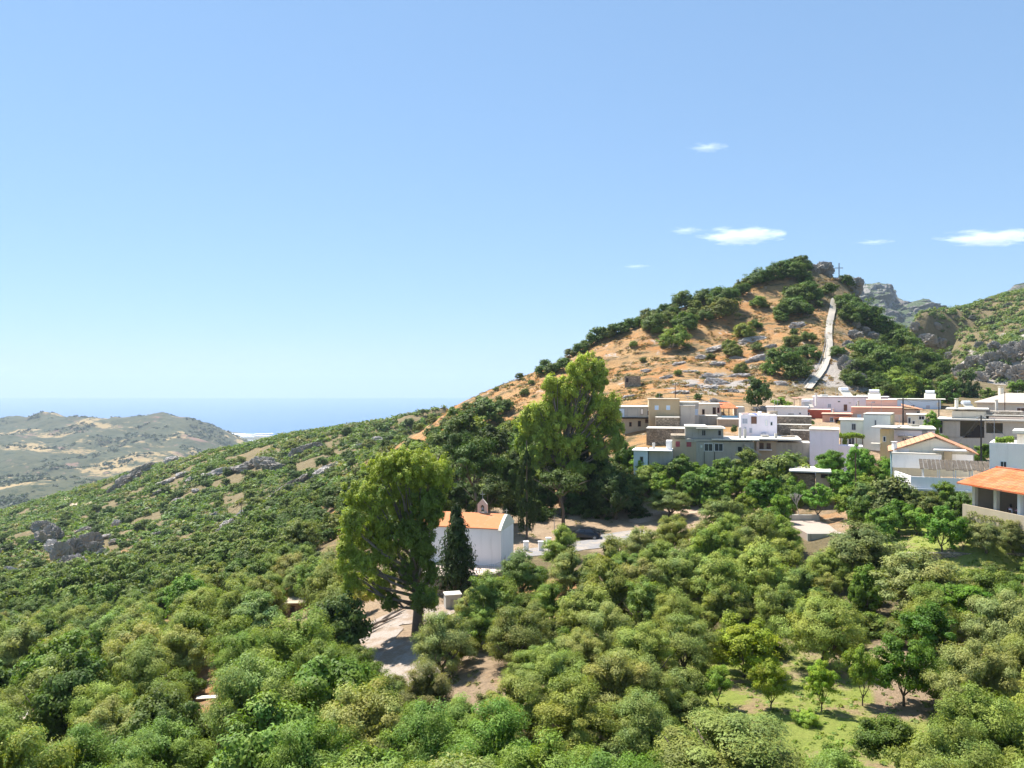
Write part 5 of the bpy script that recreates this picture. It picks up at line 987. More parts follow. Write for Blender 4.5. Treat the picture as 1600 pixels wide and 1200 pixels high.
for k in range(q_):
    a = ptx0-.4+(ptx1-ptx0+.8)*k/q_; b = a+(ptx1-ptx0+.8)/q_*.88; dz = .1*math.sin(k*1.7); i = len(mb.v)
    mb.v += [(a, -7.9, zz0+dz), (b, -7.9, zz0+dz), (b, -3.9, zz1), (a, -3.9, zz1), (a, -7.9, zz0+dz-.05), (b, -7.9, zz0+dz-.05), (b, -3.9, zz1-.05), (a, -3.9, zz1-.05)]
    mb.f += [(i, i+1, i+2, i+3), (i+7, i+6, i+5, i+4), (i, i+4, i+5, i+1), (i+2, i+6, i+7, i+3)]
mb.build('cane_shade', M['cane'], h.root)
h.win(3, 742, 4, 12, face='l', pane='glass', bars=0); h.wall(708, 775, 'teal', 1391.6, 1394.2, .2, 5, 'side_wall', 2)  # side of the white house, its shade painted in as teal
mb = MB(); [mb.box(tx0-2.2, tx0-.6, -2+k*.35, -1.65+k*.35, zf-5+k*.3, zf-4.7+k*.3+.0) for k in range(10)]; mb.build('steps', P_['concl'], h.root)
for k in range(4):
    cx_ = tx0+4.4+k*2.2; t = empty('patio_chair', tuple(h.root.matrix_basis @ Vector((cx_, -6.2, zf-.5))), random.uniform(0, 6), 'white plastic chair under the cane shade on the terrace', 'chair', 'white chairs under the cane shade')
    MB().box(-.24, .24, -.24, .24, .42, .47).build('seat', M['white_frame'], t); MB().box(-.24, .24, .2, .24, .47, .95).build('backrest', M['white_frame'], t)
    for sx in (-1, 1):
        for sy in (-1, 1): MB().box(sx*.21-.02, sx*.21+.02, sy*.21-.02, sy*.21+.02, 0, .42).build('leg', M['white_frame'], t)
# -- big grey house on the right
h = House('grey_verandah_house', 1474, 1640, 141, 0, 'large weathered grey house with two wide open verandah bays and a flat slab')
h.wall(684, 715, 'concl', d0=0, d1=1.2, name='lower_wall', down=2); h.wall(658, 684, 'concl', 1474, 1500, 0, 1.2, 'pier'); h.wall(658, 684, 'concl', 1538, 1541, 0, 1.2, 'pier'); h.wall(658, 684, 'concl', 1567, 1640, 0, 1.2, 'front_wall'); h.wall(677, 684, 'concl', 1541, 1567, .02, 1.1, 'sill_wall'); h.wall(658, 661, 'concl', 1541, 1567, .02, 1.1, 'lintel')
h.wall(658, 715, 'tanw', 1474, 1640, 4, 8, 'rear_wall'); h.slab(657.5, 1464, 1642, -1, 9, .25, mat='roof', name='roof_slab'); h.wall(658, 715, 'blue', 1466, 1474, 1.6, 8, 'side_wing'); h.win(1470, 668, 4, 20, 'door', 'glass', 'white_frame', bars=0, depth=1.6)
a, b = h.lx(1504), h.lx(1537.5); mb = MB(); mb.prism([(a, h.z(684, px=1504)), (b, h.z(684, px=1537)), (b, h.z(668, px=1537)), (h.lx(1528), h.z(664, px=1528)), (h.lx(1516), h.z(678, px=1516))], -.1, -.02); mb.build('dark_panel', M['dark'], h.root)  # dark panel across part of the open bay
h.wall(643, 657.5, 'beige', 1487, 1541, 1.5, 8, 'roof_room'); h.slab(640.5, 1477, 1545, 1, 9, .2, mat='roof', name='roof_room_slab'); h.wall(643.5, 657.5, 'pale', 1541, 1600, 2.5, 8, 'rear_room'); h.slab(650.5, 1541, 1640, 1, 2.4, .14, mat='roof', name='ledge'); h.wall(652, 657.5, 'pink', 1545, 1640, 1.1, 2.4, 'pink_band')
h = House('hip_roof_house', 1526, 1640, 167, 0, 'beige house with low hipped grey-and-orange roof, beyond the verandah house'); h.wall(629, 655, 'beige', d1=9, down=1)
a, b = -.5, h.w+.5; ze = h.z(629, x=5); zp = h.z(614.5, x=8); mb = MB(); rx0, rx1 = h.lx(1572), h.lx(1605)
mb.poly([(a, -.5, ze), (b, -.5, ze), (rx1, 4.5, zp), (rx0, 4.5, zp)], [(0, 0), (16, 0), (12, 5), (6, 5)]); mb.poly([(a, 9.5, ze), (a, -.5, ze), (rx0, 4.5, zp)], [(0, 0), (10, 0), (5, 6)]); mb.poly([(b, -.5, ze), (b, 9.5, ze), (rx1, 4.5, zp)], [(0, 0), (10, 0), (5, 6)]); mb.poly([(b, 9.5, ze), (a, 9.5, ze), (rx0, 4.5, zp), (rx1, 4.5, zp)], [(0, 0), (16, 0), (10, 5), (6, 5)]); mb.box(a, b, -.5, 9.5, ze-.2, ze-.01)
mb.build('roof', paint('grey tiled roof', (.52, .44, .36), .2, stain=.4), h.root); h.win(1595, 640, 10, 5, pane='wood', bars=1)
def chimney(px, py, D, w, hh, label, mat='cream', cap=True):
    t = thing_px('chimney', px, py, D, label, 'chimney'); MB().box(-w/2, w/2, -w/2, w/2, -.6, hh).build('stack', P_[mat], t)
    if cap:
        MB().box(-w/2-.08, w/2+.08, -w/2-.08, w/2+.08, hh+.18, hh+.26).build('cap', P_[mat], t)
        mb = MB(); [mb.box(sx*w*.35-.04, sx*w*.35+.04, sy*w*.35-.04, sy*w*.35+.04, hh, hh+.18) for sx in (-1, 1) for sy in (-1, 1)]; mb.build('vent', P_[mat], t)
chimney(1564, 622, 170, .75, 2.2, 'square chimney with dark top on the hipped roof'); chimney(1494.5, 641, 143, .45, 1.9, 'slim white chimney at the left of the verandah house roof'); chimney(1557, 655, 143, .35, 3.3, 'tall thin chimney pillar on the verandah house roof', 'concl'); chimney(1275, 630, 184, .4, 2.0, 'tall white chimney pipe at the left end of the longest white house', 'white'); chimney(1302, 650, 168, .3, 1.3, 'grey chimney rising before the longest white house', 'concl'); chimney(1341, 637, 180, .28, 1.3, 'thin grey chimney pipe above the salmon house', 'concl'); chimney(1397.5, 703, 108.5, .5, .9, 'white chimney at the left eave of the tiled-roof house', 'white'); chimney(1403, 652, 133, .3, .1, 'small grey chimney stub', 'concl', False) if False else None
def solar(px, py, D, s, label, rz=.2):
    t = thing_px('solar_heater', px, py, D, label, 'solar water heater', rz=rz); mb = MB()
    mb.tube([(-.65*s, .5*s, 1.15*s), (.65*s, .5*s, 1.15*s)], .27*s, 12); mb.build('tank', M['white_frame'], t, smooth=False)
    MB().poly([(-.8*s, -.7*s, .1*s), (.8*s, -.7*s, .1*s), (.8*s, .3*s, .95*s), (-.8*s, .3*s, .95*s)]).poly([(-.8*s, -.7*s, .04*s), (-.8*s, .3*s, .89*s), (.8*s, .3*s, .89*s), (.8*s, -.7*s, .04*s)]).build('panel', P_['beige'], t)
    mb = MB(); [mb.tube([(sx*.75*s, .55*s, 0), (sx*.75*s, .45*s, 1.0*s)], .03*s, 5) for sx in (-1, 1)]; mb.build('stand', M['metal'], t)
solar(1321, 620, 187, 1.6, 'solar heater with white tank, biggest on the longest white roof'); solar(1366, 624.5, 176, 1.6, 'solar heater on the peach upper block', -.4); solar(1453, 624, 199, 1.6, 'solar heater on the pale blue house', -.5); solar(1513, 641, 147, 1.25, 'solar heater with lilac-white tank on the verandah house')
solar(1262, 637, 176, 1.3, 'solar heater before the canopy of the longest white house', .3)
def roofbox(px, py, D, w, d, hh, label, mat='concl', cat='water tank', name='water_tank'):
    t = thing_px(name, px, py, D, label, cat); MB().box(-w/2, w/2, -d/2, d/2, .12, hh).build('body', P_[mat], t); MB().box(-w/2-.04, w/2+.04, -d/2-.04, d/2+.04, hh, hh+.07).build('lid', P_[mat], t); mb = MB(); [mb.box(sx*w*.4-.06, sx*w*.4+.06, -d*.4, d*.4, -.05, .12) for sx in (-1, 1)]; mb.build('foot', P_['concl'], t)
roofbox(1287.5, 620.5, 189, 1.5, 1, .6, 'low grey tank near the left end of the longest white roof'); roofbox(1347, 620.5, 189, 2.2, 1, .5, 'low cream box in the middle of the longest white roof', 'cream'); roofbox(1164, 650, 145, 1.3, 1, .5, 'small pinkish box on the lavender house roof', 'pink'); roofbox(1207, 649.5, 146, 1.5, 1.2, .8, 'brown-slatted tank behind the lavender house roof', 'tanw'); roofbox(1187, 650, 146, .5, .5, .8, 'small white block beside the blue tarpaulin', 'white')
def antenna(px, py, D, hh, label):
    t = thing_px('antenna', px, py, D, label, 'antenna'); MB().tube([(0, 0, -.3), (0, 0, hh)], .035, 5).build('mast', M['metal'], t); mb = MB(); mb.tube([(-.5, 0, hh-.1), (.5, 0, hh-.1)], .02, 4)
    for q in (-.45, -.2, .05, .3): mb.tube([(q, -.3, hh-.1), (q, .3, hh-.1)], .014, 4)
    mb.build('aerial', M['metal'], t)
for px, py, D, hh, lb in [(1030, 624, 164, 1.6, 'aerial on the ochre house roof'), (1075, 629, 164, 1.4, 'aerial on the bare concrete tower'), (1110, 631, 175, 1.5, 'aerial on the small cream-white house'), (1289, 620, 190, 1.8, 'aerial beside the low grey rooftop tank'), (1306, 620, 190, 2.4, 'taller aerial left of the biggest solar heater'), (1362, 647, 143, 2.2, 'aerial on the tall plain block'), (1377, 647, 143, 2.6, 'second, taller aerial on the tall plain block'), (1405, 671, 134, 2.4, 'aerial on the lavender annex roof'), (1439, 671, 135, 1.8, 'aerial near the right end of the lavender annex roof'), (1500, 657, 143, 1.9, 'aerial on the verandah house slab'), (1180, 649, 146, 1.5, 'aerial on the lavender house'), (1215, 636, 174, 1.6, 'aerial on the low white house'), (1413, 700, 112, 2.0, 'aerial on the left slope of the tiled gable roof'), (1590, 622, 170, 1.7, 'aerial on the hipped roof')]: antenna(px, py, D, hh, lb)
for px, py, D, w_, d_, hh, lb, mt in [(1428, 670, 134, 1.4, 1.0, .7, 'dark box among the clutter of the lavender annex roof', 'conc'), (1448, 671, 135, 1.6, 1.0, .5, 'pale box near the right end of the lavender annex roof', 'concl'), (1078, 667, 139, 1.2, 1, .4, 'low box on the upper slab of the large concrete house', 'concl'), (1232, 686, 137, 2.0, 1.2, .45, 'rubble bin on the terrace slab before the stone walls', 'stone'), (1195, 686.5, 137, 1.2, .8, .7, 'grey crate-like tank against the lavender house', 'concl'), (1290, 671, 134, 1.6, 1.2, .35, 'low box on the white block with rough top', 'cream')]: roofbox(px, py, D, w_, d_, hh, lb, mt)
# right edge white house and its cream tower
h = House('white_corner_house', 1546, 1640, 98, -3, 'white house at the right edge with one barred window and greenery on its roof')
h.wall(703, 745, 'white', d1=7, down=3); h.parapet(703, d1=7, h=.75, mat='white'); h.win(1568, 725.5, 7, 8, pane='glass', bars=1); h.wall(680, 703, 'cream', 1588, 1640, 1.5, 6, 'upper_room'); h.slab(678.5, 1581, 1640, .8, 6.5, .35, mat='cream', name='upper_slab')
foliage_box('roof_plants', h.root, 2200, h.lx(1572)*.55, .7, .3, (h.lx(1567), 3.2, h.z(701, px=1567)+.9), (.24, .34, .06), .13)
h.box('ac_unit', 1584, 1590, 732, 738, -.5, -.02, 'concl')
# -- the orange tiled porch at the right with diners
h = House('tiled_porch', 1521, 1660, 86.3, -80, 'open porch under a bright orange tiled roof with people at a table', 'porch', ab=True)
zfl = -14.0; zev = zfl+2.85; w = h.w
for k, px in enumerate((1523, 1556.5, 1594, 1640)):
    x = h.lx(px); MB().box(x-.2, x+.2, -.15, .25, zfl-.2, zev).build('pillar', P_['beige' if k != 2 else 'white'], h.root)
MB().box(-.6, w, -.4, 8, zfl-.9, zfl).build('floor_slab', P_['tanw'], h.root); MB().box(-.9, w, -.62, -.42, zfl-.95, zfl+.75).build('balustrade', P_['tanw'], h.root); MB().box(-.3, w, 7.6, 7.9, zfl, zev).build('rear_wall', P_['tanw'], h.root); MB().box(0, w, -.2, .3, zev, zev+.25).build('beam', P_['beige'], h.root); MB().box(-.28, -.02, .3, 7.5, zfl, zev).build('side_wall', P_['tanw'], h.root)
MB().box(.2, w, .5, 8, zfl-6, zfl-.9).build('basement_wall', P_['concl'], h.root)
e0 = zev+.26; za = e0+1.6; X0, X1 = -1.2, w+2; mb = MB()
for ya, yb in ((-1.1, 3.9), (9, 3.9)):
    q = [(X0, ya, e0), (X1, ya, e0), (X1, yb, za), (X0, yb, za)]; uv = [(X0, 0), (X1, 0), (X1, 5.2), (X0, 5.2)]; q2 = [(a, b, c-.16) for a, b, c in q]
    mb.poly(q if ya < 3 else q[::-1], uv if ya < 3 else uv[::-1]); mb.poly(q2[::-1] if ya < 3 else q2); mb.poly([q2[0], q2[1], q[1], q[0]]); mb.poly([q2[0], q[0], q[3], q2[3]])
mb.build('roof', M['tile_red'], h.root); mb = MB(); mb.tube([(X0, 3.9, za+.02), (X1, 3.9, za+.02)], .11, 6).build('ridge_tiles', M['tile_red'], h.root); mb = MB(); mb.prism([(0, 0), (1, 0), (1, 1)], 0, .1)
mb = MB(); mb.poly([(-.1, .3, e0-.1), (-.1, 7.5, e0-.1), (-.1, 3.9, za-.25)]).build('gable_wall', P_['beige'], h.root)
Mh = h.root.matrix_basis.copy()

# ---------------------------------------------------------------- people at the porch table
skin = plain('skin', (.45, .27, .19), .6, 0, .08); hair_m = plain('dark hair', (.03, .022, .018), .7)
def skinned(name, joints, edges, mat, parent=None, loc=(0, 0, 0), sub=1, root=0):
    me = bpy.data.meshes.new(name); me.from_pydata([j[:3] for j in joints], edges, []); o = link_mesh(name, me, parent, loc)
    md = o.modifiers.new('s', 'SKIN'); 
    me.skin_vertices.new() if not me.skin_vertices else None
    for v, j in zip(me.skin_vertices[0].data, joints): v.radius = (j[3], j[4] if len(j) > 4 else j[3]); v.use_root = False
    me.skin_vertices[0].data[root].use_root = True
    s2 = o.modifiers.new('u', 'SUBSURF'); s2.levels = sub; s2.render_levels = sub; me.materials.append(mat); return o
def sitter(x, y, rz, shirt, label, lean=0.0):
    t = empty('person', tuple(Mh @ Vector((x, y, zfl))), h.root.rotation_euler[2]+rz, label, 'person')
    J = [(0, 0, .50, .15, .12), (0, .02+lean*.3, .72, .13, .10), (0, .04+lean*.8, .95, .17, .10), (0, .03+lean, 1.06, .055), (0, 0+lean, 1.13, .055), (0, -.01+lean, 1.20, .085, .10), (0, -.01+lean, 1.30, .075, .09)]
    E = [(0, 1), (1, 2), (2, 3), (3, 4), (4, 5), (5, 6)]
    for s in (-1, 1):
        i = len(J); J += [(s*.19, .03+lean*.9, .99, .06), (s*.25, -.06+lean*.6, .76, .045), (s*.16, -.30+lean*.6, .80, .034), (s*.14, -.38+lean*.6, .80, .03), (s*.14, -.46+lean*.6, .79, .012)]; E += [(2, i), (i, i+1), (i+1, i+2), (i+2, i+3), (i+3, i+4)]
        for f in range(3): J.append((s*.14+(f-1.2)*.022, -.45+lean*.6+.006*abs(f-1), .795, .009)); E.append((i+3, len(J)-1))
        J.append((s*.11, -.40+lean*.6, .80, .010)); E.append((i+3, len(J)-1))
        i = len(J); J += [(s*.10, -.05, .50, .09), (s*.12, -.44, .52, .065), (s*.12, -.46, .12, .045), (s*.12, -.47, .06, .04), (s*.12, -.60, .04, .03)]; E += [(0, i), (i, i+1), (i+1, i+2), (i+2, i+3), (i+3, i+4)]
    body = skinned('body', J, E, skin, t)
    mb = MB(); mb.tube([(0, lean*.2, .46), (0, .02+lean*.3, .7), (0, .04+lean*.8, .98), (0, .03+lean, 1.06)], [.20, .19, .21, .08], 14); mb.build('shirt', shirt, t, smooth=True)
    mb = MB(); mb.tube([(0, .02+lean, 1.17), (0, .03+lean, 1.27), (0, .015+lean, 1.36), (0, .01+lean, 1.40)], [.085, .112, .09, .03], 12); mb.build('hair', hair_m, t, smooth=True)
    mb = MB(); [mb.tube([(s*.10, -.02, .5), (s*.12, -.44, .53), (s*.12, -.46, .15)], [.105, .08, .062], 9) for s in (-1, 1)]; mb.build('trousers', plain('dark trousers', (.04, .045, .07), .8), t, smooth=True)
    return t
cl = [('pink shirt', (.70, .30, .38)), ('white shirt', (.75, .75, .78)), ('pale blue shirt', (.45, .55, .70)), ('rose top', (.60, .25, .30))]
tb = h.lx(1577)
for (x, y, rz, c, lb) in ((tb-1.0, 1.1, R(90), 0, 'diner in pink at the left end of the porch table'), (tb-.35, .55, R(180), 1, 'diner in white with back to the parapet'), (tb+.45, .55, R(178), 3, 'diner in a rose top with back to the parapet'), (tb+.1, 2.0, 0, 2, 'diner in pale blue facing outward across the porch table'), (tb+1.2, 1.2, R(-90), 1, 'diner in white at the far end of the porch table')):
    sitter(x, y, rz, plain(cl[c][0], cl[c][1], .8), lb)
    t = empty('chair', tuple(Mh @ Vector((x, y, zfl))), h.root.rotation_euler[2]+rz, 'wooden chair under the ' + lb[:lb.index(' at') if ' at' in lb else lb.index(' with') if ' with' in lb else lb.index(' facing')] + {0: '', 1: ' nearest the parapet' if y < 1 else ' at the far end', 3: '', 2: ''}[c], 'chair', 'chairs at the porch table')
    MB().box(-.21, .21, -.2, .22, .40, .44).build('seat', M['wood'], t); MB().box(-.21, .21, .22, .26, .44, .92).build('backrest', M['wood'], t); [MB().box(sx*.19-.02, sx*.19+.02, sy*.19-.02, sy*.19+.02, 0, .40).build('leg', M['wood'], t) for sx in (-1, 1) for sy in (-1, 1)]
t = empty('dining_table', tuple(Mh @ Vector((tb+.1, 1.25, zfl))), h.root.rotation_euler[2], 'table between the diners on the porch', 'table')
MB().box(-.8, .8, -.4, .4, .72, .76).build('table_top', M['wood'], t); [MB().box(sx*.7-.03, sx*.7+.03, sy*.33-.03, sy*.33+.03, 0, .72).build('leg', M['wood'], t) for sx in (-1, 1) for sy in (-1, 1)]
foliage_box('creeper', h.root, 500, 3.2, .25, .3, (3.2, -.8, zfl-.2), (.22, .24, .08), .1)

# ---------------------------------------------------------------- sheds, walls and terraces in the groves
h = House('flat_roof_shed', 1236, 1296, 113, 0, 'low tan shed with wide sun-bleached flat roof among the trees', 'shed'); h.wall(740, 768, 'tanw', 1275, 1296, 0, 5, 'wall', 2); h.slab(737.5, d0=-.8, d1=6.5, th=.2, name='roof'); h.win(1288, 744, 9, 5, pane='dark', frame='shut_brown', bars=0); h.wall(742, 768, 'stone', 1238, 1274, 1, 5, 'side_wall', 2)
h = House('stone_hut', 976, 1001, 214, 0, 'small ruined stone hut alone on the orange hillside', 'hut'); h.wall(588.5, 602, 'stone', d1=4, down=2.5); h.slab(588.3, th=.12, mat='tanw', over=.1, d0=-.1, d1=4.1); h.win(980, 594, 3, 6, 'door', 'dark', 'wood', bars=0)
h = House('stone_hut', 447, 480, 101, -12, 'little stone hut with pale flat roof half hidden by oaks on the left slope', 'hut'); h.wall(943, 962, 'stone', d1=3.6, down=2); h.slab(943, th=.14, mat='tanw', over=.25, d0=-.3, d1=3.9); h.win(457, 952, 6, 9, 'door', 'dark', 'wood', bars=0)
h = House('terrace_wall', 1420, 1680, 79.6, 0, 'long dark stone retaining wall below the lawn', 'wall', ab=True); h.wall(866, 890, 'stone', d1=.7, name='wall_face', down=1.5); h.slab(866, d0=-.04, d1=.74, th=.08, mat='stone', over=0, name='coping')
h = House('paved_terrace', 1262, 1326, 95.5, 0, 'square pinkish paved terrace with grey retaining wall in the orchard', 'terrace', ab=True)
h.wall(834, 850, 'conc', d0=0, d1=.3, name='front_wall', down=1.5); zt_ = h.z(834); MB().box(0, h.w, .3, 9.2, zt_-1, zt_+.02).build('paving', paint('pink paving', (.42, .33, .27), .15, stain=.3), h.root); MB().box(-.6, h.w*1.02, 9.25, 9.6, zt_-.5, zt_+.75).build('rear_wall', P_['concl'], h.root)
# short rubble wall on the lower left
h = House('rubble_wall', 306, 340, 61.5, 8, 'short pale-capped stone wall at the foot of the bare orange bank', 'wall', ab=True); h.wall(1092, 1108, 'stone', d1=.5, name='wall_face', down=1); h.slab(1092, d0=-.05, d1=.55, th=.07, mat='roof', over=0, name='coping')

# ---------------------------------------------------------------- chapel
h = House('chapel', 640, 783, 87.5, -19, 'whitewashed chapel with plain orange roof, bell gable and little crosses', 'chapel')
w = h.w; dp = 5.2; zb = h.z(889, px=740); ze = h.z(827, px=783); zp = ze+1.12
zs = zb
prof = [(0, zs-1.5), (dp, zs-1.5), (dp, ze), (dp/2, zp), (0, ze)]
mb = MB(); i = 0
for x in (0, w): mb.v += [(x, y, z) for y, z in prof]
mb.f += [(4, 3, 2, 1, 0), (5, 6, 7, 8, 9)] + [(k, (k+1) % 5, 5+(k+1) % 5, 5+k) for k in range(5)]
mb.build('wall', paint('whitewash', (.95, .91, .90), .06, stain=.22, grime=(.45, .42, .38), scale=.5), h.root)
mb = MB(); 
for s in (0, 1):
    y0, y1 = (-.12, dp/2) if s == 0 else (dp+.12, dp/2); z0_, z1_ = ze-.04, zp+.03
    q = [(.02, y0, z0_), (w-.28, y0, z0_), (w-.28, y1, z1_), (.02, y1, z1_)]; q2 = [(a, b, c+.09) for a, b, c in q]
    if s: q.reverse(); q2.reverse()
    mb.poly(list(reversed(q))); mb.poly(q2)
    mb.poly([q[0], q[1], q2[1], q2[0]] if not s else [q[2], q[3], q2[3], q2[2]])
mb.build('roof', paint('orange roof render', (.60, .21, .075), .12, stain=.3, grime=(.62, .38, .24), scale=.6), h.root)
for xx in (w-.27, ):   # rounded gable coping
    n_ = 12; mb = MB(); pr = [(-.24, ze-.10)] + [(dp*k/n_, ze+.10+1.12*(1-abs(2*k/n_-1)**1.5)) for k in range(n_+1)] + [(dp+.24, ze-.10)]
    for k in range(len(pr)-1):
        (a0, b0), (a1, b1) = pr[k], pr[k+1]; mb.v += [(xx, a0, b0), (xx+.32, a0, b0), (xx+.32, a1, b1), (xx, a1, b1), (xx, a0, ze-.2), (xx+.32, a0, ze-.2), (xx+.32, a1, ze-.2), (xx, a1, ze-.2)]; i = len(mb.v)-8
        mb.f += [(i, i+1, i+2, i+3), (i+1, i+5, i+6, i+2), (i, i+3, i+7, i+4)]
    mb.build('gable_coping', paint('cream coping', (.78, .74, .62), .06, stain=.15), h.root)
MB().box(w+.005, w+.03, dp/2-.14, dp/2+.14, ze+.1, ze+.75).build('gable_window', M['dark'], h.root); MB().box(-.02, w+.04, -.05, 0, zb-.05, zb+.12).build('plinth', P_['lav'], h.root)
def cross(parent, x, y, z, s, mat):
    MB().box(x-.035*s, x+.035*s, y-.035*s, y+.035*s, z, z+.9*s).box(x-.28*s, x-.036*s, y-.03*s, y+.03*s, z+.52*s, z+.6*s).box(x+.036*s, x+.28*s, y-.03*s, y+.03*s, z+.52*s, z+.6*s).build('cross', mat, parent)
cross(h.root, w-.1, dp/2, zp+.2, .55, P_['cream'])
bx_ = h.lx(742); n_ = 10; mb = MB(); bz = zp-.1; bw = .55; arch = []   # bell gable with arched opening on the far wall
out = [(-bw, bz), (-bw, bz+1.15), (-.3, bz+1.45), (0, bz+1.75), (.3, bz+1.45), (bw, bz+1.15), (bw, bz)]
inn = [(-.24, bz+.25), (-.24, bz+.85)]+[(-.24*math.cos(math.pi*k/6), bz+.85+.24*math.sin(math.pi*k/6)) for k in range(1, 6)]+[(.24, bz+.85), (.24, bz+.25)]
for yy in (dp/2+.1, dp/2+.45):
    mb.v += [(bx_+a, yy, b) for a, b in out]+[(bx_+a, yy, b) for a, b in inn]
no, ni = len(out), len(inn); N1 = no+ni
def strip(o, rev):
    fs = [(0, 1, no+1, no), (1, 2, no+3, no+1), (2, 3, no+4, no+3), (3, 4, no+5, no+4), (4, 5, no+7, no+5), (5, 6, no+8, no+7), (6, 0, no, no+8)]
    return [tuple(o+q for q in (reversed(f) if rev else f)) for f in fs]
mb.f += strip(0, True)+strip(N1, False)+[(no+1, no+3, no+2), (no+5, no+7, no+6)]+[(N1+no+1, N1+no+2, N1+no+3), (N1+no+5, N1+no+6, N1+no+7)]
for k in range(no): mb.f.append((k, (k+1) % no, N1+(k+1) % no, N1+k))
for k in range(ni): mb.f.append((no+(k+1) % ni, no+k, N1+no+k, N1+no+(k+1) % ni))
bg_ = mb.build('bell_gable', P_['pink'], h.root); cross(h.root, bx_, dp/2+.28, bz+1.72, .95, M['metal'])
mb = MB(); mb.tube([(bx_, dp/2+.28, bz+.55), (bx_, dp/2+.28, bz+.72), (bx_, dp/2+.28, bz+.88)], [.16, .12, .04], 10).build('bell', M['metal'], bg_)
ch = h
# chapel terrace, wall and railing
h = House('chapel_terrace', 655, 800, 80.0, 5, 'raised pink paved terrace with rubble stone wall and thin railing before the chapel', 'terrace', ab=True); zt = -(889-600)/F*83.5+.0
curve = [(h.lx(655), 1.8), (h.lx(680), .3), (h.lx(720), 0), (h.lx(752), .1), (h.lx(775), .9), (h.lx(790), 2.4), (h.lx(796), 5)]
MB().slab([(a, b) for a, b in curve]+[(h.lx(796), 11), (h.lx(655), 11)], zt-.5, zt-.03).build('paving', paint('terrace paving', (.62, .50, .42), .12, stain=.2), h.root)
mb = MB(); [wseg(mb, curve[k+1], curve[k], zt-3.6, zt, -.4) for k in range(len(curve)-1)]; mb.build('wall_face', M['pale_stone'], h.root); mb = MB(); rail = MB()
for k in range(len(curve)-1):
    p, q = Vector(curve[k]), Vector(curve[k+1]); n_ = max(2, int((q-p).length/.22))
    for j in range(n_):
        c_ = p.lerp(q, j/n_); rail.box(c_.x-.011, c_.x+.011, c_.y+.08, c_.y+.102, zt, zt+.95)
    for zz in (.5, .95): rail.tube([(p.x, p.y+.09, zt+zz), (q.x, q.y+.09, zt+zz)], .02, 4)
rail.build('railing', M['metal'], h.root)
# white utility box at the road end, low kerb wall and posts
t = thing_px('utility_box', 707, 951, 76.5, 'weathered white concrete box with a lid at the end of the dirt track', 'utility box', rz=.25); t.location.z = gz(t.location.x, t.location.y)
MB().box(-.75, .75, -.6, .6, -.3, 1.25).build('body', P_['concl'], t); MB().box(-.82, .82, -.67, .67, 1.25, 1.36).build('lid', P_['roof'], t); MB().box(-.3, .3, -.63, -.605, .2, .9).build('hatch', P_['conc'], t)
for k, (px, py) in enumerate(((822, 862), (845, 862), (857, 856), (876, 846))):
    hp = hit(px, py, 80); t = empty('white_post', tuple(hp), .1, ['stout whitewashed post nearest the chapel gable', 'whitewashed post, second from the chapel', 'whitewashed post, third from the chapel', 'whitewashed post nearest the black car'][k], 'post'); MB().box(-.3, .3, -.2, .2, -.2, 1.15).build('shaft', P_['white'], t); MB().box(-.35, .35, -.25, .25, 1.15, 1.23).build('cap', P_['white'], t)

# ---------------------------------------------------------------- car
cp = hit(914, 845, 80); t = empty('parked_car', (cp.x, cp.y+1.0, gz(cp.x, cp.y+1)+.0), R(-6), 'black estate car parked side-on in the shade of the pines', 'car')
carp = plain('black car paint', (.012, .013, .018), .18, 0, .05); prof = [(-2.15, .35), (-2.2, .62), (-2.05, .82), (-1.15, .98), (-.55, 1.40), (.9, 1.43), (1.75, 1.02), (2.1, .95), (2.2, .6), (2.12, .32)]
mb = MB(); secs = [(-.84, .0), (-.72, .0), (0, .04), (.72, .0), (.84, .0)]; n_ = len(prof)
for k, (yy, b) in enumerate([(-.86, 0), (-.74, 1), (.74, 1), (.86, 0)]):
    for (x, z) in prof: mb.v.append((x*(1 if b else .97), yy*(1 if z < 1.0 else .80), z if b else (z*.97 if z > .9 else z)))
for k in range(3):
    for j in range(n_): mb.f.append((k*n_+j, k*n_+(j+1) % n_, (k+1)*n_+(j+1) % n_, (k+1)*n_+j))
mb.f += [tuple(range(n_)), tuple(reversed(range(3*n_, 4*n_)))]
mb.build('body', carp, t)
for s in (-1, 1):
    for (x0_, x1_, xa_, xb_) in ((-.95, .0, -.55, .0), (.07, 1.35, .07, .95)):
        mb = MB(); y0 = s*.845; y1 = s*.70; mb.poly([(x0_, y0, 1.0), (x1_, y0, 1.0), (xb_, y1, 1.36), (xa_, y1, 1.36)][::(1 if s < 0 else -1)]); mb.build('side_window', M['glass'], t)
    for x in (-1.35, 1.38):
        wh = MB().tube([(x, s*.70, .32), (x, s*.90, .32)], .32, 16).build('wheel', M['black'], t); MB().tube([(x, s*.88, .32), (x, s*.915, .32)], .18, 10).build('rim', M['metal'], wh)
    MB().box(-2.19, -2.12, s*.55-.14, s*.55+.14, .62, .74).build('headlight', M['white_frame'], t)
MB().poly([(-1.12, -.62, 1.0), (-.6, -.56, 1.38), (-.6, .56, 1.38), (-1.12, .62, 1.0)]).build('windscreen', M['glass'], t)

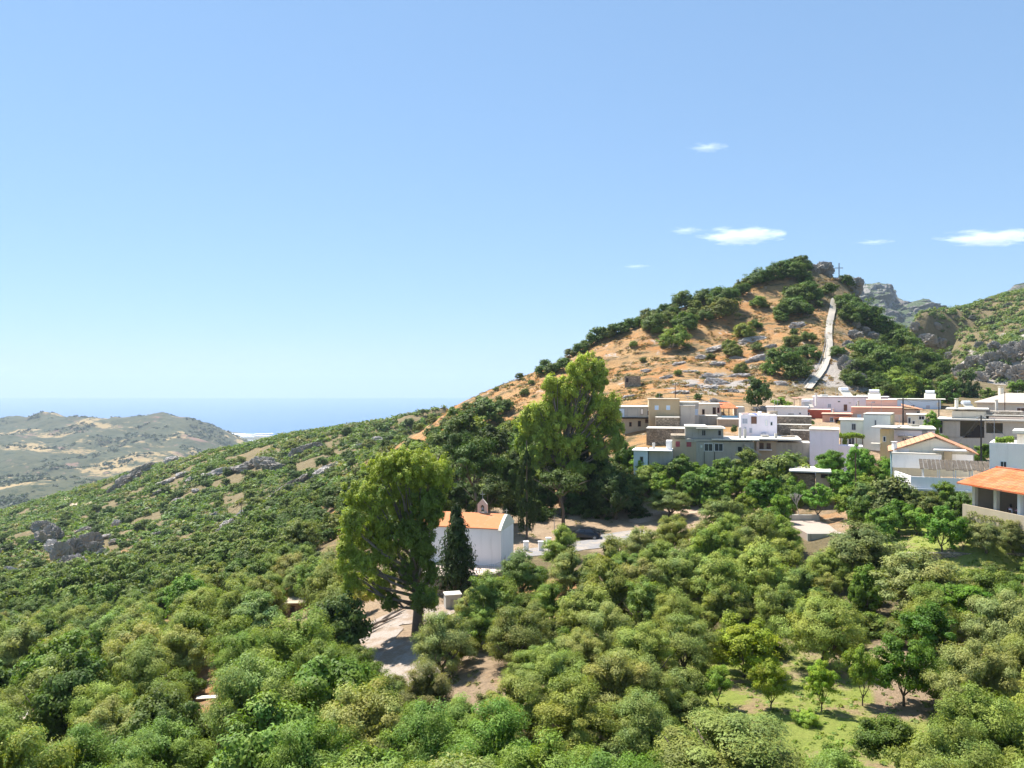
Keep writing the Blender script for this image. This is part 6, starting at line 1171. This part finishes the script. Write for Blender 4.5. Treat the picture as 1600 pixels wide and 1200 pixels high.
# ---------------------------------------------------------------- poles and cables
def pole(px, ytop, ybase, D, label, arms=True, r=.11, mat='wood'):
    x = (px-800)/F*D; zt_ = -(ytop-600)/F*D; zb_ = -(ybase-600)/F*D; t = empty('utility_pole', (x, D, zb_), 0, label, 'utility pole')
    MB().tube([(0, 0, 0), (0, 0, zt_-zb_)], [r, r*.7], 8).build('shaft', M[mat], t)
    if arms:
        a = MB().box(-.7, .7, -.05, .05, zt_-zb_-.5, zt_-zb_-.4).build('crossarm', M[mat], t)
        for q in (-.6, 0, .6): MB().tube([(q, 0, zt_-zb_-.4), (q, 0, zt_-zb_-.22)], .05, 6).build('insulator', M['white_frame'], a)
    return Vector((x, D, zt_))
p1 = pole(1411, 621, 672, 149, 'tall black pole in front of the salmon house', r=.16, mat='black'); p2 = pole(1467, 624, 660, 160, 'dark pole against the pale blue house', False, .13, 'black'); p3 = pole(1533, 649, 730, 118, 'dark pole before the verandah house with drooping wires', r=.14, mat='black'); p4 = pole(1337, 708, 765, 105, 'thin pole among the bright trees', False, .1, 'wood')
p5 = pole(1055, 598, 632, 175, 'thin pole behind the ochre house on the hillside', True, .10); p6 = pole(1570, 612, 660, 160, 'thin pole in front of the hipped roof', False, .09); p7 = pole(1553.5, 655, 690, 130, 'short pole on the verandah house front', False, .06, 'metal'); p8 = pole(1210, 624, 652, 170, 'slender grey mast beside the dark round tree', False, .06, 'metal'); p9 = pole(866, 806, 840, 108, 'small pole behind the black car', False, .05, 'metal')
p10 = pole(377, 788, 822, 262, 'lone pole on the scrub slope far to the left', True, .14)
def cable(p, q, sag, label, r=.018):
    n_ = 24; pts_ = [p.lerp(q, k/n_)-Vector((0, 0, sag*4*(k/n_)*(1-k/n_))) for k in range(n_+1)]; b0 = pts_[0]; o = MB().tube([a-b0 for a in pts_], r, 4, False).build('cable', M['black'], None, tuple(b0)); tag(o, label, 'cable')
cable(p1, p3, 1.6, 'black cable between the salmon house pole and the verandah house pole'); cable(p3, at(1700, 700, 88), 2.2, 'drooping cable crossing the white corner house'); cable(p3, at(1398, 742, 108), 2.0, 'thin cable in front of the tiled-roof house'); cable(p5, at(1092, 634, 172), .6, 'short cable from the hillside pole to the white house', .02); cable(p1, p2, .6, 'cable between the two black poles'); cable(p10, at(-60, 925, 190), 9, 'long pale wire sagging across the scrub slope', .035)

# ---------------------------------------------------------------- summit cross, stair path, rocks
ct = hit(1311, 437, 280, 320); ct = Vector(((1311-800)/F*300, 300, gz((1311-800)/F*300, 300))); ztop = 600-412; hh = (600-411)/F*300-ct.z
t = empty('summit_cross', tuple(ct), 0, 'tall thin cross standing on the rocky hilltop', 'cross'); MB().box(-.16, .16, -.16, .16, -1, hh).build('upright', M['metal'], t); MB().box(-1.5, -.161, -.13, .13, hh*.66, hh*.66+.3).box(.161, 1.5, -.13, .13, hh*.66, hh*.66+.3).build('crossbar', M['metal'], t); MB().box(-.6, .6, -.6, .6, -1.2, .5).build('base', P_['concl'], t)
def ribbon(name, pts_, widths, mat, n=60, up=.06, nx=6, crop=None, rag=0.0):
    P3 = [Vector(p).xy for p in pts_]; L = [0]
    for a, b in zip(P3, P3[1:]): L.append(L[-1]+(b-a).length)
    V, Fs = [], []
    def samp(s):
        for k in range(len(P3)-1):
            if s <= L[k+1] or k == len(P3)-2:
                f = (s-L[k])/(L[k+1]-L[k]); p0, p1_, p2_, p3_ = P3[max(k-1, 0)], P3[k], P3[k+1], P3[min(k+2, len(P3)-1)]
                c = .5*((2*p1_)+(p2_-p0)*f+(2*p0-5*p1_+4*p2_-p3_)*f*f+(3*p1_-p0-3*p2_+p3_)*f**3); return c, widths[k]*(1-f)+widths[k+1]*f
    for k in range(n+1):
        s = L[-1]*k/n; c, wd = samp(s); c2, _ = samp(min(s+.3, L[-1])); c1, _ = samp(max(s-.3, 0)); d = (c2-c1).normalized(); nn = Vector((-d.y, d.x))
        for j in range(nx+1):
            e = 1+rag*(mnoise.noise(Vector((s*.35, j > nx/2, 3))) if j in (0, nx) else 0); q = c+nn*wd*(j/nx-.5)*e; V.append((q.x, q.y, gz(q.x, q.y)+up))
    for k in range(n):
        for j in range(nx): i = k*(nx+1)+j; Fs.append((i, i+1, i+nx+2, i+nx+1))
    me = bpy.data.meshes.new(name); me.from_pydata(V, [], Fs); me.materials.append(mat); me.polygons.foreach_set('use_smooth', [True]*len(me.polygons)); me.update()
    if me.polygons[0].normal.z < 0: me.flip_normals()
    return link_mesh(name, me)
def dirt(name, c, c2, sc=.7):
    m, nt, b = newmat(name); col = mixc(nt, _sm(nt, ntex(nt, sc, 6, .7), .42, .62), c, c2); col = mixc(nt, _sm(nt, ntex(nt, 5, 4, .7), .3, .7), mixc(nt, 1.0, col, (.75, .74, .72), 'MULTIPLY'), col)
    nt.links.new(col, b.inputs['Base Color']); b.inputs['Roughness'].default_value = .97; bump(nt, b, ntex(nt, 4, 6, .8), .7, .12); return m
hp = lambda x, y, d=12: hit(x, y, d)
tk = ribbon('dirt_track', [hp(655, 1075), hp(625, 1040), hp(588, 1010), hp(585, 985), hp(625, 968), hp(672, 962), hp(702, 948)], [4.5, 4.2, 4.4, 4.8, 4.5, 4.2, 3.5], dirt('pale dirt', (.40, .34, .29), (.32, .235, .165)), 90, .07, 8, rag=.5); tag(tk, kind='structure')
rd = ribbon('lane', [hp(770, 872, 80), hp(850, 862, 80), hp(905, 855, 80), hp(960, 842, 80), hp(1010, 832, 80)], [5, 4.5, 5, 5, 4], dirt('grey lane', (.27, .26, .26), (.40, .34, .28)), 60, .07, 8, rag=.3); tag(rd, kind='structure')
rd = ribbon('dirt_yard', [hp(985, 817, 90), hp(1040, 806, 90), hp(1090, 795, 90), hp(1130, 782, 90)], [2.5, 4.2, 4.5, 2.5], dirt('brown yard earth', (.50, .36, .26), (.40, .28, .19)), 40, .06, 8, rag=.5); tag(rd, kind='structure')
rd = ribbon('grove_path', [hp(22, 1150), hp(30, 1112), hp(30, 1085), hp(28, 1065)], [1.4, 1.5, 1.5, 1.3], dirt('path gravel', (.60, .50, .40), (.46, .44, .42)), 20, .07, 4); tag(rd, kind='structure')
rd = ribbon('hillside_track', [hp(98, 781, 300), hp(112, 787, 300), hp(128, 790, 300), hp(146, 793, 300)], [4, 4, 4, 3], dirt('track earth', (.62, .50, .36), (.50, .38, .25)), 30, .9, 3, rag=.3); tag(rd, kind='structure')
SP = [(1262, 612), (1272, 600), (1281, 588), (1288, 574), (1293, 560), (1296, 545), (1295, 525), (1296, 510), (1299, 495), (1302, 480), (1304, 474)]
sp3 = []
for (px, py), D in zip(SP, np.linspace(204, 286, len(SP))):
    a = hit(px, py, 195, 330); Dn = a.y if a.y < 320 else 0; Dn = min(max(Dn, sp3[-1].y+4), sp3[-1].y+14) if sp3 else Dn; x_ = (px-800)/F*Dn; sp3.append(Vector((x_, Dn, gz(x_, Dn)))); print('STAIR', px, round(Dn, 1), round(600-sp3[-1].z/Dn*F), py)
st = ribbon('stair_path', sp3, [2.0, 1.9, 1.8, 1.8, 1.9, 1.9, 2.0, 2.0, 2.0, 2.0, 1.6], paint('pale concrete steps', (.50, .44, .36), .15, stain=.3), 120, .6, 3); tag(st, kind='structure')
t = empty('stair_railing', tuple(sp3[1]), 0, 'grey metal railing following the lower stair path up the hill', 'railing'); mb = MB(); b0 = Vector(sp3[1]); pr_ = [Vector(p)-b0+Vector((-1.3, 0, .5)) for p in sp3[:7]]
mb.tube([p+Vector((0, 0, 1.0)) for p in pr_], .05, 5); mb.build('handrail', M['metal'], t); mb = MB()
for a, b in zip(pr_, pr_[1:]):
    for k in range(4): c_ = a.lerp(b, k/4); mb.box(c_.x-.03, c_.x+.03, c_.y-.03, c_.y+.03, c_.z-.4, c_.z+1.0)
mb.build('balusters', M['metal'], t)

rm, nt, b = newmat('grey rock'); col = mixc(nt, ntex(nt, .8, 6, .75), (.13, .12, .105), (.46, .41, .35)); col = mixc(nt, _sm(nt, ntex(nt, .35, 5), .54, .7), col, (.34, .25, .16)); nt.links.new(col, b.inputs['Base Color']); b.inputs['Roughness'].default_value = .95; bump(nt, b, ntex(nt, 1.3, 8, .8), 1.0, .5)
rp, nt, b = newmat('pale rock'); col = mixc(nt, ntex(nt, .9, 6, .75), (.34, .30, .27), (.66, .60, .54)); nt.links.new(col, b.inputs['Base Color']); b.inputs['Roughness'].default_value = .95; bump(nt, b, ntex(nt, 1.3, 8, .8), 1.0, .4)
ROCKS = []
for s in range(8):
    bm = bmesh.new(); bmesh.ops.create_icosphere(bm, subdivisions=5, radius=1); of = Vector((s*7.1, s*3.3, 0))
    for v in bm.verts:
        p = v.co.copy(); n1 = mnoise.noise(p*1.1+of); n2 = abs(mnoise.noise(p*2.6+of)); n3 = abs(mnoise.noise(p*6+of)); n4 = mnoise.noise(p*13+of)
        v.co = p*(1+.45*n1-.55*n2-.34*n3+.10*n4); q = max(abs(v.co.x), abs(v.co.y), abs(v.co.z)); v.co = v.co.lerp(v.co/max(q, .01)*min(q, .8), .15)
    me = bpy.data.meshes.new('rock'); bm.to_mesh(me); bm.free(); me.materials.append(rm); ROCKS.append(me)
    m2 = me.copy(); m2.materials[0] = rp; ROCKS.append(m2)
def rock(px, py, w, hgt, ang=0, pale=0, label=None, group=None, dmin=150, D=None, up=.15, name='rock_outcrop'):
    p = hit(px, py, dmin) if D is None else Vector(((px-800)/F*D, D, gz((px-800)/F*D, D)))
    if p.y > 700: return
    k = w/2*p.y/F*1.15; kz = hgt/2*p.y/F*1.15; up = .45 if up == .15 else up; o = link_mesh(name, ROCKS[random.randrange(8)*2+pale], None, (p.x, p.y, p.z+kz*up)); o.scale = (k*1.25, k*.8 if w < 30 else k*.45, kz*1.35); o.rotation_euler = (0, -R(ang), random.uniform(-.4, .4)); tag(o, label, 'rock', group)
GL = ('grey rocks in the left slope scrub', 'grey limestone outcrop breaking through the scrub of the left slope')
for px, py, w, hh_, an, pl in [(182,768,24,12,30,0),(197,757,28,14,28,0),(216,744,28,14,25,0),(232,733,22,10,20,0),(250,727,26,12,10,0),(268,723,20,9,12,1),(290,711,24,8,15,0),(312,706,18,7,10,0),(392,731,26,10,0,0),(412,729,30,16,-5,0),(436,734,20,10,0,0),(372,736,24,8,8,0),(346,741,30,9,10,1),(325,745,18,6,5,1),(287,744,20,6,12,1),(258,756,24,6,18,1),(432,776,26,8,35,0),(455,762,28,10,30,0),(476,752,28,10,32,0),(500,742,24,8,30,1),(520,732,16,8,20,0),(545,722,16,8,30,0),
    (68,832,20,26,60,0),(72,852,26,30,20,0),(86,848,20,24,-20,0),(84,862,30,18,0,1),(95,878,30,34,0,0),(118,868,26,28,10,0),(142,856,30,24,10,0),(150,866,18,20,0,0),(160,868,12,12,0,1),(122,885,18,20,40,1),(106,890,24,22,0,0),(294,860,20,18,20,0),(286,868,14,10,0,1),(356,828,24,14,35,1),(345,833,16,8,20,0),(376,811,14,12,40,1),(10,920,34,30,0,0),(22,910,30,20,-25,1),(474,706,24,10,15,0),(462,716,18,16,0,0),(490,703,24,12,10,0),(381,690,30,10,15,0),(366,698,20,8,20,0),(183,823,12,10,0,1),(128,833,22,8,25,1),(165,842,18,6,15,1),(278,786,16,8,10,1),(20,782,22,14,10,0),(275,798,12,5,0,1),(305,770,10,5,0,1),(415,803,20,8,20,1),(428,790,16,7,20,1),(350,700,16,6,10,0),(130,905,14,10,0,0),(3,864,14,8,0,1),(590,690,20,8,10,1),(560,700,14,6,20,1),(222,741,26,12,28,0),(206,750,26,12,32,0),(190,762,22,10,38,0),(240,730,24,10,22,0),(400,728,26,12,6,0),(424,733,26,12,-6,0),(384,734,26,9,6,1),(466,757,26,9,32,0),(488,747,24,9,30,0),(444,769,24,9,32,0),(510,737,22,9,26,1),(532,727,18,8,24,0),(600,722,16,6,20,1),(340,700,22,7,18,0),(352,694,18,8,18,0),(300,752,18,6,12,1),(250,770,20,6,16,1),(330,812,22,8,30,1),(395,792,18,7,25,0),(225,800,16,6,15,1),(180,850,18,8,10,0),(52,856,14,14,20,0),(170,800,14,5,10,1),(245,838,16,6,12,0),(455,790,18,7,30,1),(5,936,24,20,0,0),(30,925,20,16,-20,0)]:
    rock(px, py, w, hh_, an, pl, GL[1], GL[0], 200 if py < 905 else 150)
GO = ('pale rock slabs on the orange hillside', 'pale rock slab exposed in the dry orange hillside')
for px, py, w, hh_, an in [(1180,531,44,10,8),(1165,536,24,8,0),(1130,544,34,8,10),(1112,550,24,7,10),(1184,561,26,10,20),(1176,566,20,8,0),(1120,571,20,8,0),(1112,590,30,10,-5),(1124,600,34,12,-10),(1106,607,28,9,5),(1080,605,30,8,10),(1060,614,28,8,8),(1150,590,36,9,10),(1168,598,24,9,0),(1095,560,20,7,0),(1138,612,26,8,0),(1247,510,20,12,0),(1060,570,18,6,10),(1040,590,18,6,15),(1010,580,14,5,5),(985,620,20,6,5),(1078,582,18,6,0),(1150,560,16,6,0),(1200,545,18,7,15),(1220,600,18,8,0),(870,600,20,4,20),(905,585,18,4,10),(1128,630,30,9,-15),(1106,632,20,8,-20),(1195,640,18,10,0)]:
    rock(px, py, w, hh_, an, 1, GO[1], GO[0], 170, up=-.35)
GS = ('grey rocks on the cross hill', 'grey crag beside the stair path of the cross hill')
for px, py, w, hh_ in [(1337,530,20,14),(1350,540,16,12),(1325,545,14,12),(1360,552,18,12),(1320,578,16,24),(1330,588,20,26),(1345,600,22,18),(1380,560,16,12),(1405,545,14,10),(1318,560,14,12),(1365,530,14,10),(1338,512,12,8),(1352,522,12,9),(1372,542,14,9)]:
    rock(px, py, w, hh_, 0, 0, GS[1], GS[0], 200)
for px, D, zc_, w, hh_, pl, lb in [(1283, 303, 427, 32, 26, 0, 'double grey boulder crowning the hill left of the cross'), (1272, 302, 425, 18, 18, 0, 'smaller boulder at the left edge of the crown boulders'), (1292, 301, 434, 16, 12, 0, 'low boulder between the crown rocks and the cross'), (1322, 301, 443, 24, 18, 1, 'pale rock ledge at the foot of the summit cross'), (1336, 301, 449, 22, 26, 0, 'overhanging crag at the right end of the summit'), (1331, 300, 462, 22, 22, 0, 'grey rock face under the summit crag'), (1279, 298, 447, 26, 10, 1, 'flat pale rock below the crown boulders'), (1306, 300, 441, 20, 10, 1, 'low pale rock just left of the summit cross')]:
    p = at(px, zc_, D); o = link_mesh('boulder', ROCKS[random.randrange(8)*2+pl], None, tuple(p)); o.scale = (w/2*D/F*1.3, w/2*D/F*1.0, hh_/2*D/F*1.35); o.rotation_euler = (0, random.uniform(-.3, .3), random.uniform(0, 3)); tag(o, lb, 'rock')
GG = ('grey crags of the gorge side', 'dark grey crag on the far side of the gorge')
for px, py, w, hh_ in [(x_, y_, a_*.55, b_*.62) for x_, y_, a_, b_ in [(1450,540,40,22),(1470,548,30,20),(1430,530,20,18),(1500,585,36,26),(1520,575,30,30),(1545,570,40,34),(1575,565,44,40),(1600,560,40,46),(1560,590,50,36),(1590,595,50,40),(1530,600,40,30),(1500,600,30,24),(1465,522,22,14),(1530,545,20,14),(1520,500,18,8),(1575,480,20,8),(1545,470,18,8),(1600,520,20,10),(1620,580,50,50),(1485,560,24,16),(1555,548,34,20),(1585,545,34,18)]]:
    rock(px, py, w, hh_, 0, 0, GG[1], GG[0], 285)

# fallen branches by the track
t = None
for k, (x0_, y0_, x1_, y1_, lb) in enumerate([(570, 990, 628, 965, 'long fallen grey trunk along the upper edge of the track'), (598, 975, 640, 950, 'shorter fallen branch behind the long trunk'), (560, 1000, 600, 982, 'broken branch at the left end of the fallen trunk')]):
    a, b = hit(x0_, y0_), hit(x1_, y1_); d = b-a; o = MB().tube([(0, 0, .25), tuple(d*.3+Vector((0, 0, .45))), tuple(d*.65+Vector((0, .2, .3))), tuple(d+Vector((0, 0, .35)))], [.17, .14, .11, .04], 7).tube([tuple(d*.5+Vector((0, 0, .35))), tuple(d*.6+Vector((.5, .4, .8)))], [.06, .02], 5).tube([tuple(d*.3+Vector((0, 0, .4))), tuple(d*.35+Vector((-.4, .3, .9)))], [.06, .02], 5).build('fallen_branch', M['euc_bark'], None, tuple(a), True); tag(o, lb, 'branch')
# bare twigs in the gardens
for px, by, D, hh_, lb in [(1075, 735, 125, 3.4, 'bare pale-branched tree left of the concrete house'), (1246, 800, 105, 4.5, 'leafless forked tree above the orchard'), (1067, 1062, 54, 1.3, 'small leafless shrub at the edge of the clearing'), (1402, 1150, 41, 1.5, 'dry twiggy bush in the clearing shade')]:
    x = (px-800)/F*D; g = random.Random(px); mb = MB()
    def br(p, d, L, r, n):
        q = p+d*L; mb.tube([p, q], [r, r*.6], 5)
        if n: [br(q, (d+Vector((g.uniform(-.7, .7), g.uniform(-.7, .7), g.uniform(-.1, .5)))).normalized(), L*.7, r*.6, n-1) for _ in range(3)]
    br(Vector((0, 0, -.2)), Vector((.1, 0, 1)), hh_*.35, hh_*.02, 4); t = empty('bare_tree', (x, D, gz(x, D)), 0, lb, 'tree'); mb.build('trunk', paint('bleached wood', (.45, .40, .36), .2), t)

# ---------------------------------------------------------------- far things
def ridge(name, x_pts, D0, D1, basepy, seed, mat, nx=420, ny=160, amp=.16):
    xs = [p[0] for p in x_pts]; V = []
    for j in range(ny):
        D = D0+(D1-D0)*j/(ny-1); f = j/(ny-1); prof = math.sin(min(1, f/.62)*math.pi/2)**1.2 if f < .62 else math.cos((f-.62)/.38*math.pi/2)**.6
        for i in range(nx):
            px = xs[0]+(xs[-1]-xs[0])*i/(nx-1); Dc = D0+(D1-D0)*.62; zt_ = -(np.interp(px, xs, [p[1] for p in x_pts])-600)/F*Dc; zb_ = -(basepy-600)/F*D0; V.append(((px-800)/F*D, D, zb_+(zt_-zb_)*prof))
    V = np.array(V); h_ = V[:, 2]-V[:, 2].min(); sc_ = (D1-D0)/11; q_ = V[:, :3]*[1/sc_, .8/sc_, 1.0/sc_]+seed; n_1 = fbm(q_, 7, True); V[:, 2] += (n_1-.05)*h_*amp; V[:, 1] += fbm(V/sc_*1.4+seed+9, 6, True)*(D1-D0)*.12
    idx = np.arange(nx*ny).reshape(ny, nx); Fq = np.stack([idx[:-1, :-1], idx[:-1, 1:], idx[1:, 1:], idx[1:, :-1]], -1).reshape(-1, 4); o = link_mesh(name, fast_mesh(name, V, Fq, mat, True)); tag(o, kind='structure')
mr_, nt, b = newmat('mountain rock'); geo = N(nt, 'ShaderNodeNewGeometry'); sz = N(nt, 'ShaderNodeSeparateXYZ'); nt.links.new(geo.outputs['Normal'], sz.inputs[0])
ad = N(nt, 'ShaderNodeMath', operation='MULTIPLY_ADD'); nt.links.new(ntex(nt, .012, 8, .75), ad.inputs[0]); ad.inputs[1].default_value = .9; nt.links.new(sz.outputs[2], ad.inputs[2])
col = mixc(nt, _sm(nt, ad.outputs[0], 1.08, 1.32), mixc(nt, ntex(nt, .03, 7, .8), (.20, .19, .18), (.52, .47, .43)), (.085, .12, .045)); nt.links.new(col, b.inputs['Base Color']); b.inputs['Roughness'].default_value = .95; bump(nt, b, ntex(nt, .05, 8, .8), 1.0, 12)
ridge('mountain', [(1290, 500), (1330, 482), (1350, 470), (1362, 468), (1372, 460), (1385, 458), (1394, 462), (1402, 462), (1410, 474), (1420, 486), (1440, 484), (1455, 482), (1475, 488), (1500, 492), (1560, 500), (1700, 510)], 1200, 2300, 560, 3, mr_, amp=.30)
ridge('mountain', [(1480, 520), (1520, 490), (1550, 480), (1575, 468), (1590, 460), (1600, 456), (1640, 440), (1720, 415), (1900, 395)], 700, 1200, 560, 8, mr_, amp=.12)
# greenhouses on the coastal plain
gm = plain('greenhouse plastic', (.80, .80, .80), .35, 0, .05); ghs = None; g = random.Random(4)
for k in range(70):
    px = g.uniform(285, 445); D = g.uniform(4900, 5950 if px > 400 else 6300); x = (px-800)/F*D; w_ = g.uniform(60, 150); d_ = g.uniform(50, 130)
    if ghs is None:
        mb = MB(); n_ = 5
        for q in range(n_): mb.prism([(q/n_, 0), ((q+1)/n_-.01, 0), ((q+1)/n_-.01, .7), ((q+.5)/n_, 1), (q/n_, .7)], 0, 1)
        o = ghs = mb.build('greenhouse', gm)
    else: o = ghs.copy(); COL.objects.link(o)
    o.location = (x, D, -398); o.scale = (w_, d_, 5.5); o.rotation_euler = (0, 0, g.uniform(-.3, .3)); tag(o, 'white plastic greenhouse on the far coastal plain by the sea', 'greenhouse', 'greenhouses on the coastal plain')
# clouds: small wisps far above
def cloud(px, py, w, hgt, label, D=9000, dens=.0045):
    m = bpy.data.materials.new('cloud'); m.use_nodes = True; nt = m.node_tree; nt.nodes.clear(); v = nt.nodes.new('ShaderNodeVolumePrincipled'); o_ = nt.nodes.new('ShaderNodeOutputMaterial'); nt.links.new(v.outputs[0], o_.inputs['Volume'])
    v.inputs['Color'].default_value = (.97, .98, 1, 1); v.inputs['Anisotropy'].default_value = .3; v.inputs['Emission Strength'].default_value = 0
    tc = N(nt, 'ShaderNodeTexCoord'); ln = N(nt, 'ShaderNodeVectorMath', operation='LENGTH'); nt.links.new(tc.outputs['Object'], ln.inputs[0]); n = ntex(nt, 1.9, 8, .7)
    s_ = N(nt, 'ShaderNodeMath', operation='SUBTRACT'); s_.inputs[0].default_value = 1.0; nt.links.new(ln.outputs['Value'], s_.inputs[1]); a_ = N(nt, 'ShaderNodeMath', operation='MULTIPLY_ADD'); nt.links.new(n, a_.inputs[0]); a_.inputs[1].default_value = 3.2; nt.links.new(s_.outputs[0], a_.inputs[2])
    r_ = _sm(nt, a_.outputs[0], 1.75, 2.6); mu = N(nt, 'ShaderNodeMath', operation='MULTIPLY'); nt.links.new(r_, mu.inputs[0]); mu.inputs[1].default_value = dens; nt.links.new(mu.outputs[0], v.inputs['Density'])
    bm = bmesh.new(); bmesh.ops.create_icosphere(bm, subdivisions=4, radius=1); me = bpy.data.meshes.new('cloud'); bm.to_mesh(me); bm.free(); me.materials.append(m)
    o = link_mesh('cloud', me, None, tuple(at(px, py, D))); k = D/F/2; o.scale = (w*k, w*k*.5, hgt*k); tag(o, label, 'cloud')
cloud(1158, 368, 150, 30, dens=.013, label= 'largest white cloud wisp, over the hill summit'); cloud(1071, 360, 56, 14, 'small flat cloud left of the largest one', dens=.006); cloud(1552, 371, 190, 26, 'long flat cloud at the right edge of the sky', dens=.013); cloud(1106, 230, 70, 16, 'faint thin wisp high in the sky', dens=.005); cloud(1366, 378, 70, 9, 'faint streak of cloud right of the summit', dens=.005); cloud(993, 416, 50, 7, 'faintest little cloud streak left of the hill', dens=.005)

# ---------------------------------------------------------------- haze
def haze():
    m = bpy.data.materials.new('haze'); m.use_nodes = True; nt = m.node_tree; nt.nodes.clear()
    v = nt.nodes.new('ShaderNodeVolumePrincipled'); v.inputs['Color'].default_value = (0.62, 0.74, 0.90, 1)
    v.inputs['Density'].default_value = 0.00008; v.inputs['Anisotropy'].default_value = 0.1
    o = nt.nodes.new('ShaderNodeOutputMaterial'); nt.links.new(v.outputs[0], o.inputs['Volume'])
    mb = MB(); mb.box(-52000, 52000, -60, 22700, -405.5, 262); h = mb.build('haze', m); tag(h, kind='stuff')
haze()
for o in COL.objects:
    if o.parent is None and o.get('category') and not o.get('kind'): o['kind'] = 'thing'
